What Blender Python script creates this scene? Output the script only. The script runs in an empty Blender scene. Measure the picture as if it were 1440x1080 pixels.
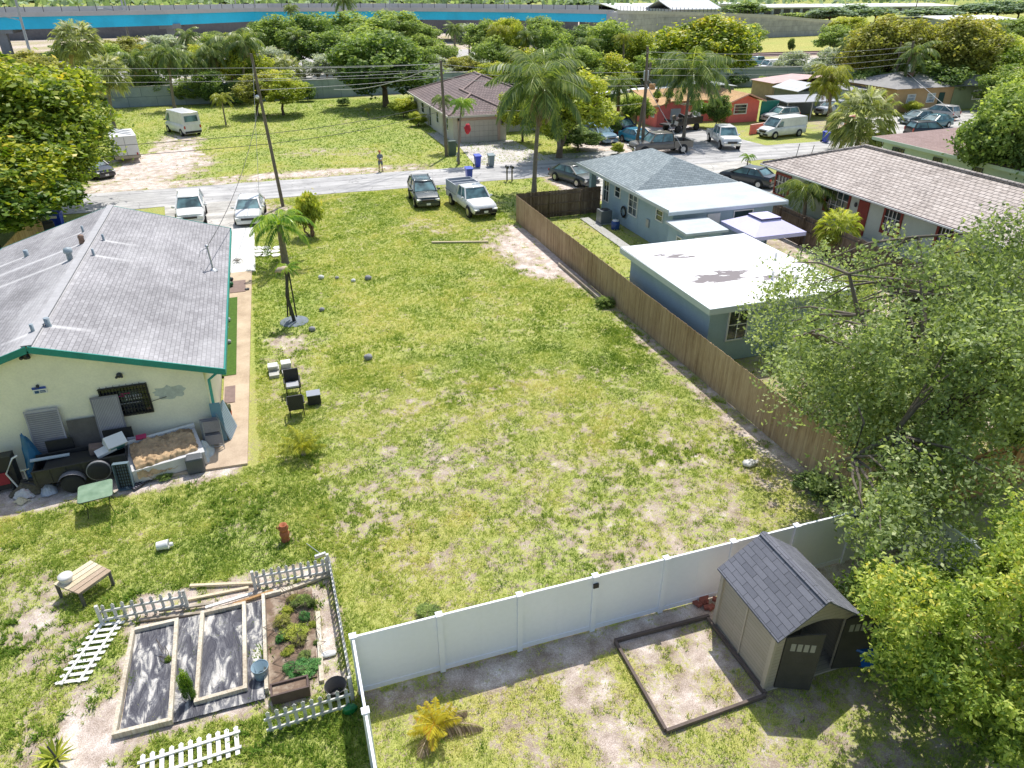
import bpy, math, random
import numpy as np
from mathutils import Vector, Matrix
PI = math.pi
R = math.radians
random.seed(11)
rng = np.random.default_rng(5)
scene = bpy.context.scene
COL = scene.collection

# ------------------------------------------------------------ camera model
CAM_H = 14.3; F_PX = 998.0; PITCH = R(29.2); YAW = R(18.4)
_s, _c, _cs, _sn = math.sin(PITCH), math.cos(PITCH), math.cos(YAW), math.sin(YAW)
def _ray(px, py):
    X = (px-720)/F_PX; Y = (540-py)/F_PX
    x, y, z = X, (_c+Y*_s), (-_s+Y*_c)
    return (x*_cs+y*_sn, -x*_sn+y*_cs, z)
def G(px, py, z=0.0):
    d = _ray(px, py); t = (z-CAM_H)/d[2]
    return Vector((d[0]*t, d[1]*t, z))
def onY(px, py, y):
    d = _ray(px, py); t = y/d[1]; return Vector((d[0]*t, y, CAM_H+d[2]*t))
def onX(px, py, x):
    d = _ray(px, py); t = x/d[0]; return Vector((x, d[1]*t, CAM_H+d[2]*t))
def P(x, y, z):
    a = x*_cs-y*_sn; b = x*_sn+y*_cs; z -= CAM_H
    Fd = b*_c-z*_s; U = b*_s+z*_c
    return 720+F_PX*a/Fd, 540-F_PX*U/Fd, Fd
def height_to(x, y, py):
    lo, hi = 0, 40
    for _ in range(40):
        m = (lo+hi)/2
        if P(x, y, m)[1] > py: lo = m
        else: hi = m
    return lo

# ------------------------------------------------------------ materials
def newmat(name):
    m = bpy.data.materials.new(name); m.use_nodes = True
    nt = m.node_tree; b = nt.nodes['Principled BSDF']
    return m, nt, b
def N(nt, t, **kw):
    n = nt.nodes.new(t)
    for k, v in kw.items():
        if k in n.inputs: n.inputs[k].default_value = v
        else: setattr(n, k, v)
    return n
def c4(c): return (c[0], c[1], c[2], 1)
def mixc(nt, fac, a, b, mode='MIX'):
    n = nt.nodes.new('ShaderNodeMix'); n.data_type = 'RGBA'; n.blend_type = mode
    for i, v in ((0, fac), (6, a), (7, b)):
        if isinstance(v, (int, float)): n.inputs[i].default_value = v
        elif isinstance(v, tuple): n.inputs[i].default_value = c4(v)
        else: nt.links.new(v, n.inputs[i])
    return n.outputs[2]
def mathn(nt, op, a, b=0.5, clamp=False):
    n = nt.nodes.new('ShaderNodeMath'); n.operation = op; n.use_clamp = clamp
    for i, v in ((0, a), (1, b)):
        if isinstance(v, (int, float)): n.inputs[i].default_value = v
        else: nt.links.new(v, n.inputs[i])
    return n.outputs[0]
def ramp(nt, x, stops):
    n = nt.nodes.new('ShaderNodeValToRGB'); e = n.color_ramp.elements
    while len(e) < len(stops): e.new(0.5)
    for i, (p, c) in enumerate(stops): e[i].position = p; e[i].color = c4(c)
    nt.links.new(x, n.inputs[0]); return n.outputs[0]
def noise(nt, vec, scale, detail=4, rough=0.6):
    n = nt.nodes.new('ShaderNodeTexNoise'); n.inputs['Scale'].default_value = scale
    n.inputs['Detail'].default_value = detail; n.inputs['Roughness'].default_value = rough
    nt.links.new(vec, n.inputs['Vector']); return n.outputs[0]
def attr(nt, name):
    n = nt.nodes.new('ShaderNodeAttribute'); n.attribute_name = name; return n.outputs['Fac']
def pos(nt): return nt.nodes.new('ShaderNodeNewGeometry').outputs['Position']
def uvn(nt): return nt.nodes.new('ShaderNodeTexCoord').outputs['UV']
def bump(nt, b, h, strength=0.3, dist=0.02):
    n = nt.nodes.new('ShaderNodeBump'); n.inputs['Strength'].default_value = strength
    n.inputs['Distance'].default_value = dist
    nt.links.new(h, n.inputs['Height']); nt.links.new(n.outputs[0], b.inputs['Normal'])
def mul(c, k): return tuple(min(1, x*k) for x in c)

MATS = {}
def M(name, c, rough=0.7, var=0.25, scale=1.5, c2=None, metal=0.0, bmp=0.15, spec=None, tint=False):
    """worn solid colour: two octaves of noise, optional second colour from face tint"""
    if name in MATS: return MATS[name]
    m, nt, b = newmat(name)
    p = pos(nt)
    n1 = noise(nt, p, scale, 5); n2 = noise(nt, p, scale*14, 3)
    f = mathn(nt, 'ADD', mathn(nt, 'MULTIPLY', n1, 0.6), mathn(nt, 'MULTIPLY', n2, 0.4))
    col = ramp(nt, f, [(0.32, mul(c, 1-var)), (0.68, mul(c, 1+var))])
    if c2 is not None:
        if tint: col = mixc(nt, attr(nt, 'tint'), col, c2)
        else:
            g = ramp(nt, noise(nt, p, scale*0.7, 6), [(0.5, (0, 0, 0)), (0.64, (1, 1, 1))])
            col = mixc(nt, g, col, c2)
    nt.links.new(col, b.inputs['Base Color'])
    b.inputs['Roughness'].default_value = rough; b.inputs['Metallic'].default_value = metal
    if spec is not None: b.inputs['Specular IOR Level'].default_value = spec
    if bmp: bump(nt, b, n2, bmp, 0.01)
    MATS[name] = m; return m
def paint(name, c, rough=0.25, metal=0.0):
    if name in MATS: return MATS[name]
    m, nt, b = newmat(name); p = pos(nt)
    n1 = noise(nt, p, 1.3, 6); n2 = noise(nt, p, 9, 4)
    col = ramp(nt, n1, [(0.3, mul(c, 0.82)), (0.7, mul(c, 1.08))])
    nt.links.new(col, b.inputs['Base Color'])
    r = ramp(nt, n2, [(0.3, (rough,)*3), (0.7, (rough+0.18,)*3)])
    nt.links.new(r, b.inputs['Roughness'])
    b.inputs['Metallic'].default_value = metal; b.inputs['Coat Weight'].default_value = 0.5
    b.inputs['Coat Roughness'].default_value = 0.12
    MATS[name] = m; return m
def glass(name='window_glass', c=(0.02, 0.035, 0.04)):
    if name in MATS: return MATS[name]
    m, nt, b = newmat(name); p = pos(nt)
    n = noise(nt, p, 1.1, 2)
    nt.links.new(ramp(nt, n, [(0.35, mul(c, 0.5)), (0.65, mul(c, 2.2))]), b.inputs['Base Color'])
    b.inputs['Roughness'].default_value = 0.06; b.inputs['Specular IOR Level'].default_value = 0.8
    MATS[name] = m; return m
def bricky(name, c1, c2, mortar, bw, bh, ms=0.012, rough=0.85, stain=None, streak=0.0, bmp=0.5, off=0.5, mott=0.35, sq=1.0):
    """courses laid in metre UVs: shingles, tiles, blocks, siding, planks"""
    m, nt, b = newmat(name); uv = uvn(nt)
    t = nt.nodes.new('ShaderNodeTexBrick'); nt.links.new(uv, t.inputs['Vector'])
    t.offset = off; t.inputs['Scale'].default_value = 1
    t.inputs['Color1'].default_value = c4(c1); t.inputs['Color2'].default_value = c4(c2)
    t.inputs['Mortar'].default_value = c4(mortar); t.inputs['Mortar Size'].default_value = ms
    t.inputs['Mortar Smooth'].default_value = 0.2; t.inputs['Bias'].default_value = 0
    t.inputs['Brick Width'].default_value = bw; t.inputs['Row Height'].default_value = bh
    p = pos(nt)
    n1 = noise(nt, p, 0.45, 6, 0.65); n2 = noise(nt, p, 16, 3)
    f = mathn(nt, 'ADD', mathn(nt, 'MULTIPLY', n1, 0.7), mathn(nt, 'MULTIPLY', n2, 0.3))
    v = ramp(nt, f, [(0.32, (1-mott,)*3), (0.66, (1+mott*0.6,)*3)])
    col = mixc(nt, 1.0, t.outputs['Color'], v, 'MULTIPLY')
    if stain is not None:
        s = mathn(nt, 'MULTIPLY', attr(nt, 'stain'), mathn(nt, 'ADD', n1, 0.5), True)
        col = mixc(nt, s, col, stain)
    nt.links.new(col, b.inputs['Base Color']); b.inputs['Roughness'].default_value = rough
    b.inputs['Specular IOR Level'].default_value = 0.25
    h = mathn(nt, 'ADD', mathn(nt, 'MULTIPLY', t.outputs['Fac'], -1.0), mathn(nt, 'MULTIPLY', n2, 0.4))
    bump(nt, b, h, bmp, 0.02)
    MATS[name] = m; return m
def wavy_tile(name, c1, c2, c3, rib=0.3, row=0.38):
    """barrel / flat roof tile: ribs running up the slope, stepped courses"""
    m, nt, b = newmat(name); uv = uvn(nt); p = pos(nt)
    t = nt.nodes.new('ShaderNodeTexBrick'); nt.links.new(uv, t.inputs['Vector'])
    t.offset = 0.5; t.inputs['Scale'].default_value = 1; t.inputs['Mortar Size'].default_value = 0.018
    t.inputs['Brick Width'].default_value = rib; t.inputs['Row Height'].default_value = row
    t.inputs['Color1'].default_value = c4(c1); t.inputs['Color2'].default_value = c4(c2)
    t.inputs['Mortar'].default_value = c4(mul(c1, 0.25)); t.inputs['Mortar Smooth'].default_value = 0.3
    sx = nt.nodes.new('ShaderNodeSeparateXYZ'); nt.links.new(uv, sx.inputs[0])
    rowp = mathn(nt, 'FRACT', mathn(nt, 'DIVIDE', sx.outputs[1], row))
    n1 = noise(nt, p, 0.5, 6, 0.7); n2 = noise(nt, p, 7, 4)
    g = ramp(nt, mathn(nt, 'ADD', mathn(nt, 'MULTIPLY', n1, 0.5), mathn(nt, 'MULTIPLY', n2, 0.5)), [(0.5, (0, 0, 0)), (0.66, (1, 1, 1))])
    col = mixc(nt, g, t.outputs['Color'], c3)
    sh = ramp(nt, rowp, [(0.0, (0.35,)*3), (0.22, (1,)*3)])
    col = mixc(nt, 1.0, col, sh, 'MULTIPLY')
    col = mixc(nt, t.outputs['Fac'], col, mul(c1, 0.3))
    nt.links.new(col, b.inputs['Base Color']); b.inputs['Roughness'].default_value = 0.85
    h = mathn(nt, 'ADD', mathn(nt, 'MULTIPLY', rowp, -0.8), mathn(nt, 'MULTIPLY', t.outputs['Fac'], -1.0))
    bump(nt, b, h, 0.9, 0.05)
    MATS[name] = m; return m
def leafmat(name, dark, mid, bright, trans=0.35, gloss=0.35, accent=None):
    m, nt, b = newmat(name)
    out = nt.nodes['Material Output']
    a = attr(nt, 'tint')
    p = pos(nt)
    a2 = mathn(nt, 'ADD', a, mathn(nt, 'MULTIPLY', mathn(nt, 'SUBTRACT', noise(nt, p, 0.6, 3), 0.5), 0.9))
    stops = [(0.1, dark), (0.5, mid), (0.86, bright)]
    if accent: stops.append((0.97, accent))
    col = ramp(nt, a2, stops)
    nt.links.new(col, b.inputs['Base Color']); b.inputs['Roughness'].default_value = 1-gloss-0.15
    b.inputs['Specular IOR Level'].default_value = gloss
    tr = nt.nodes.new('ShaderNodeBsdfTranslucent')
    bc = mixc(nt, 1.0, col, (1.25, 1.3, 0.6), 'MULTIPLY'); nt.links.new(bc, tr.inputs[0])
    ms = nt.nodes.new('ShaderNodeMixShader'); ms.inputs[0].default_value = trans
    nt.links.new(b.outputs[0], ms.inputs[1]); nt.links.new(tr.outputs[0], ms.inputs[2])
    nt.links.new(ms.outputs[0], out.inputs[0])
    MATS[name] = m; return m

# ------------------------------------------------------------ mesh builder
class MB:
    def __init__(s): s.v = []; s.f = []; s.m = []; s.sm = []; s.c = []; s.cur = 0; s.t = 0.5
    def add(s, vs, fs, smooth=False):
        b = len(s.v); s.v.extend([tuple(v) for v in vs])
        for f in fs: s.f.append([b+i for i in f]); s.m.append(s.cur); s.sm.append(smooth); s.c.append(s.t)
        return s
    def box(s, x0, x1, y0, y1, z0, z1, mat=None):
        vs = [Vector((x, y, z)) for z in (z0, z1) for y in (y0, y1) for x in (x0, x1)]
        if mat is not None: vs = [mat @ v for v in vs]
        return s.add(vs, [(0, 2, 3, 1), (4, 5, 7, 6), (0, 1, 5, 4), (2, 6, 7, 3), (0, 4, 6, 2), (1, 3, 7, 5)])
    def obox(s, c, size, rot=(0, 0, 0)):
        from mathutils import Euler
        mt = Matrix.Translation(c) @ Euler(rot).to_matrix().to_4x4()
        a, b, d = size[0]/2, size[1]/2, size[2]/2
        return s.box(-a, a, -b, b, -d, d, mt)
    def bar(s, p0, p1, w, h, up=(0, 0, 1)):
        p0, p1 = Vector(p0), Vector(p1); d = (p1-p0).normalized(); u = Vector(up)
        if abs(d.dot(u)) > 0.98: u = Vector((0, 1, 0))
        r = d.cross(u).normalized()*w/2; t = r.cross(d).normalized()*h/2
        vs = [p+a*r+b*t for p in (p0, p1) for a, b in ((-1, -1), (1, -1), (1, 1), (-1, 1))]
        return s.add(vs, [(3, 2, 1, 0), (4, 5, 6, 7), (0, 1, 5, 4), (1, 2, 6, 5), (2, 3, 7, 6), (3, 0, 4, 7)])
    def tube(s, pts, rs, n=8, smooth=True, cap=True):
        pts = [Vector(p) for p in pts]
        if isinstance(rs, (int, float)): rs = [rs]*len(pts)
        vs = []; 
        for i, p in enumerate(pts):
            d = (pts[min(i+1, len(pts)-1)]-pts[max(i-1, 0)]).normalized()
            u = Vector((0, 0, 1)) if abs(d.z) < 0.9 else Vector((0, 1, 0))
            a = d.cross(u).normalized(); b = a.cross(d)
            for k in range(n):
                t = 2*PI*k/n; vs.append(p+(a*math.cos(t)+b*math.sin(t))*rs[i])
        fs = [(i*n+k, i*n+(k+1) % n, (i+1)*n+(k+1) % n, (i+1)*n+k) for i in range(len(pts)-1) for k in range(n)]
        s.add(vs, fs, smooth)
        if cap:
            s.add(vs[:n][::-1], [tuple(range(n))]); s.add(vs[-n:], [tuple(range(n))])
        return s
    def lathe(s, prof, c=(0, 0, 0), n=16, axis='z', smooth=True):
        vs = []
        for r, h in prof:
            for k in range(n):
                t = 2*PI*k/n; x, y = r*math.cos(t), r*math.sin(t)
                v = (x, y, h) if axis == 'z' else ((x, h, y) if axis == 'y' else (h, x, y))
                vs.append((c[0]+v[0], c[1]+v[1], c[2]+v[2]))
        m = len(prof)
        fs = [(i*n+k, i*n+(k+1) % n, (i+1)*n+(k+1) % n, (i+1)*n+k) for i in range(m-1) for k in range(n)]
        s.add(vs, fs, smooth)
        s.add(vs[:n][::-1], [tuple(range(n))]); s.add(vs[-n:], [tuple(range(n))])
        return s
    def poly(s, pts): return s.add(pts, [tuple(range(len(pts)))])
    def slab(s, pts, th):
        """polygon given by its top points, extruded straight down"""
        n = len(pts); top = [Vector(p) for p in pts]; bot = [p-Vector((0, 0, th)) for p in top]
        return s.add(top+bot, [tuple(range(n)), tuple(range(2*n-1, n-1, -1))]+[(i, n+i, n+(i+1) % n, (i+1) % n) for i in range(n)])
    def blob(s, c, r, n=10, m=6, jit=0.15, seed=0):
        rd = random.Random(seed); vs = []; rx, ry, rz = r if isinstance(r, tuple) else (r, r, r)
        for i in range(m+1):
            ph = PI*i/m
            for k in range(n):
                t = 2*PI*k/n; j = 1+rd.uniform(-jit, jit)
                vs.append((c[0]+rx*j*math.sin(ph)*math.cos(t), c[1]+ry*j*math.sin(ph)*math.sin(t), c[2]+rz*j*math.cos(ph)))
        fs = [(i*n+k, (i+1)*n+k, (i+1)*n+(k+1) % n, i*n+(k+1) % n) for i in range(m) for k in range(n)]
        return s.add(vs, fs, True)
    def build(s, name, mats, parent=None, local=False):
        if not isinstance(mats, (list, tuple)): mats = [mats]
        vs = [Vector(v) for v in s.v]
        if parent is not None and not local:
            root = parent
            while root.parent: root = root.parent
            mt = (Matrix.Translation(root.location) @ Matrix.Rotation(root.rotation_euler.z, 4, 'Z')).inverted()
            vs = [mt @ v for v in vs]
        me = bpy.data.meshes.new(name); me.from_pydata(vs, [], s.f)
        for m in mats: me.materials.append(m)
        me.polygons.foreach_set('material_index', s.m); me.polygons.foreach_set('use_smooth', s.sm)
        a = me.attributes.new('tint', 'FLOAT', 'FACE'); a.data.foreach_set('value', s.c)
        uv = me.uv_layers.new(name='UVMap'); me.update()
        for pl in me.polygons:
            n = pl.normal
            if abs(n.z) > 0.995: u, w = Vector((1, 0, 0)), Vector((0, 1, 0))
            else: u = Vector((0, 0, 1)).cross(n).normalized(); w = n.cross(u)
            for li in pl.loop_indices:
                p = vs[me.loops[li].vertex_index]; uv.data[li].uv = (p.dot(u), p.dot(w))
        o = bpy.data.objects.new(name, me); COL.objects.link(o)
        if parent is not None: o.parent = parent
        return o

def T(name, label, cat, loc=(0, 0, 0), rz=0.0, group=None):
    o = bpy.data.objects.new(name, None); COL.objects.link(o); o.empty_display_size = 0.3
    o.location = loc; o.rotation_euler = (0, 0, rz); o['label'] = label; o['category'] = cat
    if group: o['group'] = group
    bpy.context.view_layer.update() if False else None
    return o
def tag(o, label, cat, group=None, kind=None):
    o['label'] = label; o['category'] = cat
    if group: o['group'] = group
    if kind: o['kind'] = kind
    return o
def struct(o): o['kind'] = 'structure'; return o
def recenter(o):
    """move a single-mesh thing's origin to its own base"""
    me = o.data; n = len(me.vertices); a = np.empty(n*3); me.vertices.foreach_get('co', a); a = a.reshape(-1, 3)
    c = np.array([(a[:, 0].min()+a[:, 0].max())/2, (a[:, 1].min()+a[:, 1].max())/2, a[:, 2].min()])
    me.vertices.foreach_set('co', (a-c).ravel()); o.location = Vector(c); me.update(); return o
def copy_tree(o, parent=None):
    c = o.copy(); COL.objects.link(c); c.parent = parent
    for ch in list(o.children): copy_tree(ch, c)
    return c
def fastmesh(name, V, F4, mats, tint=None, smooth=False, uv=None, extra=None):
    """numpy quads/tris -> mesh"""
    me = bpy.data.meshes.new(name); k = F4.shape[1]
    me.vertices.add(len(V)); me.vertices.foreach_set('co', V.astype(np.float32).ravel())
    me.loops.add(F4.size); me.loops.foreach_set('vertex_index', F4.astype(np.int32).ravel())
    me.polygons.add(len(F4)); me.polygons.foreach_set('loop_start', np.arange(0, F4.size, k, dtype=np.int32))
    me.polygons.foreach_set('loop_total', np.full(len(F4), k, dtype=np.int32))
    if smooth: me.polygons.foreach_set('use_smooth', np.ones(len(F4), dtype=bool))
    if tint is not None:
        a = me.attributes.new('tint', 'FLOAT', 'FACE'); a.data.foreach_set('value', tint.astype(np.float32))
    if extra:
        for nm, arr in extra.items():
            a = me.attributes.new(nm, 'FLOAT', 'POINT'); a.data.foreach_set('value', arr.astype(np.float32))
    if uv is not None:
        l = me.uv_layers.new(name='UVMap'); l.data.foreach_set('uv', uv[F4.ravel()].astype(np.float32).ravel())
    for m in (mats if isinstance(mats, (list, tuple)) else [mats]): me.materials.append(m)
    me.update(calc_edges=True); me.validate(); return me
def objof(name, me, parent=None):
    o = bpy.data.objects.new(name, me); COL.objects.link(o)
    if parent is not None: o.parent = parent
    return o

# numpy value noise
def _h(i, j, s):
    a = np.sin(i*127.1+j*311.7+s*74.7)*43758.5453; return a-np.floor(a)
def vnoise(x, y, s=0):
    i, j = np.floor(x), np.floor(y); u, v = x-i, y-j; u = u*u*(3-2*u); v = v*v*(3-2*v)
    return (_h(i, j, s)*(1-u)+_h(i+1, j, s)*u)*(1-v)+(_h(i, j+1, s)*(1-u)+_h(i+1, j+1, s)*u)*v
def fbm(x, y, sc, s=0, o=4):
    t = 0; a = 0.5; n = 0
    for k in range(o): t = t+a*vnoise(x*sc+k*17.3, y*sc+k*9.1, s+k); n += a; a *= 0.55; sc = sc*2.1
    return t/n
def sstep(a, b, x): t = np.clip((x-a)/(b-a), 0, 1); return t*t*(3-2*t)

# ------------------------------------------------------------ light, world, camera
SUN_AZ, SUN_EL = R(31), R(61.5)
w = bpy.data.worlds.new('World'); scene.world = w; w.use_nodes = True
bg = w.node_tree.nodes['Background']; sky = w.node_tree.nodes.new('ShaderNodeTexSky')
sky.sky_type = 'NISHITA'; sky.sun_disc = False; sky.sun_elevation = SUN_EL; sky.sun_rotation = SUN_AZ; sky.air_density = 1.3; sky.dust_density = 2.0; sky.ozone_density = 1.0
w.node_tree.links.new(sky.outputs[0], bg.inputs[0]); bg.inputs[1].default_value = 0.15
sl = bpy.data.lights.new('sun', 'SUN'); sl.energy = 5.0; sl.angle = R(0.55); sl.color = (1.0, 0.965, 0.91)
so = bpy.data.objects.new('sun', sl); COL.objects.link(so); so.location = (30, 20, 60)
sd = Vector((math.sin(SUN_AZ)*math.cos(SUN_EL), math.cos(SUN_AZ)*math.cos(SUN_EL), math.sin(SUN_EL)))
so.rotation_euler = sd.to_track_quat('Z', 'Y').to_euler()
cam = bpy.data.cameras.new('camera'); co = bpy.data.objects.new('camera', cam); COL.objects.link(co)
co.location = (0, 0, CAM_H); co.rotation_euler = (PI/2-PITCH, 0, -YAW)
cam.sensor_width = 36; cam.lens = F_PX/1440*36; cam.clip_end = 6000; cam.clip_start = 0.2
scene.camera = co
scene.view_settings.view_transform = 'Standard'; scene.view_settings.look = 'None'; scene.view_settings.exposure = 0

# ------------------------------------------------------------ shared materials
m_black = M('black_plastic', (0.018, 0.018, 0.02), 0.5, 0.3)
m_dark = M('dark_metal', (0.05, 0.05, 0.055), 0.45, 0.3, metal=0.3)
m_tyre = M('tyre_rubber', (0.025, 0.025, 0.025), 0.85, 0.3)
m_rim = M('rim_metal', (0.45, 0.46, 0.48), 0.3, 0.2, metal=0.8)
m_chrome = M('chrome', (0.6, 0.6, 0.62), 0.2, 0.1, metal=0.9)
m_white = M('white_paint', (0.74, 0.74, 0.72), 0.5, 0.08)
m_lens = paint('lamp_lens', (0.75, 0.76, 0.74), 0.15)
m_red = paint('red_lens', (0.45, 0.02, 0.02), 0.2)
m_glass = glass()
m_carglass = glass('car_glass', (0.07, 0.13, 0.14))
m_conc = M('concrete', (0.42, 0.41, 0.38), 0.9, 0.2, 0.8)
m_trunk = M('bark', (0.16, 0.12, 0.085), 0.95, 0.4, 4, bmp=0.6)
m_palmbark = M('palm_bark', (0.24, 0.2, 0.16), 0.95, 0.35, 5, bmp=0.6)
m_pole = M('weathered_pole_wood', (0.17, 0.14, 0.11), 0.9, 0.3, 3)
m_steel = M('galvanised_steel', (0.42, 0.44, 0.46), 0.45, 0.15, metal=0.5)
m_wood_grey = M('weathered_wood', (0.30, 0.25, 0.19), 0.9, 0.3, 3, c2=(0.42, 0.37, 0.3))
m_teal = M('teal_trim', (0.01, 0.24, 0.2), 0.5, 0.2)
m_blue_bin = paint('blue_bin_plastic', (0.01, 0.05, 0.5), 0.45)
m_grey_bin = paint('grey_bin_plastic', (0.2, 0.26, 0.27), 0.5)
# ============================================================ GROUND
def blob_f(x, y, cx, cy, rx, ry, rot=0.0, soft=0.5):
    c, s = math.cos(rot), math.sin(rot); dx, dy = x-cx, y-cy
    u, v = (dx*c+dy*s)/rx, (-dx*s+dy*c)/ry
    d = np.sqrt(u*u+v*v)+(fbm(x, y, 0.9, 40)-0.5)*0.7
    return 1-sstep(1-soft, 1+soft, d)
def inbox(x, y, x0, x1, y0, y1, soft=0.3):
    wob = (fbm(x, y, 1.3, 60)-0.5)*soft*2
    return sstep(x0-soft, x0+soft, x+wob)*(1-sstep(x1-soft, x1+soft, x+wob))*sstep(y0-soft, y0+soft, y+wob)*(1-sstep(y1-soft, y1+soft, y+wob))
def fields(x, y):
    """grass cover 0..1 and dryness 0..1 over the plot (lot frame: x along the street, y away from it)"""
    big = fbm(x, y, 0.22, 1); mid = fbm(x, y, 0.8, 7); fine = fbm(x, y, 2.6, 13, 3)
    D = 0.82+(big-0.5)*0.35+(mid-0.5)*0.45+(fine-0.5)*0.9
    # lot: thin turf over sand towards the near right
    near = inbox(x, y, 1.0, 15.6, 11.4, 25, 1.5)
    D = D-near*(0.21+0.2*(mid-0.45))
    D = D-blob_f(x, y, 10, 15.5, 5.5, 3.5)*0.10-blob_f(x, y, 5.0, 19.5, 1.6, 1.2)*0.18-blob_f(x, y, 1.3, 19, 1.6, 3.2)*0.18
    D = D-inbox(x, y, 14.8, 15.8, 12, 46, 0.3)*0.42
    D = D-blob_f(x, y, 14.6, 39.5, 2.3, 5.5, 0.15)*0.7-blob_f(x, y, 9.4, 47.3, 1.9, 1.9)*0.40-blob_f(x, y, 13.5, 36, 1.0, 1.4)*0.3
    D = D-inbox(x, y, -1.6, 0.8, 24, 33, 0.8)*0.18-blob_f(x, y, -0.6, 31.3, 1.1, 0.9)*0.35
    # right yard (near camera)
    ry = inbox(x, y, 0.2, 16, -10, 11.4, 0.2)
    D = D-ry*(0.24+0.3*(mid-0.45))-blob_f(x, y, 5.2, 9.0, 0.6, 2.6)*0.25-inbox(x, y, 0, 15.6, 10.7, 11.5, 0.2)*0.45
    D = np.where((x > 6.35) & (x < 8.95) & (y > 8.35) & (y < 10.85), 0.24+(mid-0.5)*0.5+(fine-0.5)*0.9, D)
    # left yard
    ly = inbox(x, y, -14, -0.2, 8, 21.5, 2.0)
    D = D-ly*0.08*(mid-0.2)-blob_f(x, y, -6.6, 13.6, 1.0, 3.5, 0.3)*0.3-blob_f(x, y, -5.6, 11.5, 0.6, 1.6, 0.3)*0.6-blob_f(x, y, -8.2, 17, 1.6, 1.2)*0.3
    D = D-inbox(x, y, -5.4, -0.15, 11.7, 16.3, 0.25)*0.65
    D = D-inbox(x, y, -11, -2.5, 21.2, 24.5, 0.3)*0.8
    # street verges and the sandy pull-in across the road
    D = D-inbox(x, y, -40, 14, 64.0, 67.0, 0.7)*(0.55+(mid-0.5))-blob_f(x, y, -10, 73, 4.5, 8, -0.2, 0.4)*0.85-blob_f(x, y, -9, 85, 2.6, 6, 0.1, 0.4)*0.6
    D = D-inbox(x, y, -7.5, -1.4, 50.8, 59, 0.25)*0.95-blob_f(x, y, -0.5, 54.6, 1.8, 2.5)*0.5
    D = D-blob_f(x, y, 6, 75, 5, 2.5)*0.25-blob_f(x, y, 14.3, 55.5, 1.3, 3.5)*0.5-blob_f(x, y, 2.5, 66.5, 4.5, 1.3)*0.3
    D = D-inbox(x, y, 30, 40, 63, 72, 0.8)*0.9-inbox(x, y, 22, 33.5, 49.5, 58.3, 0.5)*0.8
    D = D-inbox(x, y, 40.5, 48, 64, 78, 0.6)*1.0
    D = D-inbox(x, y, 23, 36, 20, 45, 0.5)*0.6-inbox(x, y, 16, 35, 12, 24, 0.8)*0.4
    D = D-inbox(x, y, 60, 95, 64, 76, 1.0)*0.5
    D = D-inbox(x, y, -200, 240, 116.5, 400, 1.0)*0.6
    dry = 0.36+(fbm(x, y, 0.3, 21)-0.5)*1.3+(fbm(x, y, 1.7, 25, 3)-0.5)*0.7
    dry = dry+near*0.10+ry*0.22-ly*0.12+inbox(x, y, 1, 15, 26, 58, 2)*0.08
    dry = dry-inbox(x, y, 4, 35, 76, 115, 4)*0.25+inbox(x, y, 100, 300, 160, 235, 3)*0.5
    D = D+inbox(x, y, 100, 300, 165, 225, 2)*1.2
    return np.clip(D, 0, 1), np.clip(dry, 0, 1)

def axis(lo, hi, a, b, step, g=1.35):
    c = list(np.arange(a, b, step)); s = step; x = a
    L = []
    while x > lo: s *= g; x -= s; L.append(x)
    s = step; x = c[-1]; Rr = []
    while x < hi: s *= g; x += s; Rr.append(x)
    return np.array(L[::-1]+c+Rr)
gx = np.concatenate([axis(-2500, -16.01, -16, -15.8, .2, 1.25)[:-1], np.arange(-16, 36, 0.14)]); gx = gx[gx < 36]
gx = np.unique(np.concatenate([gx, np.arange(36, 60, 0.5), 60*1.06**np.arange(0, 66)]))
gx = gx[(gx > -2600) & (gx < 2800)]
gy = np.unique(np.concatenate([-1-2*1.4**np.arange(0, 12), np.arange(0, 36, 0.14), np.arange(36, 90, 0.25), 90*1.03**np.arange(0, 125)]))
XX, YY = np.meshgrid(gx, gy); nx, ny = len(gx), len(gy)
Dg, Dry = fields(XX.ravel(), YY.ravel())
ZZ = (fbm(XX, YY, 0.5, 3)-0.5)*0.08*((YY < 50) & (YY > -5))
V = np.stack([XX.ravel(), YY.ravel(), np.minimum(ZZ.ravel(), 0)-0.01], 1)
idx = np.arange(nx*ny).reshape(ny, nx)
Fq = np.stack([idx[:-1, :-1].ravel(), idx[:-1, 1:].ravel(), idx[1:, 1:].ravel(), idx[1:, :-1].ravel()], 1)
mg, nt, b = newmat('turf_and_sand')
p = pos(nt); D = attr(nt, 'cover'); dr = attr(nt, 'dry')
nA = noise(nt, p, 1.7, 5, 0.7); nB = noise(nt, p, 9, 4, 0.7); nC = noise(nt, p, 45, 3, 0.7)
hf = mathn(nt, 'ADD', mathn(nt, 'MULTIPLY', nB, 0.55), mathn(nt, 'ADD', mathn(nt, 'MULTIPLY', nC, 0.35), mathn(nt, 'MULTIPLY', nA, 0.35)))
cov = mathn(nt, 'ADD', D, mathn(nt, 'MULTIPLY', mathn(nt, 'SUBTRACT', hf, 0.62), 3.8))
mask = ramp(nt, cov, [(0.36, (0, 0, 0)), (0.60, (1, 1, 1))])
sand = ramp(nt, mathn(nt, 'ADD', mathn(nt, 'MULTIPLY', nA, 0.5), mathn(nt, 'MULTIPLY', nC, 0.5)), [(0.38, (0.28, 0.22, 0.175)), (0.50, (0.48, 0.40, 0.34)), (0.575, (0.62, 0.56, 0.50)), (0.64, (0.84, 0.81, 0.78))])
bare = ramp(nt, D, [(0.0, (1.25, 1.25, 1.28)), (0.35, (0.85, 0.82, 0.76))])
sand = mixc(nt, 1.0, sand, bare, 'MULTIPLY')
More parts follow.
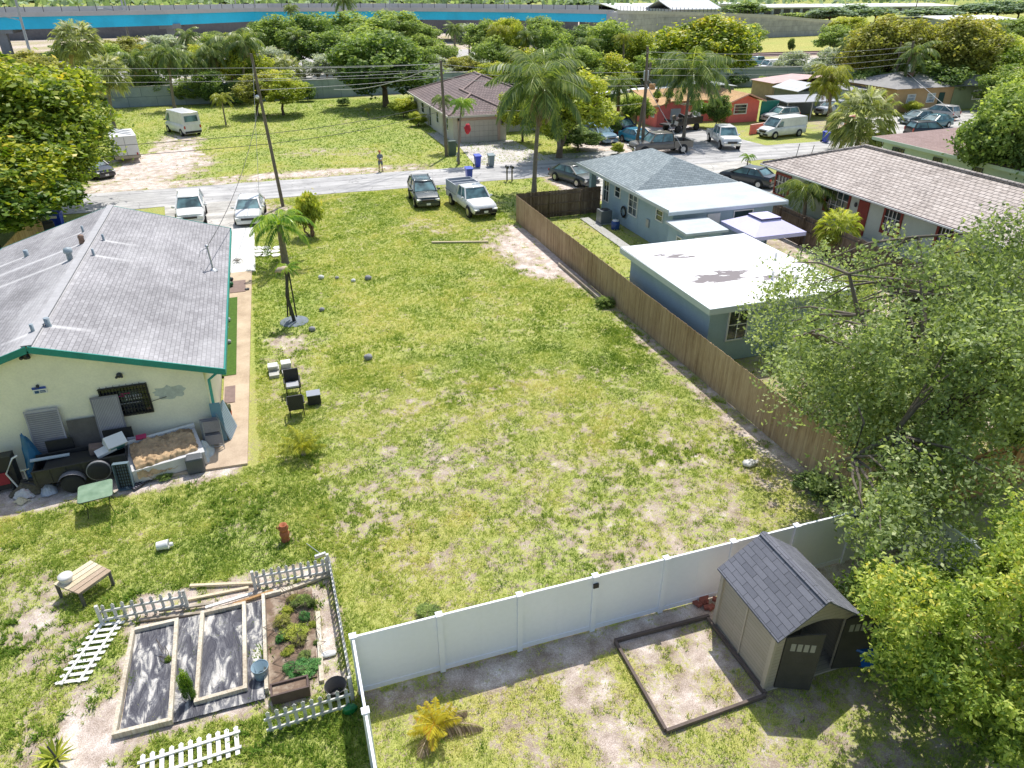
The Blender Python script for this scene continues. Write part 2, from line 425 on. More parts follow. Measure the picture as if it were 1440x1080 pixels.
gr = ramp(nt, mathn(nt, 'ADD', mathn(nt, 'MULTIPLY', nB, 0.5), mathn(nt, 'MULTIPLY', nC, 0.5)), [(0.36, (0.12, 0.17, 0.04)), (0.5, (0.31, 0.37, 0.09)), (0.64, (0.54, 0.58, 0.20))])
gd = ramp(nt, nC, [(0.36, (0.22, 0.22, 0.045)), (0.64, (0.60, 0.55, 0.20))])
grass_c = mixc(nt, dr, gr, gd)
nt.links.new(mixc(nt, mask, sand, grass_c), b.inputs['Base Color']); b.inputs['Roughness'].default_value = 0.95
b.inputs['Specular IOR Level'].default_value = 0.1
bump(nt, b, mathn(nt, 'ADD', nC, nB), 0.6, 0.04)
ground = struct(objof('ground', fastmesh('ground', V, Fq, mg, extra={'cover': Dg, 'dry': Dry}, smooth=True)))

# grass tufts (uncountable): small blades, colours follow the cover field
def excluded(x, y):
    e = (x > -14) & (x < -1.95) & (y > 21.6) & (y < 50.6)
    e |= (x > 16.2) & (x < 23.6) & (y > 22.8) & (y < 31) | (x > 21.9) & (y > 31) & (x < 33) & (y < 50)
    e |= (y > 57.8) & (y < 64.3) | (x > 8.95) & (x < 11.2) & (y > 8.4) & (y < 10.75) | (x > 35) & (y > 20) & (y < 50)
    return e
def tufts(name, x0, x1, y0, y1, n, hmin, hmax, seed, label, clump=False):
    g = np.random.default_rng(seed)
    x = g.uniform(x0, x1, n); y = y0+(y1-y0)*g.uniform(0, 1, n)**1.0
    D, dry = fields(x, y); D2 = D+(fbm(x, y, 6.5, 77, 3)-0.5)*1.3
    # keep only what a wide view of the place could show
    keep = (g.uniform(0, 1, n) < sstep(0.30, 0.62, D2)) & ~excluded(x, y)
    if clump: keep = (fbm(x, y, 0.75, 55, 3) > .56) & (fbm(x, y, 3.1, 58, 2) > .42) & ~excluded(x, y) & (D > .25); dry = dry*0-.05
    x, y, D, dry = x[keep], y[keep], D[keep], dry[keep]; n = len(x)
    K = 5; ang = g.uniform(0, 2*PI, (n, K)); h = g.uniform(hmin, hmax, (n, 1))*g.uniform(0.6, 1.1, (n, K))*(0.6+0.6*fbm(x, y, 0.9, 5)[:, None])
    lean = g.uniform(0.5, 1.7, (n, K))*h; wd = h*0.26
    ox = g.normal(0, 0.03, (n, K)); oy = g.normal(0, 0.03, (n, K))
    bx = x[:, None]+ox; by = y[:, None]+oy
    dx, dy = np.cos(ang), np.sin(ang)
    z0 = -0.03
    a = np.stack([bx-dy*wd, by+dx*wd, np.full_like(bx, z0)], -1)
    b_ = np.stack([bx+dy*wd, by-dx*wd, np.full_like(bx, z0)], -1)
    c_ = np.stack([bx+dx*lean, by+dy*lean, h], -1)
    V = np.stack([a, b_, c_], 2).reshape(-1, 3); Fq = np.arange(len(V)).reshape(-1, 3)
    t = np.repeat(np.clip(0.15+dry*0.75+g.normal(0, 0.16, n), 0, 1), K)*0.8+g.uniform(0, 0.2, n*K)
    o = objof(name, fastmesh(name, V, Fq, leaf_grass, tint=t))
    tag(o, label, 'grass', kind='stuff'); return o
leaf_grass = leafmat('grass_blades', (0.12, 0.22, 0.03), (0.37, 0.46, 0.085), (0.70, 0.68, 0.25), 0.35, 0.1, (0.66, 0.56, 0.28))
tufts('grass', 0.2, 15.7, 2, 11.4, 42000, 0.03, 0.065, 1, 'patchy short grass over sand in the shed yard')
tufts('grass', -13, 0.1, 8, 22, 70000, 0.035, 0.08, 2, 'bright green turf of the yard around the garden beds')
tufts('grass', -2.3, 0.1, 21.9, 28, 5500, 0.03, 0.07, 13, 'turf strip between the side path and the black chairs')
tufts('grass', 0.1, 15.6, 11.5, 28, 90000, 0.03, 0.065, 3, 'thin yellowing turf on the near half of the vacant lot')
tufts('grass', -2.3, 15.6, 28, 57.8, 70000, 0.05, 0.09, 4, 'yellow-green turf on the street half of the vacant lot')
tufts('grass', 15.8, 36, 12, 58, 18000, 0.06, 0.14, 6, 'green grass strips around the blue house')
tufts('grass', -34, 36, 64.2, 113, 60000, 0.07, 0.14, 5, 'bright lawn across the street')

tufts('weeds', -12, 0, 8, 22, 9000, 0.09, 0.15, 11, 'darker taller weed clumps in the left yard', True)
tufts('weeds', 0.2, 15.6, 2, 57.5, 9000, 0.05, 0.10, 12, 'darker taller weed clumps scattered through the vacant lot', True)

# ============================================================ ROAD, PATHS
def sheetmat(name, c1, c2, c3, s=0.5, crack=True, rough=0.9):
    m, nt, b = newmat(name); p = pos(nt)
    n1 = noise(nt, p, s, 6, 0.65); n2 = noise(nt, p, 22, 3, 0.7)
    f = mathn(nt, 'ADD', mathn(nt, 'MULTIPLY', n1, 0.65), mathn(nt, 'MULTIPLY', n2, 0.35))
    col = ramp(nt, f, [(0.34, c1), (0.5, c2), (0.66, c3)])
    if crack:
        v = nt.nodes.new('ShaderNodeTexVoronoi'); v.feature = 'DISTANCE_TO_EDGE'; v.inputs['Scale'].default_value = 0.28
        pp = nt.nodes.new('ShaderNodeVectorMath'); pp.operation = 'ADD'
        nn = nt.nodes.new('ShaderNodeTexNoise'); nn.inputs['Scale'].default_value = 1.1; nt.links.new(p, nn.inputs['Vector'])
        nt.links.new(p, pp.inputs[0]); nt.links.new(nn.outputs['Color'], pp.inputs[1]); nt.links.new(pp.outputs[0], v.inputs['Vector'])
        k = ramp(nt, v.outputs['Distance'], [(0.0, (0.55,)*3), (0.012, (1,)*3)])
        col = mixc(nt, 1.0, col, k, 'MULTIPLY')
    mp = nt.nodes.new('ShaderNodeMapping'); mp.inputs['Scale'].default_value = (0.07, 0.9, 1); nt.links.new(p, mp.inputs[0])
    wear = ramp(nt, noise(nt, mp.outputs[0], 1.6, 4, 0.6), [(0.40, (0.74,)*3), (0.56, (1.04,)*3)]); blot = ramp(nt, noise(nt, p, 1.9, 5, 0.75), [(0.30, (0.68,)*3), (0.42, (1,)*3)])
    if crack: col = mixc(nt, 1.0, mixc(nt, 1.0, col, wear, 'MULTIPLY'), blot, 'MULTIPLY')
    nt.links.new(col, b.inputs['Base Color']); b.inputs['Roughness'].default_value = rough
    b.inputs['Specular IOR Level'].default_value = 0.2; bump(nt, b, n2, 0.3, 0.01)
    MATS[name] = m; return m
m_road = sheetmat('old_asphalt', (0.34, 0.335, 0.33), (0.48, 0.47, 0.46), (0.57, 0.56, 0.545))
m_drive = sheetmat('driveway_concrete', (0.36, 0.34, 0.31), (0.52, 0.5, 0.46), (0.66, 0.64, 0.6), 0.8)
m_slab = sheetmat('tan_slab', (0.36, 0.27, 0.19), (0.50, 0.39, 0.28), (0.60, 0.49, 0.36), 0.9, False)
m_paver = sheetmat('driveway_pavers', (0.42, 0.38, 0.37), (0.58, 0.54, 0.52), (0.70, 0.66, 0.64), 0.35, False)
def wobbly(x0, x1, y0, y1, z, amp, step=1.5, seed=1):
    rd = random.Random(seed)
    a = [(x0+i*step, y0+rd.uniform(-amp, amp), z) for i in range(int((x1-x0)/step)+1)]
    b_ = [(x0+i*step, y1+rd.uniform(-amp, amp), z) for i in range(int((x1-x0)/step)+1)]
    m = MB()
    for i in range(len(a)-1): m.poly([a[i], a[i+1], b_[i+1], b_[i]])
    return m
struct(wobbly(-160, 200, 58.2, 64.1, 0.012, 0.12).build('road', m_road))
struct(MB().poly([(-2.95, 41.6, 0.02), (-1.75, 41.6, 0.02), (-1.7, 50.6, 0.02), (-3.0, 50.6, 0.02)]).slab([(-3.3, 41.6, .06), (-1.8, 41.6, .06), (-1.75, 50.5, .06), (-3.3, 50.5, .06)], .1).build('path_concrete', M('white_concrete', (0.66, 0.65, 0.62), 0.9, 0.12, 1)))
s_ = MB().slab([(-5.3, 21.9, .07), (-2.32, 21.75, .07), (-1.95, 41.57, .07), (-3.2, 41.57, .07), (-3.2, 24, .07), (-5.3, 23.9, .07)], .12)
struct(s_.build('path_slab', m_slab))
struct(MB().poly([(-7.2, 50.6, .016), (-1.5, 50.5, .016), (-1.0, 58.4, .016), (-8.0, 58.4, .016)]).build('driveway_left', m_drive))
struct(MB().poly([(17.8, 63.9, .018), (25.5, 63.9, .018), (25.0, 75.2, .018), (18.9, 75.2, .018)]).build('driveway_pavers', m_paver))
struct(MB().poly([(25.4, 63.9, .016), (34, 63.9, .016), (33.2, 66.5, .016), (25.3, 66.8, .016)]).build('driveway_apron', m_road))
struct(MB().poly([(24.5, 50, .017), (30.5, 50, .017), (31, 58.4, .017), (24, 58.4, .017)]).build('driveway_blue', m_drive))
struct(MB().poly([(40.8, 64, .016), (49, 64, .016), (47.5, 77.5, .016), (42.0, 77.5, .016)]).build('driveway_pink', m_road))
struct(MB().poly([(32.0, 47.2, .02), (41, 47.4, .02), (42.5, 58.4, .02), (32.4, 58.4, .02)]).build('driveway_tile', m_drive))
struct(MB().poly([(64, 64, .016), (96, 64, .016), (96, 76, .016), (66, 75, .016)]).build('parking_apron', m_drive))
struct(MB().poly([(-160, 121, .01), (250, 121, .01), (250, 150, .01), (-160, 150, .01)]).build('road_frontage', m_drive))
# stepping path in the blue yard
struct(MB().slab([(20.0, 33, .05), (20.7, 33, .05), (20.9, 45.5, .05), (20.2, 45.5, .05)], .08).build('path_blue_yard', m_conc))
# patio behind the tiled house
struct(MB().slab([(33.5, 26, .12), (36, 26, .12), (36, 46, .12), (33.9, 46, .12)], .14).build('patio', m_conc))

# ============================================================ BUILDING HELPERS
def gridroof(name, a, b_, c_, d, nu, nv, field, mat, parent):
    """a,b = eave ends, d,c = ridge ends; vertex attribute 'stain' from field(u,v)"""
    a, b_, c_, d = map(Vector, (a, b_, c_, d))
    U, W = np.meshgrid(np.linspace(0, 1, nu), np.linspace(0, 1, nv))
    A, B, C, Dd = [np.array(q) for q in (a, b_, c_, d)]
    V = ((1-U)[..., None]*A+U[..., None]*B)*(1-W)[..., None]+((1-U)[..., None]*Dd+U[..., None]*C)*W[..., None]
    V = V.reshape(-1, 3); ix = np.arange(nu*nv).reshape(nv, nu)
    Fq = np.stack([ix[:-1, :-1].ravel(), ix[:-1, 1:].ravel(), ix[1:, 1:].ravel(), ix[1:, :-1].ravel()], 1)
    L = (b_-a).length; Wd = (d-a).length
    uv = np.stack([U.ravel()*L, W.ravel()*Wd], 1)
    st = field(U.ravel(), W.ravel())
    mt = np.array(Matrix.Translation(parent.location).inverted())[:3, 3] if parent else np.zeros(3)
    me = fastmesh(name, V+mt, Fq, mat, uv=uv, extra={'stain': st})
    return objof(name, me, parent)
def window(parent, axis, at_, u0, u1, z0, z1, sgn, frame, pane=None, muntx=1, muntz=1, fw=0.06, name='window', label=None, bars=0):
    """framed window on wall plane axis=at_; u along the wall; sgn = outward direction"""
    f = MB(); q = sgn*0.05
    def bx(ua, ub, za, zb, d0, d1):
        lo, hi = sorted((at_+d0*sgn, at_+d1*sgn))
        if axis == 'x': f.box(lo, hi, ua, ub, za, zb)
        else: f.box(ua, ub, lo, hi, za, zb)
    bx(u0-fw, u1+fw, z0-fw, z0, 0.0, .07); bx(u0-fw, u1+fw, z1, z1+fw, 0, .07)
    bx(u0-fw, u0, z0, z1, 0, .07); bx(u1, u1+fw, z0, z1, 0, .07)
    for i in range(1, muntx):
        u = u0+(u1-u0)*i/muntx; bx(u-.018, u+.018, z0, z1, 0, .05)
    for i in range(1, muntz):
        z = z0+(z1-z0)*i/muntz; bx(u0, u1, z-.018, z+.018, 0, .045)
    o = f.build(name, frame, parent)
    if label: o['label'] = label
    g = MB(); f = g; bx(u0, u1, z0, z1, 0.0, .022); g.build('pane', pane or m_glass, o)
    return o
def hip(x0, x1, y0, y1, ze, zr, r0, r1, axis='y', th=0.05):
    """hip roof surfaces; ridge from r0 to r1 along axis"""
    m = MB()
    if axis == 'y':
        xm = (x0+x1)/2; A, B, C, Dd = (x0, y0, ze), (x1, y0, ze), (x1, y1, ze), (x0, y1, ze); e, g = (xm, r0, zr), (xm, r1, zr)
        m.poly([A, B, e]); m.poly([B, C, g, e]); m.poly([C, Dd, g]); m.poly([Dd, A, e, g])
    else:
        ym = (y0+y1)/2; A, B, C, Dd = (x0, y0, ze), (x1, y0, ze), (x1, y1, ze), (x0, y1, ze); e, g = (r0, ym, zr), (r1, ym, zr)
        m.poly([A, B, g, e]); m.poly([B, C, g]); m.poly([C, Dd, e, g]); m.poly([Dd, A, e])
    m.poly([(x0, y0, ze-.02), (x0, y1, ze-.02), (x1, y1, ze-.02), (x1, y0, ze-.02)])
    return m
def rim_boards(x0, x1, y0, y1, z, h, t=0.04):
    m = MB(); m.box(x0-t, x0-.003, y0-t, y1+t, z-h, z+.01); m.box(x1+.003, x1+t, y0-t, y1+t, z-h, z+.01)
    m.box(x0, x1, y0-t, y0-.003, z-h, z+.01); m.box(x0, x1, y1+.003, y1+t, z-h, z+.01); return m

# ============================================================ LEFT HOUSE (cream stucco, teal trim)
lh = T('cream_house', 'cream stucco house with grey shingle gable roof and teal fascia beside the lot', 'house', (-8.0, 32, 0))
YF, YB, XE, XL, XR = 23.5, 40.6, -2.6, -13.4, -8.05
ZE, ZR = 2.9, 4.6
m_cream = M('cream_stucco', (0.90, 0.85, 0.66), 0.95, 0.10, 1.1, bmp=0.5)
m_sh = bricky('grey_shingles', (0.29, 0.28, 0.29), (0.38, 0.37, 0.38), (0.19, 0.185, 0.19), 0.31, 0.145, 0.010, stain=(0.62, 0.61, 0.61), mott=0.34)
w_ = MB()
w_.poly([(-3.3, 23.75, 0), (-3.3, 23.75, 3.06), (XR, 23.75, 4.54), (-12.8, 23.75, 3.06), (-12.8, 23.75, 0)][::-1])
w_.poly([(-3.3, 40.1, 0), (-3.3, 40.1, 3.06), (XR, 40.1, 4.54), (-12.8, 40.1, 3.06), (-12.8, 40.1, 0)])
w_.poly([(-3.3, 23.75, 0), (-3.3, 40.1, 0), (-3.3, 40.1, 3.06), (-3.3, 23.75, 3.06)])
w_.poly([(-12.8, 23.75, 0), (-12.8, 23.75, 3.06), (-12.8, 40.1, 3.06), (-12.8, 40.1, 0)])
w_.build('wall', m_cream, lh)
def roofpx(px, py, side):
    """point on the roof slope for a pixel"""
    d = Vector(_ray(px, py)); o = Vector((0, 0, CAM_H))
    x1 = XE if side > 0 else XL
    n = Vector((ZR-ZE, 0, (x1-XR))) if side > 0 else Vector((ZR-ZE, 0, x1-XR))
    q = Vector((XR, 0, ZR)); t = (q-o).dot(n)/d.dot(n); return o+d*t
vents_px = [(38, 360, -1, .1), (117, 326, -1, .05), (116, 342, -1, .11), (146, 338, 1, .05), (99, 365, -1, .16), (132, 359, 1, .05), (47, 467, -1, .06), (68, 458, 1, .09)]
vp = [(roofpx(a, b_, s), s, r) for a, b_, s, r in vents_px]
def stain_field(side):
    x1 = XE if side > 0 else XL
    def f(U, W):
        y = (YF+(YB-YF)*U) if side > 0 else (YB-(YB-YF)*U)
        x = x1+(XR-x1)*W
        st = np.exp(-((W-1)/0.035)**2)*0.4
        for q, s, r in vp:
            if s != side: continue
            dn = (x-q.x)*side
            ln = 1.4 if side > 0 else (7.0 if r > .09 else 1.2)
            st = st+np.where(dn > 0, np.exp(-((y-q.y-0.03*dn)/(0.09+0.035*dn))**2)*np.clip(1-dn/ln, 0, 1)**0.7*0.95, 0)
        # broad weather bands along the slope
        st = st+0.35*sstep(0.45, 0.8, fbm(x*1.6, y*0.35, 0.6, 90))*(0.6 if side > 0 else 1)
        return np.clip(st, 0, 1)
    return f
gridroof('roof', (XE, YF, ZE), (XE, YB, ZE), (XR, YB, ZR), (XR, YF, ZR), 240, 90, stain_field(1), m_sh, lh)
gridroof('roof', (XL, YB, ZE), (XL, YF, ZE), (XR, YF, ZR), (XR, YB, ZR), 240, 90, stain_field(-1), m_sh, lh)
u = MB(); u.poly([(XE, YF, ZE-.03), (XR, YF, ZR-.03), (XR, YB, ZR-.03), (XE, YB, ZE-.03)]); u.poly([(XL, YB, ZE-.03), (XR, YB, ZR-.03), (XR, YF, ZR-.03), (XL, YF, ZE-.03)])
u.build('soffit', m_teal, lh)
f_ = MB()
for y in (YF-.03, YB+.03):
    for x1 in (XE+.03, XL-.03): f_.bar((XR, y, ZR-.11), (x1, y, ZE-.11), 0.05, 0.22)
for x in (XE+.03, XL-.03): f_.bar((x, YF-.05, ZE-.12), (x, YB+.05, ZE-.12), 0.05, 0.2)
f_.build('fascia', m_teal, lh)
rc = MB(); rc.bar((XR, YF, ZR+.01), (XR, YB, ZR+.01), 0.3, 0.03); rc.build('ridge_cap', M('pale_ridge', (0.40, 0.395, 0.40), 0.9, 0.15, 3), lh)
# teal downpipe at the corner
dp = MB(); dp.tube([(-2.75, 23.6, 2.8), (-3.15, 23.62, 2.5), (-3.2, 23.62, 1.2), (-3.2, 23.62, 0.1)], 0.05); dp.build('downpipe', M('pale_teal', (0.05, 0.36, 0.34), 0.5, 0.2), lh)
# barred window with bright clutter behind
wa, wb = onY(140, 549, 23.75), onY(215, 578, 23.75)
x0, x1, z0, z1 = wa.x, wb.x, 1.62, 2.62
wf_ = window(lh, 'y', 23.75, x0, x1, z0, z1, -1, m_black, glass('dark_pane', (0.012, 0.014, 0.02)), 1, 1, .05)
wf_['label'] = 'wide window behind black security bars'
g_ = MB()
for i in range(15):
    x = x0+(x1-x0)*i/14; g_.bar((x, 23.64, z0-.06), (x, 23.64, z1+.06), .018, .018)
for k in range(6):
    z = z0-.05+(z1-z0+.1)*k/5; g_.bar((x0-.06, 23.645, z), (x1+.06, 23.645, z), .02, .02)
for i in range(14):
    if i % 2 == 0: g_.tube([(x0+(x1-x0)*(i+.1)/14, 23.63, z1+.05), (x0+(x1-x0)*(i+.5)/14, 23.63, z1+.16), (x0+(x1-x0)*(i+.9)/14, 23.63, z1+.05)], .01, 5)
g_.build('security_bars', m_black, wf_)
cl = MB()
cl.t = 0
for a_, b__, c__, d_ in ((.42, .62, .74, .8), (.36, .5, .66, .7)): cl.box(x0+(x1-x0)*a_, x0+(x1-x0)*b__, 23.715, 23.722, z0+(z1-z0)*c__, z0+(z1-z0)*d_)
cl.build('curtain', M('magenta_cloth', (0.35, 0.03, 0.14), 0.8, 0.3), wf_)
cl = MB()
for k in range(7): cl.box(x0+(x1-x0)*(.5+k*.055), x0+(x1-x0)*(.53+k*.055), 23.71, 23.722, z0+(z1-z0)*.5, z0+(z1-z0)*.68)
cl.box(x0+(x1-x0)*.25, x0+(x1-x0)*.8, 23.71, 23.72, z0+(z1-z0)*.36, z0+(z1-z0)*.4)
cl.build('blind', M('pale_cloth', (0.45, 0.45, 0.48), 0.8, 0.2), wf_)
# patch of bare grey render, small wall lights, hook wire, vent in the gable
def patch(c, rx, rz, seed, m, name='render_patch'):
    rd = random.Random(seed); pts = []
    for k in range(26):
        t = 2*PI*k/26; r = 1+rd.uniform(-.25, .2)
        pts.append((c[0]+rx*r*math.cos(t), 23.745, c[2]+rz*r*math.sin(t)))
    return MB().poly(pts).build(name, m, lh)
pc = onY(240, 551, 23.75); patch(pc, .52, .26, 3, M('grey_render', (0.50, 0.53, 0.48), 0.95, 0.25, 6))
for (px, py, r) in ((168, 527, .1), (36, 500, .13), (53, 542, .05)):
    q = onY(px, py, 23.75); l_ = MB(); l_.lathe([(r*.8, 0), (r, -.03), (r*.7, -.08), (r*.3, -.1)], (q.x, 23.74, q.z), 12, 'y')
    for sgn in (-1, 1): l_.blob((q.x+sgn*r*.8, 23.62, q.z-.02), r*.45, 8, 5, 0)
    l_.build('wall_light', m_dark, lh)
q = onY(222, 545, 23.75); wi = MB(); wi.tube([(x1+.05, 23.7, 1.95), (x1+.55, 23.7, 2.05)], .01, 5); wi.build('conduit', m_black, lh)
sg = onY(56, 548, 23.75)
sig = T('warning_sign', 'small white and blue warning sign on the cream wall under the gable', 'sign', (sg.x, 23.74, sg.z-.15))
k = MB().box(sg.x-.2, sg.x+.2, 23.715, 23.745, sg.z-.13, sg.z+.12); k.build('panel', m_white, sig)
k = MB().box(sg.x-.2, sg.x+.2, 23.70, 23.713, sg.z+.04, sg.z+.12); k.build('header', M('sign_blue', (0.02, 0.06, 0.35), 0.5, 0.1), sig)
k = MB().box(sg.x-.15, sg.x-.03, 23.70, 23.713, sg.z-.1, sg.z-.01); k.box(sg.x+.0, sg.x+.16, 23.70, 23.713, sg.z-.04, sg.z-.015); k.box(sg.x+.0, sg.x+.16, 23.70, 23.713, sg.z-.09, sg.z-.065)
k.build('lettering', M('sign_navy', (0.02, 0.08, 0.2), 0.5, 0.1), sig)
# roof vents and electric mast are fixed to the house: parts
for q, s, r in vp:
    v_ = MB()
    if r > .15: v_.lathe([(r*.7, -.05), (r*.7, .3), (r*1.05, .3), (r*1.1, .38), (r*.9, .48), (.03, .52)], q, 14)
    elif r > .1: v_.lathe([(r*1.2, -.05), (r, .26), (r*1.2, .26), (r*1.0, .36), (.03, .4)], q, 12)
    else: v_.lathe([(r*1.3, -.05), (r, .05), (r, .28), (r*.7, .28)], q, 10)
    o = v_.build('roof_vent', M('lead_vent', (0.3, 0.36, 0.4), 0.5, 0.2) if r != .11 else M('rusty_vent', (0.26, 0.17, 0.13), 0.8, 0.4, 8), lh)
mq = roofpx(300, 380, 1)
ms = MB(); ms.tube([mq+Vector((0, 0, -.1)), mq+Vector((-.06, 0, 1.1))], .04, 8); ms.blob(mq+Vector((-.06, 0, 1.14)), (.09, .09, .07), 8, 5, 0)
for a_ in (0.3, 1.3, 2.6): ms.tube([mq+Vector((-.06, 0, 1.05)), mq+Vector((-.06+.3*math.cos(a_+2), .3*math.sin(a_+2), .95)), mq+Vector((-.06+.4*math.cos(a_+2), .42*math.sin(a_+2), .7))], .012, 5)
ms.lathe([(.2, -.02), (.14, .04), (.05, .1)], mq, 10)
ms.build('service_mast', m_steel, lh)
MAST = mq+Vector((-.06, 0, 1.1))
# planting strip and small clutter along the house side
struct(MB().slab([(-3.28, 28.6, .09), (-2.72, 28.6, .09), (-2.72, 37.6, .09), (-3.28, 37.6, .09)], .05).build('grass_strip', M('artificial_turf', (0.06, 0.13, 0.01), 0.95, 0.3, 8)))
def mat_(x0, x1, y0, y1, lab): tag(recenter(MB().box(x0, x1, y0, y1, .075, .095).build('doormat', M('mat_brown', (0.24, 0.17, 0.15), 0.95, 0.2, 6))), lab, 'doormat', 'doormats on the side path')
mat_(-3.1, -2.3, 38.3, 40.1, 'brown mat on the side path at its street end')
mat_(-3.15, -2.75, 26.2, 27.6, 'dark mat beside the near end of the turf strip')
# ============================================================ WHITE VINYL FENCES
m_vinyl = M('white_vinyl', (0.86, 0.88, 0.93), 0.35, 0.04, 0.6, bmp=0.05)
def vinyl_run(name, label, pts, H_=1.83, skip_first=False):
    """panels between consecutive posts"""
    t = T(name, label, 'fence', (pts[0][0], pts[0][1], 0))
    for i, q in enumerate(pts):
        if i == 0 and skip_first: continue
        m = MB(); x, y = q; m.box(x-.065, x+.065, y-.065, y+.065, 0, H_+.03)
        pst = m.build('post', m_vinyl, t)
        m = MB(); m.box(x-.08, x+.08, y-.08, y+.08, H_+.031, H_+.055)
        m.add([(x-.07, y-.07, H_+.055), (x+.07, y-.07, H_+.055), (x+.07, y+.07, H_+.055), (x-.07, y+.07, H_+.055), (x, y, H_+.10)], [(0, 1, 4), (1, 2, 4), (2, 3, 4), (3, 0, 4)])
        m.build('cap', m_vinyl, pst)
    for a, b_ in zip(pts[:-1], pts[1:]):
        a, b_ = Vector((*a, 0)), Vector((*b_, 0)); d = (b_-a).normalized(); a2, b2 = a+d*.067, b_-d*.067
        m = MB(); z = Vector((0, 0, 1))
        m.bar(a2+z*(H_-.03), b2+z*(H_-.03), .05, .09); m.bar(a2+z*.10, b2+z*.10, .05, .14)
        n = 2; L = (b2-a2).length
        for k in range(n):
            p0 = a2+d*(L*(k+.001)/n); p1 = a2+d*(L*(k+.999)/n)
            m.bar(p0+z*.95, p1+z*.95, .022, 1.60)
        m.bar(a2+z*.95, b2+z*.95, .014, 1.60)
        m.build('panel', m_vinyl, t)
    return t
vinyl_run('vinyl_fence', 'long white vinyl privacy fence across the yard with the brown shed against it', [(0.12+1.94*i, 11.45) for i in range(9)])
vinyl_run('vinyl_fence', 'white vinyl fence run seen edge-on, dividing the garden beds from the shed yard', [(0.12, 11.45-1.94*i) for i in range(0, 5)], skip_first=True)
vinyl_run('vinyl_fence', 'white vinyl fence run under the bright yellow-green tree, right of the shed', [(15.64, 11.45-1.94*i) for i in range(0, 4)], skip_first=True)
tag(recenter(MB().box(5.86, 6.0, 11.34, 11.383, 1.55, 1.68).build('fence_light', m_black)), 'small black box light on a middle post of the white fence', 'light', 'black lights on the white fence posts')
tag(recenter(MB().box(13.58, 13.74, 11.33, 11.383, 1.62, 1.74).build('fence_light', m_black)), 'small black box light on the white fence beside the big oak', 'light', 'black lights on the white fence posts')

# ============================================================ WOODEN PRIVACY FENCES
def woodmat(name, c1, c2, c3):
    m, nt, b = newmat(name); p = pos(nt); a = attr(nt, 'tint')
    sc = nt.nodes.new('ShaderNodeMapping'); sc.inputs['Scale'].default_value = (9, 9, 0.9)
    nt.links.new(p, sc.inputs[0]); n1 = noise(nt, sc.outputs[0], 2.2, 5, 0.7); n2 = noise(nt, p, 0.35, 4)
    f = mathn(nt, 'ADD', mathn(nt, 'ADD', mathn(nt, 'MULTIPLY', n1, 0.45), mathn(nt, 'MULTIPLY', a, 0.13)), mathn(nt, 'MULTIPLY', n2, 0.42))
    nt.links.new(ramp(nt, f, [(0.36, c1), (0.5, c2), (0.64, c3)]), b.inputs['Base Color'])
    b.inputs['Roughness'].default_value = 0.9; b.inputs['Specular IOR Level'].default_value = 0.2; bump(nt, b, n1, 0.5, 0.01)
    MATS[name] = m; return m
m_fence = woodmat('fence_boards', (0.22, 0.14, 0.08), (0.38, 0.265, 0.16), (0.50, 0.37, 0.235))
m_fence_d = woodmat('dark_fence_boards', (0.07, 0.05, 0.035), (0.15, 0.11, 0.08), (0.25, 0.2, 0.15))
m_fence_o = woodmat('orange_fence_boards', (0.2, 0.11, 0.05), (0.38, 0.22, 0.1), (0.5, 0.33, 0.17))
def wood_fence(label, p0, p1, mat, hgt=1.83, bw=.115, group=None, side=1, dog=False, name='wooden_fence'):
    p0, p1 = Vector((*p0, 0)), Vector((*p1, 0)); d = (p1-p0).normalized(); L = (p1-p0).length
    nrm = Vector((-d.y, d.x, 0))*side
    t = T(name, label, 'fence', p0, 0, group); rd = random.Random(int(L*100)); s0 = 0
    while s0 < L-.3:
        s1 = min(L, s0+2.42); m = MB(); s = s0
        while s+bw*.6 < s1:
            e = min(s+bw-.006, s1); h = hgt+rd.uniform(-.02, .02); m.t = rd.random()
            a = p0+d*s; b_ = p0+d*e; o1 = nrm*rd.uniform(.0, .008); o2 = nrm*.02
            q = [a+o1, b_+o1, b_+o1+o2, a+o1+o2]; cut = .03
            base = [v for v in q]; top = [v+Vector((0, 0, h-cut)) for v in q]
            ap = [(a+d*cut+o1)+Vector((0, 0, h)), (b_-d*cut+o1)+Vector((0, 0, h)), (b_-d*cut+o1+o2)+Vector((0, 0, h)), (a+d*cut+o1+o2)+Vector((0, 0, h))]
            m.add(base+top+ap, [(3, 2, 1, 0), (0, 1, 5, 4), (1, 2, 6, 5), (2, 3, 7, 6), (3, 0, 4, 7), (4, 5, 9, 8), (5, 6, 10, 9), (6, 7, 11, 10), (7, 4, 8, 11), (8, 9, 10, 11)])
            s += bw
        m.build('panel', mat, t)
        r = MB(); r.t = .4
        for z in (.3, .95, 1.6):
            if z < hgt: r.bar(p0+d*s0-nrm*.025+Vector((0, 0, z)), p0+d*s1-nrm*.025+Vector((0, 0, z)), .04, .085)
        r.build('rail', mat, t)
        r = MB(); r.t = .3; c = p0+d*(s0+.05)-nrm*.09; r.box(c.x-.045, c.x+.045, c.y-.045, c.y+.045, 0, hgt-.1); r.build('post', mat, t)
        s0 = s1
    return t
wood_fence('long tan wooden board fence along the right side of the vacant lot', (15.72, 46.3), (15.72, 12.6), m_fence, side=-1)
wood_fence('dark weathered wooden fence closing the blue house side yard near the street', (15.75, 46.42), (22.2, 46.55), m_fence_d, 1.9, side=1)
wood_fence('dark brown board fence between the blue house and the tiled-roof house', (31.2, 40.5), (30.6, 13.5), m_fence_d, 1.9, side=1)
wood_fence('orange-brown wooden fence glimpsed behind the big oak', (15.95, 12.4), (34, 12.9), m_fence_o, 1.8, side=1)
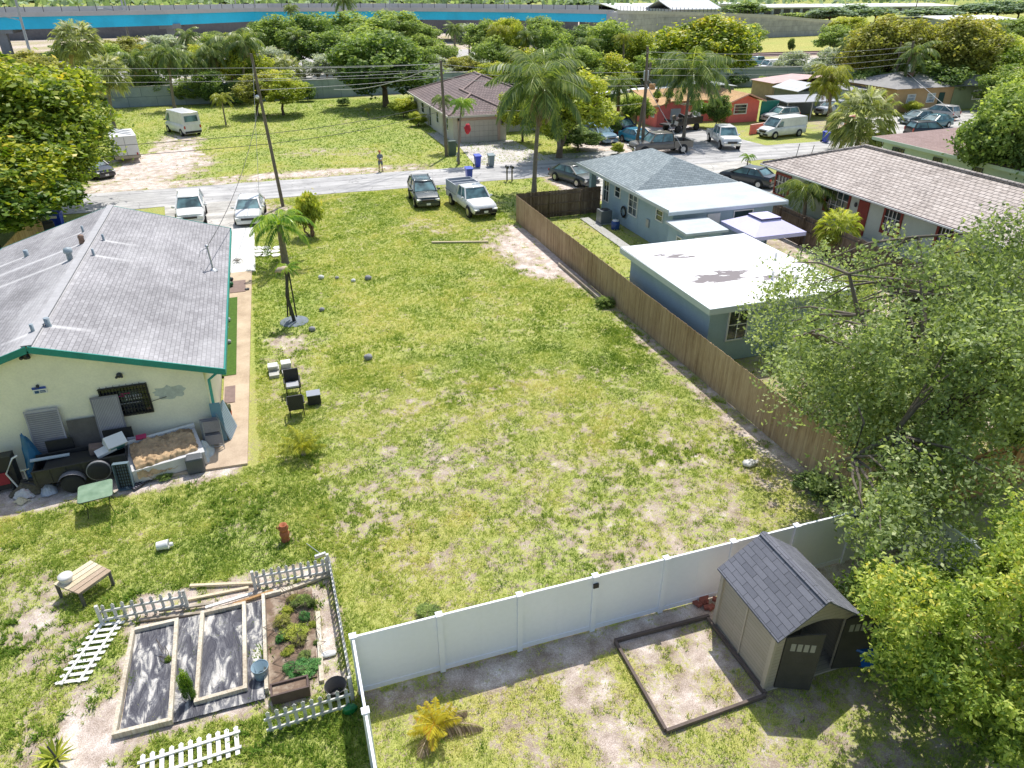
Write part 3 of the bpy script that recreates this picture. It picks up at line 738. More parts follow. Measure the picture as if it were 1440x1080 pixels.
wood_fence('bamboo-coloured board fence behind the cream house under the mango tree', (-14.6, 33), (-14.6, 52.5), woodmat('bamboo_boards', (0.24, 0.15, 0.07), (0.42, 0.30, 0.16), (0.55, 0.42, 0.26)), 1.9, .1, side=-1)
# lumber lying along the fence and on the lawn
m_lumber = woodmat('bare_lumber', (0.42, 0.34, 0.22), (0.58, 0.49, 0.34), (0.7, 0.62, 0.46))
def beam(label, a, b_, w, h, mat=m_wood_grey, group='timbers lying on the ground', name='timber'):
    a, b_ = Vector(a), Vector(b_); m = MB(); m.bar(a, b_, w, h); return tag(recenter(m.build(name, mat)), label, 'timber', group)
a, b_ = G(607, 342), G(687, 341)
beam('long pale board lying alone on the lawn behind the parked pickup', (a.x, a.y, .06), (b_.x, b_.y, .06), .14, .09, m_lumber)
beam('grey beam lying along the foot of the tall wooden fence', (15.25, 37.0, .1), (15.3, 30.8, .1), .2, .16)
a = G(1055, 652); tag(recenter(MB().blob((a.x, a.y, .05), (.28, .2, .08), 9, 5, .3, 4).build('stone', M('pale_rock', (0.62, 0.6, 0.55), .9, .2, 3))), 'flat white stone near the far end of the tall wooden fence', 'stone')
rocks = [(452, 392, .17, 'white round stone, leftmost of the row on the lot'), (474, 392, .12, 'small dark grey stone second in the row on the lot'), (497, 396, .13, 'flat pale stone third in the row on the lot'), (518, 393, .19, 'grey round stone, rightmost of the row on the lot'), (453, 437, .14, 'small grey stone half sunk in grass below the stone row'), (439, 465, .17, 'dark round stone right of the staked palm base'), (518, 505, .19, 'grey stone alone in the middle of the lawn')]
for i, (px, py, r, lab) in enumerate(rocks):
    q = G(px, py)
    tag(recenter(MB().blob((q.x, q.y, r*.55), (r, r*.9, r*.75), 12, 8, .1, i).build('stone', M('rock_light', (0.6, 0.6, 0.58), .9, .2, 5) if i in (0, 2) else M('rock_grey', (0.28, 0.28, 0.3), .9, .3, 5))), lab, 'stone', 'stones on the lawn')

# ============================================================ SHED
sh = T('garden_shed', 'brown resin garden shed with dark shingle gable roof and open double doors', 'shed', (9.0, 8.45, 0))
SX0, SX1, SY0, SY1 = 9.02, 11.12, 8.55, 10.62; SE, SR = 1.86, 2.66; sxm = (SX0+SX1)/2
m_resin = bricky('resin_siding', (0.42, 0.37, 0.30), (0.46, 0.40, 0.33), (0.29, 0.25, 0.2), 3, .11, .006, rough=.6, mott=.12, bmp=.35)
m_resin_p = M('resin_trim', (0.46, 0.40, 0.33), 0.6, .1)
m_resin_d = M('dark_resin', (0.055, 0.052, 0.048), 0.6, .25, 3)
m_shroof = bricky('dark_shingles', (0.125, 0.13, 0.155), (0.175, 0.18, 0.21), (0.03, 0.032, 0.038), .44, .15, .006, rough=.7, mott=.2)
w_ = MB()
w_.poly([(SX0, SY1, .05), (SX0, SY0, .05), (SX0, SY0, SE), (SX0, SY1, SE)]); w_.poly([(SX1, SY0, .05), (SX1, SY1, .05), (SX1, SY1, SE), (SX1, SY0, SE)])
w_.poly([(SX1, SY1, .05), (SX0, SY1, .05), (SX0, SY1, SE), (sxm, SY1, SR-.06), (SX1, SY1, SE)])
# front: jambs and arched gable above the opening
ox0, ox1, oz = SX0+.24, SX1-.24, 1.72
w_.box(SX0, ox0, SY0-.02, SY0+.03, .05, SE); w_.box(ox1, SX1, SY0-.02, SY0+.03, .05, SE)
n = 10; arc = [(ox0+(ox1-ox0)*k/n, SY0-.02, oz+.20*math.sin(PI*k/n)) for k in range(n+1)]
w_.poly([(SX0, SY0-.02, SE), (ox0, SY0-.02, SE-.02)]+arc+[(ox1, SY0-.02, SE-.02), (SX1, SY0-.02, SE), (sxm, SY0-.02, SR-.06)])
w_.poly([(SX0, SY0, .06), (SX1, SY0, .06), (SX1, SY1, .06), (SX0, SY1, .06)])
w_.build('wall', m_resin, sh)
c_ = MB()
for x in (SX0-.02, SX1+.02):
    for y in (SY0+.02, SY1-.02): c_.box(x-.035, x+.035, y-.06, y+.06, .03, SE-.02)
c_.bar((SX0-.01, (SY0+SY1)/2, .1), (SX0-.01, (SY0+SY1)/2, SE-.05), .03, .05)
c_.box(SX0-.04, SX1+.04, SY0-.06, SY1+.04, .0, .055)
c_.build('corner_trim', m_resin_p, sh)
oh = .16
def rf(side):
    x = SX0-.1 if side < 0 else SX1+.1; z = SE-.05
    return [(x, SY0-oh, z), (x, SY1+oh, z), (sxm, SY1+oh, SR), (sxm, SY0-oh, SR)]
for sd_ in (-1, 1):
    m = MB(); q = rf(sd_); m.slab(q if sd_ > 0 else q[::-1], .045); m.build('roof_panel', m_shroof, sh)
m = MB(); m.slab([(sxm-.1, SY0-oh-.005, SR-.025), (sxm, SY0-oh-.005, SR+.016), (sxm, SY1+oh+.005, SR+.016), (sxm-.1, SY1+oh+.005, SR-.025)], .012).slab([(sxm, SY0-oh-.005, SR+.016), (sxm+.1, SY0-oh-.005, SR-.025), (sxm+.1, SY1+oh+.005, SR-.025), (sxm, SY1+oh+.005, SR+.016)], .012); m.build('ridge_cap', m_shroof, sh)
def shed_door(hx, ang, lab):
    d = MB(); W_ = (ox1-ox0)/2-.01; sg = 1 if hx < sxm else -1
    o = Vector((hx, SY0-.05, .06)); dr = Vector((math.cos(ang), math.sin(ang), 0)); nn = Vector((-dr.y, dr.x, 0))
    pts = [o, o+dr*W_, o+dr*W_+Vector((0, 0, 1.83)), o+dr*W_*.5+Vector((0, 0, 1.77)), o+Vector((0, 0, 1.64))]
    th = nn*.045
    d.add([p for p in pts]+[p+th for p in pts], [(0, 1, 2, 3, 4), (9, 8, 7, 6, 5)]+[(i, 5+i, 5+(i+1) % 5, (i+1) % 5) for i in range(5)])
    do = d.build('door', m_resin_d, sh); do['label'] = lab
    for k in range(4):
        g = MB(); a0 = o+dr*(W_*(.16+.18*k)); 
        for side in (-1, 1):
            off = (th*1.12 if side > 0 else -nn*.006)
            q = [a0+off+Vector((0, 0, 1.25)), a0+dr*(W_*.13)+off+Vector((0, 0, 1.25)), a0+dr*(W_*.13)+off+Vector((0, 0, 1.48)), a0+off+Vector((0, 0, 1.48))]
            g.poly(q)
        g.build('door_window', M('pale_acrylic', (0.3, 0.3, 0.28), .3, .15), do)
shed_door(ox0, R(-24), 'dark door leaf standing ajar with four small panes'); shed_door(ox1, R(-12), 'dark door leaf folded right back')
# clutter inside the open doorway keeps the opening from reading as a hole
m = MB(); m.box(ox0+.9, ox1-.2, SY0+.9, SY1-.2, .065, 1.1); m.build('storage_shelf', m_resin_d, sh)
# planter frame on the ground beside the shed
fr = T('ground_frame', 'low dark timber frame around bare gravelly ground beside the shed', 'ground frame', (6.35, 8.35, 0))
m_fr = M('dark_edging', (0.13, 0.10, 0.085), .9, .3, 3)
for a, b_ in (((6.33, 8.33), (6.33, 10.87)), ((6.33, 10.9), (9.0, 10.86)), ((6.33, 8.3), (8.95, 8.38)), ((8.97, 8.42), (8.93, 10.8))):
    MB().bar((*a, .05), (*b_, .05), .07, .11).build('edge_board', m_fr, fr)
bricks = M('red_brick', (0.30, 0.10, 0.07), .9, .25, 5)
q0 = G(992, 848)
for i in range(9):
    a = random.Random(i).uniform(0, 3); x = q0.x+random.Random(i+9).uniform(-.32, .3); y = q0.y+random.Random(i+30).uniform(-.22, .2); z = .05+.07*(i > 5)
    tag(recenter(MB().obox((x, y, z), (.22, .12, .08), (0, .1, a)).build('brick', bricks)), 'red brick in the loose heap between white fence and shed', 'brick', 'loose red bricks by the shed')
def tarp(name, label, cat, cx, cy, rx, ry, h, mat, seed, rot=0, n=34, flat=.2, group=None, z0=0.0):
    """crumpled sheet draped on the ground or over a heap"""
    U, W = np.meshgrid(np.linspace(-1, 1, n), np.linspace(-1, 1, n)); x, y = U*rx, W*ry
    r = np.maximum(abs(U), abs(W)); rr = np.sqrt(U**2+W**2)
    z = h*np.clip(1-rr**2*.9, 0, 1)+(fbm(x*3+seed, y*3, 1.3, seed)-.5)*h*.9+np.abs(fbm(x*2, y*5, 1.6, seed+5)-.5)*h*.8
    z = np.maximum(z*(1-flat*r), .015); wob = 1+(fbm(U*3, W*3, 1, seed+3)-.5)*.5*r
    c, s = math.cos(rot), math.sin(rot); x, y = x*wob, y*wob
    V = np.stack([(c*x-s*y).ravel(), (s*x+c*y).ravel(), z.ravel()], 1); ix = np.arange(n*n).reshape(n, n)
    Fq = np.stack([ix[:-1, :-1].ravel(), ix[:-1, 1:].ravel(), ix[1:, 1:].ravel(), ix[1:, :-1].ravel()], 1)
    o = objof(name, fastmesh(name, V, Fq, mat, smooth=True)); o.location = (cx, cy, z0); return tag(o, label, cat, group)
q = G(1215, 896); 
kt = T('wading_pool', 'bright blue plastic tub behind the shed doors under the tree', 'tub', (11.95, 8.75, 0))
m_bt = paint('blue_tub', (0.005, 0.11, 0.42), .35)
MB().lathe([(.55, 0), (.6, .25), (.66, .62), (.70, .62), (.70, .66), (.62, .66), (.54, .1), (.02, .08)], (11.95, 8.8, 0), 20).build('tub_body', m_bt, kt)
MB().lathe([(.70, .6), (.73, .63), (.70, .67)], (11.95, 8.8, 0), 20).build('rolled_rim', m_bt, kt)

# ============================================================ PICKET FENCES
m_picket = M('chalky_white_paint', (0.62, 0.61, 0.57), .8, .18, 5, c2=(0.4, 0.38, 0.34))
m_picket_n = M('clean_white_paint', (0.78, 0.77, 0.73), .7, .1, 4)
def picket(label, p0, p1, n, mat, lying=None, hgt=.62, pw=.075, tilt=0.0, lean=(0, 0), posts=False):
    """small picket fence from p0 to p1; lying = ground direction of the picket tips"""
    p0, p1 = Vector(p0), Vector(p1); d = (p1-p0).normalized(); L = (p1-p0).length
    up = Vector((lean[0], lean[1], 1)).normalized() if lying is None else (Vector((*lying, 0)).normalized()+Vector((0, 0, .03))).normalized()
    nn = d.cross(up).normalized(); rd = random.Random(n+int(L*100))
    t = T('picket_fence', label, 'picket fence', p0, 0, 'small white picket fence sections')
    base = Vector((0, 0, .03)) if lying is not None else Vector((0, 0, 0))
    for k in range(n):
        c = p0+d*(L*(k+.5)/n)+base+up*rd.uniform(-.012, .012)+d*rd.uniform(-.006, .006); m = MB(); tw = d*(pw/2); th = nn*.009
        lp = [c-tw, c+tw, c+tw+up*(hgt-.09), c+tw*1.15+up*(hgt-.05), c+up*hgt, c-tw*1.15+up*(hgt-.05), c-tw+up*(hgt-.09)]
        m.add([v-th for v in lp]+[v+th for v in lp], [tuple(range(7)), tuple(range(13, 6, -1))]+[(i, 7+i, 7+(i+1) % 7, (i+1) % 7) for i in range(7)])
        m.build('picket', mat, t)
    for h in (.14, hgt-.2):
        m = MB(); o = nn*.03; m.bar(p0+base+up*h+o, p1+base+up*h+o, .035, .06, up=up); m.build('rail', mat, t)
    if posts:
        for q in (p0, p1):
            m = MB(); m.bar(q-up*.05+nn*.05, q+up*(hgt+.04)+nn*.05, .075, .075); m.build('post', mat, t)
    return t
picket('upright grey-white picket fence beside the wooden bench', (-5.9, 15.62, .0), (-3.85, 15.5, .0), 9, m_picket, posts=True)
picket('upright grey-white picket fence at the back of the garden beds', (-2.15, 15.65, 0), (-.22, 15.55, 0), 10, m_picket, posts=True)
picket('long picket fence seen edge-on along the right of the garden beds', (-.12, 15.5, 0), (-.05, 11.3, 0), 26, m_picket, posts=True, hgt=.75)
picket('upright worn picket fence at the camera side of the planted bed', (-1.98, 11.05, 0), (-.12, 11.12, 0), 10, m_picket, posts=False, hgt=.68)
a, b_ = G(80, 965), G(148, 885)
picket('clean white picket panel lying flat on the grass left of the beds', (-6.0, 13.75, 0), (-5.35, 15.55, 0), 10, m_picket_n, lying=(-1, .12), hgt=.72, pw=.09)
picket('clean white picket section at the bottom edge, in front of the frames', (-4.55, 10.62, 0), (-2.5, 10.72, 0), 11, m_picket_n, lying=(-.05, .75), hgt=.72, pw=.09)
# ============================================================ GARDEN BEDS
m_bedw = woodmat('bed_boards', (0.34, 0.27, 0.19), (0.58, 0.52, 0.41), (0.76, 0.73, 0.65))
def bed(label, c4_, h=.16, name='bed_frame', w=.09, mat=None):
    t = T(name, label, 'garden bed', (*c4_[0], 0)); mat = mat or m_bedw
    for i in range(4):
        a, b_ = Vector((*c4_[i], h/2)), Vector((*c4_[(i+1) % 4], h/2)); m = MB(); m.t = random.random(); d = (b_-a).normalized()
        m.bar(a-d*w/2*(1 if i % 2 else -1), b_+d*w/2*(1 if i % 2 else -1), w, h); m.build('edge_board', mat, t)
    return t
q1 = [(-5.13, 12.0), (-4.0, 11.98), (-4.08, 15.0), (-5.1, 15.0)]; bed('left empty bed frame of pale boards over crumpled black sheeting', q1)
q2 = [(-3.48, 12.3), (-2.42, 12.33), (-2.44, 15.05), (-3.46, 15.05)]; bed('middle empty bed frame of pale boards over crumpled black sheeting', q2)
# crumpled black weed sheet with sand on it
msh, nt, b = newmat('sandy_black_sheet'); p = pos(nt)
mp = nt.nodes.new('ShaderNodeMapping'); mp.inputs['Rotation'].default_value = (0, 0, .5); mp.inputs['Scale'].default_value = (1.25, .4, 1); nt.links.new(p, mp.inputs[0])
n1 = nt.nodes.new('ShaderNodeTexNoise'); n1.inputs['Scale'].default_value = 3.0; n1.inputs['Detail'].default_value = 4; n1.inputs['Distortion'].default_value = 1.0; n1.inputs['Roughness'].default_value = .62; nt.links.new(mp.outputs[0], n1.inputs['Vector'])
n2 = noise(nt, p, 26, 3)
ff = mathn(nt, 'ADD', mathn(nt, 'MULTIPLY', n1.outputs[0], .88), mathn(nt, 'MULTIPLY', n2, .12))
nt.links.new(ramp(nt, ff, [(.45, (.045, .045, .06)), (.53, (.13, .13, .145)), (.565, (.33, .32, .30)), (.62, (.54, .51, .47)), (.72, (.66, .63, .58))]), b.inputs['Base Color'])
b.inputs['Roughness'].default_value = .6; bump(nt, b, n1.outputs[0], .9, .06)
n = 90; U, W = np.meshgrid(np.linspace(-5.05, -2.0, n), np.linspace(11.95, 15.1, n))
z = .02+.08*fbm(U+W*.4, W*.6, 2.4, 8)*fbm(U, W, 1.1, 4)+.035*np.abs(fbm(U*2, W*1.1, 2.2, 3)-.5)
ix = np.arange(n*n).reshape(n, n); Fq = np.stack([ix[:-1, :-1].ravel(), ix[:-1, 1:].ravel(), ix[1:, 1:].ravel(), ix[1:, :-1].ravel()], 1)
o = objof('weed_sheet', fastmesh('weed_sheet', np.stack([U.ravel()+3.5, W.ravel()-13.5, z.ravel()], 1), Fq, msh, smooth=True)); o.location = (-3.5, 13.5, 0)
tag(o, 'wrinkled black plastic weed sheet dusted with white sand under the bed frames', 'plastic sheet')
q3 = [(-1.98, 12.1), (-1.06, 12.15), (-1.0, 15.0), (-1.95, 15.1)]
pb = T('planted_bed', 'planted bed of weeds and leafy greens framed by boards on the right', 'garden bed', (-1.95, 12.1, 0))
MB().bar((-1.95, 12.1, .09), (-1.95, 15.2, .09), .08, .18).build('edge_board', m_bedw, pb)
MB().bar((-1.9, 15.2, .07), (-1.5, 15.22, .07), .08, .14).build('edge_board', m_bedw, pb)
MB().poly([(-1.9, 12.2, .03), (-.8, 12.2, .03), (-.7, 15.2, .03), (-1.9, 15.2, .03)]).build('soil', M('bed_soil', (0.19, 0.13, 0.09), .95, .35, 4, c2=(0.36, 0.29, 0.22)), pb)
beam('pale board lying along the right of the planted bed', (-.72, 12.0, .05), (-.62, 14.2, .05), .11, .07, m_bedw)
beam('light board lying behind the planted bed at the foot of the picket fence', (-1.5, 15.25, .05), (-.25, 15.5, .05), .13, .08, m_bedw)
for i, (a, b__, lab) in enumerate((((350, 828), (265, 845), 'thin yellowish board, topmost of the pile between the two picket fences'), ((365, 822), (268, 826), 'thin yellowish board nearest the lawn between the picket fences'), ((356, 838), (290, 858), 'pale white board in the pile beside the picket fences'), ((330, 858), (196, 874), 'long grey timber in front of the bench-side picket fence'), ((385, 833), (328, 853), 'brown timber by the back corner of the middle bed frame'), ((300, 852), (225, 862), 'grey timber crossing the long one near the bed frames'))):
    a, b__ = G(*a), G(*b__); beam(lab, (a.x, a.y, .05+.02*(i % 3)), (b__.x, b__.y, .05+.02*(i % 3)), .08, .05, (m_lumber, m_lumber, m_picket_n, m_wood_grey, m_fence_o, m_wood_grey)[i])
# planter box
px_ = T('planter_box', 'dark brown wooden planter box full of soil at the front of the planted bed', 'planter', (-1.42, 11.95, 0))
m_pl = M('planter_wood', (0.11, 0.075, 0.065), .85, .3, 4)
m = MB(); m.box(-1.85, -1.0, 11.72, 11.76, 0, .32); m.box(-1.85, -1.0, 12.04, 12.08, 0, .32); m.box(-1.85, -1.81, 11.765, 12.035, 0, .32); m.box(-1.04, -1.0, 11.765, 12.035, 0, .32); m.build('box_side', m_pl, px_)
MB().box(-1.805, -1.045, 11.765, 12.035, .02, .26).build('soil', MATS['bed_soil'], px_)
# buckets
def bucket(label, x, y, r, h, mat, z=0, lid=False, cat='bucket', name='bucket'):
    t = T(name, label, cat, (x, y, z)); m = MB()
    m.lathe([(r*.8, 0), (r*.95, h*.7), (r, h), (r*1.07, h), (r*1.07, h-.02), (r*.93, h-.02), (r*.75, .03), (.01, .03)], (x, y, z), 20); m.build('bucket_body', mat, t)
    hn = MB(); hn.tube([(x+r*1.03*math.cos(a), y+r*1.03*math.sin(a), z+h*.9-.1*math.sin(a)) for a in np.linspace(0, PI, 9)], .006, 5); hn.build('handle', m_steel, t)
    if lid: MB().lathe([(r*1.05, h+.002), (r*1.05, h+.03), (.01, h+.035)], (x, y, z), 20).build('lid', mat, t)
    return t
q = G(369, 957); bucket('blue-grey bucket standing between the middle frame and the planted bed', q.x, q.y+.1, .19, .38, paint('bluegrey_plastic', (0.22, 0.32, 0.38), .5))
q = G(480, 972); bucket('black nursery pot behind the worn picket fence', -.42, 11.55, .24, .35, m_black, cat='plant pot', name='plant_pot')
q = G(490, 990); tag(recenter(MB().blob((-.2, 11.0, .12), (.16, .1, .14), 8, 6, .25, 4).build('watering_can', paint('green_plastic', (0, .2, .05), .4))), 'small green plastic watering can at the foot of the white fence corner', 'watering can')
tag(recenter(MB().blob((-.52, 12.75, .05), (.22, .1, .05), 9, 5, .25, 9).build('stone', M('rock_light', (0.6, 0.6, 0.58), .9, .2, 5))), 'flat white stone beside the board in the planted bed', 'stone', 'stones on the lawn')
# bench with pot
bt = T('garden_bench', 'weathered wooden bench made of pale planks with four legs', 'bench', (-6.6, 16.5, 0))
A0, B0, C0, D0 = Vector((-7.18, 16.97, .5)), Vector((-6.46, 16.36, .5)), Vector((-5.78, 17.02, .5)), Vector((-6.4, 17.65, .5))
for k in range(5):
    m = MB(); m.t = random.random(); f0, f1 = (k+.06)/5, (k+.94)/5
    m.slab([A0.lerp(B0, f0), A0.lerp(B0, f1), D0.lerp(C0, f1), D0.lerp(C0, f0)], .03); m.build('seat_plank', m_lumber if k < 3 else woodmat('bench_brown', (.3, .22, .15), (.42, .32, .23), (.52, .42, .32)), bt)
for q in (A0, B0, C0, D0):
    c = (A0+C0)/2; q2_ = q.lerp(c, .1); m = MB(); m.bar((q2_.x, q2_.y, 0), (q2_.x, q2_.y, .466), .07, .07); m.build('leg', M('dark_leg', (0.12, .11, .10), .8, .3), bt)
for a, b_ in ((A0, B0), (B0, C0), (C0, D0), (D0, A0)):
    c = (A0+C0)/2; a, b_ = a.lerp(c, .1), b_.lerp(c, .1); MB().bar((a.x, a.y, .43), (b_.x, b_.y, .43), .03, .07).build('apron_rail', m_wood_grey, bt)
bucket('round white pot standing on the wooden bench', -6.85, 16.98, .17, .16, M('pot_white', (0.72, .7, .66), .5, .06), z=.5, cat='pot', name='pot', lid=True)
# fallen white bucket
q = G(231, 772); tb = T('bucket', 'white bucket tipped over on the grass', 'bucket', (q.x, q.y, 0))
m = MB(); m.lathe([(.12, -.17), (.14, .1), (.15, .15), (.13, .15), (.11, -.1), (.01, -.1)], (q.x, q.y, .15), 16, 'x'); m.build('bucket_body', m_white, tb)
MB().lathe([(.05, .16), (.07, .2), (.06, .26)], (q.x, q.y, .12), 12, 'x').build('spout', m_white, tb)
# terracotta figure pot
q = G(402, 760); tp = T('terracotta_urn', 'stacked terracotta clay urn standing in the grass', 'urn', (q.x, q.y, 0)); mt_ = M('terracotta', (0.36, .12, .05), .8, .2, 6)
MB().lathe([(.12, 0), (.14, .03), (.1, .08), (.13, .2), (.15, .28), (.1, .36)], (q.x, q.y, 0), 16).build('lower_pot', mt_, tp)
MB().lathe([(.09, .362), (.14, .44), (.15, .5), (.1, .56), (.12, .6), (.09, .6), (.02, .5)], (q.x, q.y, 0), 16).build('upper_pot', mt_, tp)
MB().tube([(q.x-.13, q.y, .48), (q.x-.2, q.y, .52), (q.x-.15, q.y, .58)], .018, 6).build('handle', mt_, tp)
# shovel-like tool leaning on picket corner
tl = T('garden_tool', 'grey garden hoe leaning on the corner of the back picket fence', 'hoe', (-.4, 15.8, 0))
MB().tube([(-.7, 17.0, .04), (-.35, 15.85, .55)], .015, 6).build('handle', m_steel, tl); MB().obox((-.36, 15.84, .5), (.3, .05, .16), (.4, 0, .2)).build('blade', m_steel, tl)
# concrete pavers in two stacks, four stacked blocks
for i, (px, py, hh, lab) in enumerate(((386, 528, .34, 'left stack of white concrete pavers on the lawn'), (404, 524, .34, 'right stack of white concrete pavers on the lawn'))):
    q = G(px, py); t = T('paver_stack', lab, 'pavers', (q.x, q.y, 0), 0, 'stacks of pavers on the lawn')
    for k in range(5):
        rd = random.Random(k+i*7)
        MB().obox((q.x+rd.uniform(-.03, .03), q.y+.35+rd.uniform(-.03, .03), .035+k*.072), (.4, .4, .062), (0, 0, rd.uniform(-.08, .08))).build('paver', m_conc if k < 4 else M('paver_white', (.68, .67, .63), .9, .12, 3), t)
    for k in range(2):
        MB().obox((q.x, q.y-.08, .035+k*.072), (.4, .38, .062), (0, 0, .05*k)).build('paver', m_conc, t)
# flat broken pavers beside the path
for k in range(9):
    rd = random.Random(k+50); px = 362+k % 3*13+rd.uniform(-2, 2); py = 349+(k//3)*5; q = G(px, py)
    pts = [(q.x+(.33+rd.uniform(-.08, .04))*math.cos(a), q.y+(.33+rd.uniform(-.08, .04))*math.sin(a), .05) for a in np.linspace(0, 2*PI, 7)[:-1]]
    tag(recenter(MB().slab(pts, .05).build('paving_stone', MATS['paver_white'])), 'flat white stepping slab in the patch by the side path', 'paving slab', 'white slabs by the side path')
# ============================================================ CLUTTER BEHIND THE CREAM HOUSE
def panel(name, label, cat, xb, yb, w_, h_, lean, mat, slats=0, th=.04, smat=None, group=None, rz=0, roll=0.0):
    """door/shutter panel standing at (xb,yb) leaning back (+y) by lean radians"""
    t = T(name, label, cat, (xb, yb, 0), rz, group)
    mt = Matrix.Translation((xb, yb, 0)) @ Matrix.Rotation(rz, 4, 'Z') @ Matrix.Rotation(-lean, 4, 'X') @ Matrix.Rotation(roll, 4, 'Y')
    m = MB(); m.box(-w_/2, w_/2, 0, th, .02, h_, mt); m.build('board', mat, t)
    if slats:
        m = MB()
        if slats > 0:
            for k in range(slats): x = -w_/2+.05+(w_-.1)*(k+.5)/slats; m.box(x-.3*(w_-.1)/slats, x+.3*(w_-.1)/slats, -.014, -.001, .07, h_-.06, mt)
        else:
            for k in range(-slats): z = .07+(h_-.14)*(k+.5)/(-slats); m.box(-w_/2+.05, w_/2-.05, -.014, -.001, z-.3*(h_-.14)/(-slats), z+.3*(h_-.14)/(-slats), mt)
        m.build('louvres', smat or mat, t)
    return t
m_pale = M('pale_grey_panel', (0.42, .40, .42), .6, .12, 2); m_pale2 = M('shadow_grey_panel', (0.24, .23, .25), .7, .15, 2)
panel('louvre_door', 'leftmost pale grey louvred door leaning on the cream wall', 'door panel', -8.35, 23.33, 1.0, 2.3, .13, m_pale, -30, smat=m_pale2, group='panels leaning on the cream wall')
panel('louvre_door', 'striped grey louvred shutter leaning across the barred window', 'shutter', -6.45, 23.36, .85, 2.45, .11, m_pale2, 16, smat=m_pale, group='panels leaning on the cream wall')
panel('brown_board', 'plain brown-grey board leaning between the two louvred doors', 'board', -7.3, 23.34, .9, 1.75, .16, M('brown_board', (.13, .115, .10), .8, .25, 3), group='panels leaning on the cream wall')
panel('black_screen', 'black mesh screen leaning in front of the leftmost louvred door', 'screen', -8.05, 23.18, .8, 1.25, .1, m_black, group='panels leaning on the cream wall')
panel('black_slab', 'black slab leaning under the striped shutter', 'panel', -6.3, 23.22, .9, 1.3, .1, m_black, group='panels leaning on the cream wall')
panel('white_door', 'white cabinet door leaning low behind the trailer', 'door panel', -6.2, 23.13, .85, .95, .1, M('offwhite_door', (.5, .5, .55), .6, .1), group='panels leaning on the cream wall')
tarp('blue_tarp', 'bunched blue tarpaulin against the cream wall left of the louvred door', 'tarpaulin', -8.9, 23.2, .3, .4, 1.5, paint('blue_tarp_cloth', (.02, .14, .27), .5), 5)
tarp('dry_brush', 'pile of dry branches and leaves at the foot of the cream wall', 'brush pile', -9.0, 22.5, .6, .35, .3, M('dry_litter', (.13, .11, .07), .95, .5, 12), 9)
# black cart at the left edge
ct = T('hand_cart', 'black hand cart with white tubular handle at the left edge of the photo', 'cart', (-9.75, 22.9, 0))
MB().obox((-9.75, 22.95, .62), (.75, .5, 1.1), (-.12, 0, .1)).build('cart_body', m_black, ct)
MB().tube([(-9.3, 22.5, .05), (-9.55, 22.6, .7), (-9.25, 22.65, 1.2), (-9.1, 22.7, 1.25)], .03, 6).build('handle', m_white, ct)
MB().obox((-9.7, 22.65, .5), (.3, .05, .4), (-.12, 0, .1)).build('red_panel', M('red_cloth', (.3, .02, .03), .7, .3), ct)
for x in (-10, -9.5): MB().lathe([(.03, -.03), (.12, -.03), (.12, .03), (.03, .03)], (x, 22.65, .13), 12, 'x').build('wheel', m_tyre, ct)
# trailer
tr = T('utility_trailer', 'black open trailer with side-mounted spare wheel, loaded with junk behind the cream house', 'trailer', (-7.35, 22.6, 0), R(4))
m_tr = M('trailer_black', (.03, .03, .032), .5, .4, 6)
m = MB(); Lx, Wy = 1.35, .5
m.box(-Lx, Lx, -Wy, -Wy+.03, .42, .92); m.box(-Lx, Lx, Wy-.03, Wy, .42, .92); m.box(-Lx, -Lx+.03, -Wy+.031, Wy-.031, .42, .92); m.box(Lx-.03, Lx, -Wy+.031, Wy-.031, .42, .92); m.box(-Lx+.031, Lx-.031, -Wy+.031, Wy-.031, .42, .46)
for k in range(7): x = -Lx+.05+k*(2*Lx-.1)/6; m.box(x-.02, x+.02, -Wy-.025, -Wy-.002, .42, .92)
m.build('cargo_box', m_tr, tr, local=True)
m = MB(); m.box(-Lx, Lx, -Wy-.03, -Wy+.04, .922, .96); m.box(-Lx, Lx, Wy-.04, Wy+.03, .922, .96); m.build('top_rail', m_tr, tr, local=True)
m = MB(); m.bar((-Lx-.01, 0, .4), (-Lx-.5, 0, .42), .07, .07); m.bar((-Lx-.01, -.4, .4), (-Lx-.45, 0, .38), .05, .05); m.build('drawbar', m_dark, tr, local=True)
m = MB(); m.tube([(-Lx-.3, 0, .06), (-Lx-.3, 0, .8)], .03, 8); m.bar((-Lx-.4, 0, .8), (-Lx-.15, 0, .82), .03, .03); m.build('jack', m_steel, tr, local=True)
m_fend = M('fender_grey', (.2, .2, .21), .5, .2)
for x, y, z, nm in ((-.32, -Wy-.13, .34, 'wheel'), (-.32, Wy+.13, .34, 'wheel'), (.5, -Wy-.13, .62, 'spare_wheel')):
    wobj = MB().lathe([(.17, -.09), (.31, -.08), (.34, -.04), (.34, .04), (.31, .08), (.17, .09)], (x, y, z), 22, 'y').build(nm, m_tyre, tr, local=True)
    MB().lathe([(.01, -.05), (.17, -.065), (.17, .065), (.01, .05)], (x, y, z), 16, 'y').build('rim', m_dark, wobj, local=True)
    if nm == 'wheel':
        f = MB(); pts = [(x+.41*math.cos(a), y, z+.41*math.sin(a)) for a in np.linspace(.15, PI-.15, 11)]
        for a, b_ in zip(pts[:-1], pts[1:]): f.poly([(a[0], y-.12, a[2]), (b_[0], y-.12, b_[2]), (b_[0], y+.12, b_[2]), (a[0], y+.12, a[2])])
        f.build('fender', m_fend, tr, local=True)
    else: MB().lathe([(.345, -.05), (.36, -.05), (.36, .05), (.345, .05)], (x, y, z), 22, 'y').build('tread_band', m_fend, wobj, local=True)
a_ = R(4)
def TR(x, y, z): return (-7.35+x*math.cos(a_)-y*math.sin(a_), 22.6+x*math.sin(a_)+y*math.cos(a_), z)
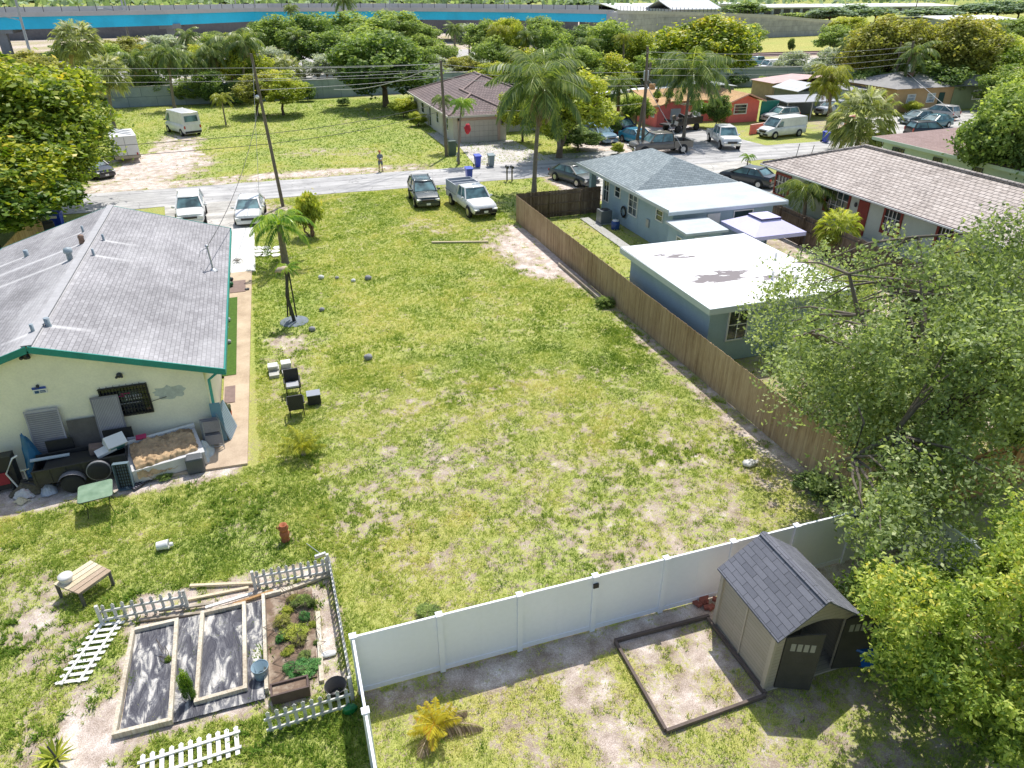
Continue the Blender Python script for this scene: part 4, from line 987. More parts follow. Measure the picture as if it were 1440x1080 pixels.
def junk(label, name, cat, c, size, rot, mat, z0=0, rounded=False):
    m = MB(); m.obox(c, size, rot); o = m.build(name, mat); tag(recenter(o), label, cat)
    bv = o.modifiers.new('bevel', 'BEVEL'); bv.width = min(size)*.12; bv.segments = 2; return o
tv = T('old_television', 'old white tube television lying tilted on the trailer load', 'television', TR(1.05, .05, .9))
mt = Matrix.Translation(TR(1.05, .05, 1.15)) @ Matrix.Rotation(.5, 4, 'Z') @ Matrix.Rotation(.75, 4, 'X')
m = MB(); m.box(-.3, .3, -.22, .2, -.24, .24, mt); m.build('housing', m_white, tv)
m = MB(); m.box(-.22, .22, -.232, -.221, -.17, .17, mt); m.build('screen', glass('teal_screen', (.06, .2, .22)), tv)
junk('white foam slab among the trailer load', 'foam_slab', 'foam slab', TR(.75, -.1, 1.0), (.6, .35, .12), (.2, -.2, .4), m_white)
junk('pale board poking out of the trailer', 'board', 'board', TR(-.9, .2, .96), (1.1, .12, .05), (.05, .08, .15), M('pale_blue_board', (.45, .52, .55), .6, .1))
junk('brown cardboard box on the trailer load', 'cardboard_box', 'box', TR(.45, .15, .98), (.4, .35, .3), (0, .2, .3), M('cardboard_brown', (.18, .13, .11), .85, .2))
junk('dark bulky sack filling the trailer', 'dark_sack', 'sack', TR(-.2, 0, .68), (1.7, .8, .4), (0, 0, 0), m_black)
junk('magenta folded cloth on the white deck panel', 'folded_cloth', 'cloth', (-5.6, 23.15, .95), (.32, .2, .06), (.3, 0, .1), M('magenta_plain', (.5, .04, .12), .7, .2))
# draped mattress / platform
pl = T('draped_platform', 'large white box platform draped with a crumpled brown cloth', 'platform', (-4.85, 22.55, 0), R(14))
m_offw = M('scuffed_white', (.58, .57, .56), .7, .15, 3)
m = MB(); m.slab([(-1.15, -.6, .55), (1.1, -.75, .6), (1.1, .75, .78), (-1.15, .75, .78)], .5); m.build('platform_box', m_offw, pl, local=True)
m = MB(); m.bar((-1.15, .78, .84), (1.12, .78, .84), .14, .10); m.build('edge_rail', m_white, pl, local=True)
n = 44; U, W = np.meshgrid(np.linspace(-1, 1, n), np.linspace(-1, 1, n))
zz = .70+.11*W+.22*np.abs(fbm(U*2.2+3, W*3.2, 1.7, 6)-.5)*2+.13*np.abs(fbm(U*5, W*5, 1.9, 16)-.5)*2+.02
drop = sstep(.72, 1, -W)*.38+sstep(.9, 1, U)*.12
V = np.stack([(U*(.95+.1*fbm(U, W, 2, 3))).ravel(), (W*.66-.04).ravel(), (zz-drop).ravel()], 1); ix = np.arange(n*n).reshape(n, n)
Fq = np.stack([ix[:-1, :-1].ravel(), ix[:-1, 1:].ravel(), ix[1:, 1:].ravel(), ix[1:, :-1].ravel()], 1)
o = objof('brown_cloth', fastmesh('brown_cloth', V, Fq, M('brown_cloth', (.50, .35, .2), .9, .3, 2.5, c2=(.27, .18, .10), bmp=.3), smooth=True), pl)
tarp('clear_plastic_sheet', 'bunched grey-white plastic sheeting between trailer and draped platform', 'plastic sheet', -5.95, 22.35, .38, .75, .6, M('milky_plastic', (.45, .5, .5), .35, .3, 5), 14, rot=.3)
tarp('clear_plastic_sheet', 'crumpled white plastic spilling off the right end of the draped platform', 'plastic sheet', -3.72, 22.8, .3, .7, .45, M('milky_plastic', (.45, .5, .5), .35, .3, 5), 23, rot=-.1)
junk('charcoal grey storage cube at the right end of the draped platform', 'storage_cube', 'storage box', (-3.95, 22.0, .3), (.56, .55, .6), (0, 0, .05), M('charcoal_box', (.08, .09, .10), .5, .2))
# crate on end, shutters on the ground
q = G(179, 690)
cr = T('plastic_crate', 'blue-grey slotted plastic crate standing on end beside the trailer', 'crate', (q.x, q.y, 0))
m_cr = M('crate_blue', (.13, .19, .23), .6, .15); mt = Matrix.Translation((q.x, q.y+.15, 0)) @ Matrix.Rotation(-.15, 4, 'X') @ Matrix.Rotation(-.12, 4, 'Z')
m = MB(); m.box(-.24, .24, 0, .02, 0, .95, mt); m.box(-.24, -.22, -.16, 0, 0, .95, mt); m.box(.22, .24, -.16, 0, 0, .95, mt); m.box(-.219, .219, -.16, -.002, .93, .95, mt); m.box(-.219, .219, -.16, -.002, 0, .02, mt); m.build('crate_shell', m_cr, cr)
m = MB()
for k in range(6): m.box(-.2+k*.075, -.175+k*.075, -.02, -.002, .04, .9, mt)
for k in range(8): m.box(-.21, .21, -.028, -.021, .08+k*.11, .1+k*.11, mt)
m.build('grid', m_black, cr)
for i in range(3):
    a, b_ = G(187+i*4, 690-i*7), G(222+i*6, 668-i*5)
    t = T('window_shutter', ('dark slatted shutter lying lowest beside the crate', 'dark slatted shutter lying in the middle of the pile of three', 'dark slatted shutter lying nearest the draped platform')[i], 'shutter', (a.x, a.y, 0), 0, 'slatted shutters lying by the crate')
    MB().bar((a.x, a.y, .05+.03*i), (b_.x, b_.y, .08+.03*i), .2, .035).build('frame', m_dark, t)
    m = MB(); d = (b_-a)
    for k in range(12):
        c = a+d*((k+.5)/12); m.obox((c.x, c.y, .085+.03*i), (.03, .15, .015), (0, 0, math.atan2(d.y, d.x)))
    m.build('slats', M('slat_mauve', (.22, .2, .24), .6, .2), t)
junk('narrow dark-blue plastic tray lying beside the shutters', 'plastic_tray', 'tray', tuple(G(232, 663)+Vector((0, 0, .05))), (.5, .15, .05), (0, 0, .1), M('lid_blue', (.08, .17, .22), .5, .2))
junk('pale board under the edge of the draped platform', 'board', 'board', tuple(G(245, 668)+Vector((0, 0, .03))), (1.1, .12, .04), (0, 0, .3), m_lumber)
# metal cage / rack and blue panel at house corner
rk = T('folded_chair_stack', 'stack of grey folding chairs leaning at the corner of the cream house', 'chair stack', (-3.35, 23.3, 0))
for i in range(3):
    mt = Matrix.Translation((-3.45+.05*i, 23.15-.12*i, 0)) @ Matrix.Rotation(-.22, 4, 'X')
    m = MB(); m.box(-.27, .27, 0, .03, .75, 1.15, mt); m.build('backrest', M('grey_taupe', (.25, .23, .23), .6, .2), rk)
    m = MB(); m.box(-.27, .27, -.04, -.01, .3, .65, mt); m.build('seat', MATS['grey_taupe'], rk)
    m = MB()
    for sx in (-.28, .28): m.tube([mt@Vector((sx, 0, 0)), mt@Vector((sx, 0, 1.15))], .014, 6)
    m.tube([mt@Vector((-.28, 0, .2)), mt@Vector((.28, 0, .2))], .012, 6); m.build('tube_frame', m_steel, rk)
panel('leaning_sheet', 'narrow light-blue panel standing against the corner of the cream house', 'panel', -3.15, 23.45, .35, 1.6, .05, M('sky_blue_panel', (.13, .27, .36), .5, .1))
tsp = panel('lattice_panel', 'grey-blue lattice panel leaning on the side of the cream house', 'lattice panel', -2.75, 23.9, 1.0, 1.25, .25, M('lattice_blue', (.22, .3, .36), .6, .1), 8, smat=M('lattice_grey', (.32, .4, .46), .6, .1), rz=R(78))
# small things along the house side
for i, (px, py, r, mat, lab) in enumerate(((325, 405, .16, M('dark_green_pot', (.01, .09, .03), .5, .2), 'dark green round pot on the turf strip by the house side'), (326, 397, .12, m_dark, 'small dark pot behind the green pot on the turf strip'), (318, 466, .15, m_white, 'white ornament on the turf strip by the house'), (323, 485, .1, M('grey_orn', (.4, .4, .4), .6, .2), 'small grey ornament at the near end of the turf strip'), (322, 454, .11, M('grey_orn', (.4, .4, .4), .6, .2), 'small figurine on the turf strip above the white ornament'))):
    q = G(px, py); t = T('garden_pot' if 'pot' in lab else 'garden_ornament', lab, 'pot' if 'pot' in lab else 'ornament', (q.x, q.y, .09))
    MB().lathe([(r*.6, 0), (r, r*.7), (r*.95, r*1.3), (r*.5, r*1.7), (.02, r*1.8)], (q.x, q.y, .09), 14).build('body', mat, t)
q = G(348, 409); t = T('black_dish', 'small black pet dish on the side path', 'dish', (q.x, q.y, .07)); MB().lathe([(.1, 0), (.13, .06), (.1, .06), (.02, .02)], (q.x, q.y, .07), 14).build('bowl', m_black, t)
q = G(312, 520); MBp = T('flower_pot', 'orange flower pot with a dark plant by the near house corner', 'pot', (-2.95, 25.0, .09))
MB().lathe([(.1, 0), (.15, .3), (.13, .3), (.02, .28)], (-2.95, 25.0, .07), 12).build('pot_body', MATS['terracotta'], MBp); MB().blob((-2.95, 25, .5), (.16, .16, .2), 8, 6, .4, 3).build('foliage', M('dark_plant', (.05, .06, .02), .9, .4, 9), MBp)
q = G(334, 370); tgp = T('dry_plant', 'dried spiky plant lying on the white concrete beside the house', 'plant', (q.x, q.y, .06)); m = MB(); rd = random.Random(4)
for k in range(26): a = rd.uniform(0, 2*PI); r = rd.uniform(.2, .5); m.tube([(q.x, q.y, .1), (q.x+r*.6*math.cos(a), q.y+r*.6*math.sin(a), .25), (q.x+r*math.cos(a), q.y+r*math.sin(a), .1)], [.012, .01, .004], 4)
m.build('twigs', M('twig_grey', (.25, .22, .19), .9, .3), tgp)
# rubbish bags
def bag(label, px, py, r, mat, seed):
    q = G(px, py); tarp('rubbish_bag', label, 'bag', q.x, q.y, r, r*.75, r*.8, mat, seed, rot=seed)
bag('red and white printed rubbish bag left of the trailer wheel', 36, 697, .3, M('red_print', (.6, .58, .55), .4, .1, 2, c2=(.5, .03, .05)), 3)
bag('pale crumpled plastic bag right of the red printed bag', 70, 690, .33, M('bag_clear', (.5, .52, .55), .3, .25, 6), 8)
bag('small bag with a teal bottle in it on the rubbish heap', 62, 680, .2, M('bag_teal', (.35, .5, .55), .35, .3, 4, c2=(.05, .25, .33)), 12)
bag('small yellowish bag at the left of the rubbish heap', 30, 705, .2, M('bag_yellow', (.6, .52, .35), .4, .2, 4), 15)
q = G(70, 672); tag(recenter(MB().blob((q.x, q.y, .3), (.11, .11, .11), 10, 7, .05).build('ball', M('tan_ball', (.3, .24, .18), .7, .2, 3))), 'tan ball resting on the rubbish heap', 'ball')
# glass patio table
gt = T('patio_table', 'square green glass patio table with thin dark legs on the grass', 'table', tuple(G(143, 716)), R(8))
m = MB(); hw = .48; cr_ = []
for cx, cy, a0 in ((hw-.1, hw-.1, 0), (-hw+.1, hw-.1, PI/2), (-hw+.1, -hw+.1, PI), (hw-.1, -hw+.1, 1.5*PI)):
    for k in range(5): a = a0+k*PI/8; cr_.append((cx+.1*math.cos(a), cy+.1*math.sin(a), .72))
m.slab(cr_, .012); gm, nt, b = newmat('green_table_glass'); b.inputs['Base Color'].default_value = (.22, .33, .22, 1); b.inputs['Roughness'].default_value = .15; b.inputs['Alpha'].default_value = .82
nn_ = noise(nt, pos(nt), 3, 4); nt.links.new(ramp(nt, nn_, [(.3, (.17, .27, .18)), (.7, (.3, .42, .3))]), b.inputs['Base Color'])
m.build('glass_top', gm, gt, local=True)
m = MB(); m.tube([Vector(p)-Vector((0, 0, .02)) for p in cr_+[cr_[0]]], .012, 6); m.build('rim', m_dark, gt, local=True)
for sx, sy in ((-1, -1), (1, -1), (1, 1), (-1, 1)):
    m = MB(); m.tube([(sx*.4, sy*.4, .7), (sx*.3, sy*.3, .35), (sx*.36, sy*.36, 0)], .011, 6); m.build('leg', m_dark, gt, local=True)
# black wicker chairs and side table
m_wick = M('black_wicker', (.022, .022, .025), .6, .4, 30, bmp=.6)
def wchair(label, x, y, rz):
    t = T('wicker_chair', label, 'chair', (x, y, 0), rz, 'black wicker chairs on the lawn')
    m = MB(); m.box(-.27, .27, -.27, .25, .36, .42); m.build('seat', m_wick, t, local=True)
    m = MB(); m.slab([(-.27, .25, .98), (.27, .25, .98), (.29, .31, .98), (-.29, .31, .98)], .62); m.build('backrest', m_wick, t, local=True)
    for sx in (-1, 1):
        m = MB(); m.box(sx*.3-.025, sx*.3+.025, -.27, .27, .6, .64); m.box(sx*.3-.02, sx*.3+.02, -.25, -.21, .36, .6); m.build('armrest', m_wick, t, local=True)
        for sy in (-1, 1): MB().bar((sx*.26, sy*.24, 0), (sx*.25, sy*.23, .36), .035, .035).build('leg', m_wick, t, local=True)
    return t
q = G(412, 556); c1 = wchair('tall black wicker chair with a grey cushion, facing the camera', q.x+.05, q.y+.15, 0)
t = T('cushion', 'light grey cushion on the tall black wicker chair', 'cushion', (q.x+.05, q.y+.1, .42)); MB().obox((q.x+.05, q.y+.05, .46), (.48, .42, .07)).build('pad', M('cushion_grey', (.42, .42, .45), .8, .1), t)
q = G(419, 586); wchair('black wicker chair nearer the camera, seen from its back', q.x, q.y+.2, PI)
q = G(434, 572); st = T('side_table', 'black side table with a grey top beside the wicker chairs', 'side table', (q.x+.25, q.y+.15, 0))
MB().box(q.x, q.x+.5, q.y, q.y+.45, .05, .44).build('table_body', m_wick, st); MB().box(q.x-.01, q.x+.51, q.y-.01, q.y+.46, .441, .465).build('table_top', M('slate_top', (.30, .32, .36), .4, .1), st)

# ============================================================ BLUE HOUSE, ANNEX, GAZEBO
m_blue = M('blue_stucco', (.34, .45, .51), .92, .1, 1.0, bmp=.5)
m_bsh = bricky('bluegrey_shingles', (.24, .285, .30), (.345, .395, .41), (.13, .155, .165), .33, .15, .013, mott=.15)
m_flatsh = bricky('pale_low_slope', (.50, .545, .555), (.56, .60, .61), (.44, .48, .49), .9, .3, .006, mott=.12)
m_bfasc = M('pale_blue_trim', (.5, .56, .58), .5, .06)
bh = T('blue_house', 'blue stucco house with grey-blue hip roof right of the wooden fence', 'house', (22.3, 37, 0))
w_ = MB(); w_.box(22.35, 28.9, 41.0, 46.6, 0, 2.85); w_.box(22.352, 29.4, 36.7, 40.99, 0, 2.7); w_.box(24.6, 28.9, 46.601, 49.3, 0, 2.84); w_.build('wall', m_blue, bh)
w_ = MB(); w_.box(22.5, 22.9, 48.9, 49.3, 0, 2.85); w_.build('porch_column', m_blue, bh)
hip(21.75, 29.5, 40.6, 49.9, 2.95, 4.45, 42.75, 45.9).build('roof', m_bsh, bh)
m = MB(); m.slab([(21.72, 36.2, 2.80), (29.95, 36.2, 2.80), (29.6, 40.62, 3.0), (21.72, 40.62, 3.0)], .04); m.build('low_roof', m_flatsh, bh)
m = MB(); m.box(21.66, 21.718, 36.16, 49.95, 2.72, 2.93); m.box(21.66, 30.0, 36.1, 36.158, 2.60, 2.80); m.box(29.96, 30.02, 36.16, 40.7, 2.62, 2.84); m.box(21.72, 29.5, 49.91, 49.96, 2.74, 2.94); m.box(29.52, 29.57, 40.8, 49.9, 2.74, 2.94); m.build('fascia', m_bfasc, bh)
m_wfr = m_white
m_drape = glass('grey_pane', (.09, .11, .12))
for y0, y1, z0, z1, mx, mz in ((43.75, 44.5, 1.72, 2.45, 1, 2), (41.2, 42.35, 1.1, 2.5, 2, 3), (37.85, 38.6, 1.7, 2.3, 1, 2), (45.5, 46.3, 1.0, 2.5, 2, 2)):
    window(bh, 'x', 22.35, y0, y1, z0, z1, -1, m_wfr, m_drape if mz == 3 else m_glass, mx, mz)
window(bh, 'y', 36.7, 26.6, 27.9, 1.6, 2.3, -1, m_wfr, m_glass, 1, 1)
d_ = MB().box(24.7, 25.6, 36.64, 36.69, .1, 2.3); d_.build('door', m_white, bh)
d_ = MB().box(22.28, 22.34, 47.3, 48.3, .1, 2.2); 
MB().poly([(24.58, 46.8, .0), (24.58, 48.9, 0), (24.58, 48.9, 2.2), (24.58, 46.8, 2.2)]).build('front_door', M('dim_door', (.2, .17, .1), .7, .2), bh)
# lean-to pump room at the back
pr = T('utility_room', 'small pale-roofed blue utility room attached behind the blue house', 'outbuilding', (22.9, 34, 0))
MB().box(21.75, 24.0, 33.95, 36.09, 0, 2.1).build('wall', m_blue, pr)
MB().slab([(21.5, 33.7, 2.24), (24.25, 33.7, 2.24), (24.25, 36.09, 2.34), (21.5, 36.09, 2.34)], .14).build('roof', m_flatsh, pr)
window(pr, 'x', 21.75, 34.5, 34.95, 1.1, 1.7, -1, m_white, m_drape, 1, 2); MB().box(22.2, 23.1, 33.9, 33.945, .05, 1.95).build('door', M('pale_door', (.5, .54, .55), .5, .06), pr)
# white-roofed annex
an = T('flat_roof_annex', 'blue outbuilding with a bright white flat roof stained with dark patches', 'outbuilding', (16.5, 23.2, 0))
MB().box(16.5, 22.9, 23.3, 30.6, 0, 2.62).build('wall', m_blue, an)
def fs(U, W):
    x = 16.1+(23.3-16.1)*U; y = 22.8+(31-22.8)*W; s = 0*x
    for cx, cy, rx, ry, rot in ((18.0, 29.0, 1.1, .33, -.35), (18.6, 25.9, 1.7, .75, .1), (20.6, 25.2, .8, .35, .2), (17.7, 25.6, .5, .2, 0), (21.7, 24.6, .8, .16, -.4)):
        c, sn_ = math.cos(rot), math.sin(rot); dx, dy = x-cx, y-cy; u, v = (dx*c+dy*sn_)/rx, (-dx*sn_+dy*c)/ry
        s = s+np.clip(1.25-np.sqrt(u*u+v*v), 0, 1)*1.5
    st = 1.25*s*sstep(.26, .62, fbm(x*1.2, y*3.4, 1.6, 33, 5))+.04*fbm(x, y, 1, 2)
    return np.clip(st, 0, .95)
mw, nt, b = newmat('white_roof_membrane'); st = attr(nt, 'stain'); p = pos(nt); n1 = noise(nt, p, 9, 6, .85); n2 = noise(nt, p, .8, 4)
base = ramp(nt, n2, [(.3, (.80, .79, .80)), (.7, (.90, .89, .89))]); s2 = mathn(nt, 'MULTIPLY', mathn(nt, 'SUBTRACT', st, mathn(nt, 'MULTIPLY', n1, .75)), 3.0, True)
nt.links.new(mixc(nt, s2, base, (.17, .145, .15)), b.inputs['Base Color']); b.inputs['Roughness'].default_value = .6
gridroof('roof', (16.1, 22.8, 2.86), (23.3, 22.8, 2.86), (23.3, 31.0, 2.9), (16.1, 31.0, 2.9), 200, 200, fs, mw, an)
m = MB(); m.box(16.05, 16.099, 22.75, 31.05, 2.6, 2.87); m.box(16.1, 23.3, 22.75, 22.799, 2.6, 2.87); m.box(23.301, 23.35, 22.75, 31.05, 2.6, 2.87); m.box(16.1, 23.3, 31.001, 31.05, 2.6, 2.9); m.box(16.1, 23.3, 22.8, 31.0, 2.6, 2.82); m.build('fascia', m_bfasc, an)
window(an, 'y', 23.3, 17.45, 18.35, 1.05, 2.4, -1, m_white, m_glass, 2, 2)
for x, y in ((20.6, 24.9), (21.3, 24.2), (22.3, 27)): MB().tube([(x, y, 2.8), (x, y, 3.25)], .06, 8).build('vent_pipe', m_white, an)
# air conditioner, drum, hose reel
q = G(843, 305); ac = T('air_conditioner', 'grey box air conditioner beside the blue house wall', 'air conditioner', (21.3, 44.0, 0))
MB().box(20.95, 21.75, 43.6, 44.4, .08, .95).build('casing', M('ac_grey', (.12, .14, .15), .6, .2), ac)
m = MB()
for k in range(9): m.box(20.93, 20.948, 43.65+k*.083, 43.69+k*.083, .15, .9)
m.build('grille', m_steel, ac); MB().lathe([(.3, .951), (.3, .975), (.02, .985)], (21.35, 44, 0), 16).build('fan_guard', m_dark, ac)
MB().box(20.9, 21.8, 43.55, 44.45, 0, .078).build('base_pad', m_conc, ac)
hr = T('hose_reel', 'coiled black hose hanging on the blue house wall', 'hose', (22.25, 43.0, .6)); m = MB()
for r in (.28, .33, .38): m.tube([(22.2+.02*(r*10 % 2), 42.9+r*math.cos(a), 1.0+r*math.sin(a)) for a in np.linspace(0, 2*PI, 25)], .03, 6)
m.build('coil', m_black, hr)
bl = T('blue_barrel', 'blue barrel with a white lid beside the air conditioner', 'barrel', (21.5, 42.4, 0))
MB().lathe([(.27, 0), (.3, .3), (.27, .55), (.02, .56)], (21.5, 42.5, 0), 16).build('barrel_body', paint('barrel_blue', (.01, .06, .25), .4), bl); MB().lathe([(.22, .56), (.22, .62), (.02, .63)], (21.5, 42.5, 0), 16).build('lid', m_white, bl)
rk2 = T('metal_rack', 'dark metal rack standing in the narrow yard between fence and annex', 'rack', (16.25, 31.5, 0)); m = MB()
for x in (16.1, 17.2):
    for y in (31.3, 31.8): m.tube([(x, y, 0), (x, y, .9)], .02, 6)
m.build('upright', m_dark, rk2); m = MB()
for z in (.45, .88):
    for y in (31.3, 31.8): m.tube([(16.1, y, z), (17.2, y, z)], .02, 6)
m.build('crossbar', m_dark, rk2)
# meter & conduit on blue wall are parts
MB().box(22.25, 22.349, 39.4, 39.75, .9, 1.4).build('meter_box', m_steel, bh)
# gazebo
gz = T('pop_up_gazebo', 'lavender canopy gazebo with vented peak behind the white flat roof', 'gazebo', (26.6, 33.9, 0))
m_lav = M('lavender_canopy', (.60, .57, .80), .7, .08, .7)
gx0, gx1, gy0, gy1 = 24.95, 28.4, 32.2, 35.6; gc = ((gx0+gx1)/2, (gy0+gy1)/2)
cs4 = [(gx0, gy0, 2.15), (gx1, gy0, 2.15), (gx1, gy1, 2.15), (gx0, gy1, 2.15)]; k_ = .34
in4 = [(gc[0]+(x-gc[0])*k_, gc[1]+(y-gc[1])*k_, 2.72) for x, y, z in cs4]
m = MB(); 
for i in range(4): j = (i+1) % 4; m.poly([cs4[i], cs4[j], in4[j], in4[i]])
for i in range(4): j = (i+1) % 4; a, b_ = Vector(cs4[i]), Vector(cs4[j]); m.poly([a-Vector((0, 0, .22)), b_-Vector((0, 0, .22)), b_, a])
m.build('canopy', m_lav, gz)
m = MB(); tp4 = [(gc[0]+(x-gc[0])*k_*1.12, gc[1]+(y-gc[1])*k_*1.12, 2.8) for x, y, z in cs4]
for i in range(4): m.poly([tp4[i], tp4[(i+1) % 4], (gc[0], gc[1], 3.02)])
m.build('vent_cap', m_lav, gz)
m = MB()
for i in range(4): m.bar((*tp4[i][:2], 2.77), (*tp4[(i+1) % 4][:2], 2.77), .05, .05)
m.build('vent_trim', M('dark_violet', (.06, .04, .16), .7, .2), gz)
for x, y, z in cs4: MB().tube([(x*.985+gc[0]*.015, y*.985+gc[1]*.015, 0), (x*.985+gc[0]*.015, y*.985+gc[1]*.015, 2.14)], .03, 8).build('leg', m_dark, gz)
tt = T('patio_set', 'dark patio table half hidden under the lavender canopy', 'table', (26.6, 33.6, 0)); MB().lathe([(.6, .7), (.6, .73), (.02, .73)], (26.4, 33.4, 0), 18).build('table_top', m_dark, tt); MB().tube([(26.4, 33.4, 0), (26.4, 33.4, .7)], .05, 8).build('leg', m_dark, tt)

# ============================================================ TILED HOUSE (right)
th = T('tiled_house', 'long pale house with weathered brown-grey tile roof and red framed windows', 'house', (40, 33, 0))
m_tile = wavy_tile('weathered_tile', (.42, .36, .32), (.54, .475, .43), (.17, .14, .125), .42, .30)
m_sage = M('sage_stucco', (.50, .54, .47), .92, .1, 1.0, bmp=.5); m_redfr = M('red_frame', (.22, .03, .02), .6, .25, 4)
MB().box(35.95, 44.5, 18, 45.2, 0, 2.62).build('wall', m_sage, th)
hip(35.25, 45.2, 17, 46.2, 2.72, 4.45, 20, 41.6).build('roof', m_tile, th)
m = MB(); m.box(35.2, 35.248, 17, 46.2, 2.56, 2.73); m.box(35.2, 45.25, 46.21, 46.26, 2.56, 2.73); m.build('fascia', M('dark_fascia', (.10, .06, .07), .6, .2), th)
m = MB(); m.box(35.12, 35.198, 17, 46.2, 2.6, 2.69); m.build('gutter', m_white, th)
m = MB(); m.tube([(40.22, 20, 4.5), (40.22, 41.6, 4.5)], .12, 8); m.tube([(40.22, 41.6, 4.48), (35.3, 46.15, 2.76)], .1, 8); m.tube([(40.22, 41.6, 4.48), (45.2, 46.2, 2.76)], .1, 8); m.build('ridge_cap', m_tile, th)
for y0, y1, z0, z1 in ((43.55, 45.0, .75, 2.1), (37.45, 39.5, .95, 2.35), (29.2, 30.15, .9, 2.35), (33.0, 34.2, .95, 2.3), (22, 23.8, .95, 2.3)):
    window(th, 'x', 35.95, y0, y1, z0, z1, -1, m_redfr, m_glass, 1, 1, .16, label='window in a wide dark red frame with white bars')
    m = MB()
    for k in range(1, 4): m.box(35.86, 35.89, y0+(y1-y0)*k/4-.02, y0+(y1-y0)*k/4+.02, z0, z1)
    for k in range(1, 3): m.box(35.862, 35.888, y0, y1, z0+(z1-z0)*k/3-.018, z0+(z1-z0)*k/3+.018)
    m.build('window_bars', m_white, th)
MB().box(35.88, 35.94, 35.6, 36.5, .1, 2.3).build('door', m_redfr, th)
MB().blob((35.9, 36.75, 1.9), (.08, .12, .16), 8, 6, 0).build('wall_lamp', m_dark, th)
low = T('low_wall', 'low grey block wall beside the patio of the tiled house', 'wall', (33.2, 30, 0)); MB().box(33.1, 33.3, 26, 33, 0, .7).build('blocks', bricky('grey_block', (.32, .32, .31), (.38, .38, .37), (.22, .22, .22), .4, .2, .01), low)
MB().box(33.05, 33.35, 25.95, 33.05, .701, .76).build('coping', m_conc, low)

# ============================================================ HOUSES ACROSS THE STREET
gh = T('garage_house', 'beige house with brown hip roof and double garage across the street', 'house', (21, 75.5, 0))
m_beige = M('beige_stucco', (.60, .56, .50), .9, .08, .8, bmp=.4); m_pink = M('pinkish_trim', (.58, .42, .36), .8, .1)
m_btile = wavy_tile('brown_tile', (.17, .125, .12), (.24, .18, .17), (.115, .085, .085), .33, .36)
w_ = MB(); w_.box(18.6, 24.4, 75.3, 80, 0, 2.75); w_.box(18.55, 31, 80.01, 95.3, 0, 2.75); w_.build('wall', m_beige, gh)
rA = hip(18.0, 31.8, 79.4, 96.0, 2.8, 5.35, 86.2, 89.2); rA.build('roof', m_btile, gh)
m = MB(); ze, zr = 2.82, 4.35; xm = 21.4; m.poly([(18.0, 74.7, ze), (24.9, 74.7, ze), (xm, 78.3, zr)]); m.poly([(24.9, 74.7, ze), (24.9, 82.6, ze), (xm, 84.6, zr), (xm, 78.3, zr)]); m.poly([(18.0, 84, ze), (18.0, 74.7, ze), (xm, 78.3, zr), (xm, 84.6, zr)]); m.build('garage_roof', m_btile, gh)
m = MB(); m.tube([(18.05, 74.75, ze+.04), (xm, 78.3, zr+.05), (xm, 83, zr+.05)], .12, 6); m.tube([(24.85, 74.75, ze+.04), (xm, 78.3, zr+.05)], .12, 6); m.tube([(24.9, 86.2, 5.42), (24.9, 89.2, 5.42)], .12, 6)
for x, y in ((18.1, 79.5), (31.7, 79.5)): m.tube([(x, y, 2.85), (24.9, 86.2, 5.4)], .12, 6)
m.tube([(18.1, 95.9, 2.85), (24.9, 89.2, 5.4)], .12, 6); m.build('ridge_cap', M('ridge_tan', (.3, .22, .2), .85, .2, 3), gh)
m = MB(); m.box(17.9, 17.99, 74.65, 96, 2.6, 2.8); m.box(17.9, 24.95, 74.6, 74.69, 2.6, 2.8); m.build('fascia', m_beige, gh)
d = MB(); d.box(19.4, 23.4, 75.22, 75.29, .02, 2.2); do = d.build('garage_door', M('garage_panel', (.60, .55, .5), .6, .06), gh)
d = MB()
for k in range(1, 4): d.box(19.4, 23.4, 75.205, 75.219, .02+.545*k-.012, .02+.545*k+.012)
for k in range(1, 8): d.box(19.4+.5*k-.008, 19.4+.5*k+.008, 75.206, 75.219, .1, 2.1)
d.build('panel_grooves', M('groove_grey', (.35, .31, .28), .7, .1), do)
d = MB(); d.box(19.1, 19.38, 75.2, 75.29, 0, 2.45); d.box(23.42, 23.7, 75.2, 75.29, 0, 2.45); d.box(19.1, 23.7, 75.2, 75.29, 2.22, 2.48) ; d.build('garage_trim', m_pink, gh)
for y0, y1, z0, z1 in ((77.2, 78.0, 1.0, 2.2), (81.5, 82.5, 1.1, 2.2), (85.3, 86.2, .2, 2.3), (89, 90.5, 1.1, 2.2)): window(gh, 'x', 18.55 if y0 > 80 else 18.6, y0, y1, z0, z1, -1, m_white, m_glass, 1, 2)
MB().box(23.85, 24.05, 75.15, 75.28, 1.6, 2.1).build('wall_lamp', m_dark, gh)
struct(MB().slab([(17.3, 74.5, .04), (18.5, 74.5, .04), (18.5, 82, .04), (17.3, 82, .04)], .05).build('path_side', m_conc))

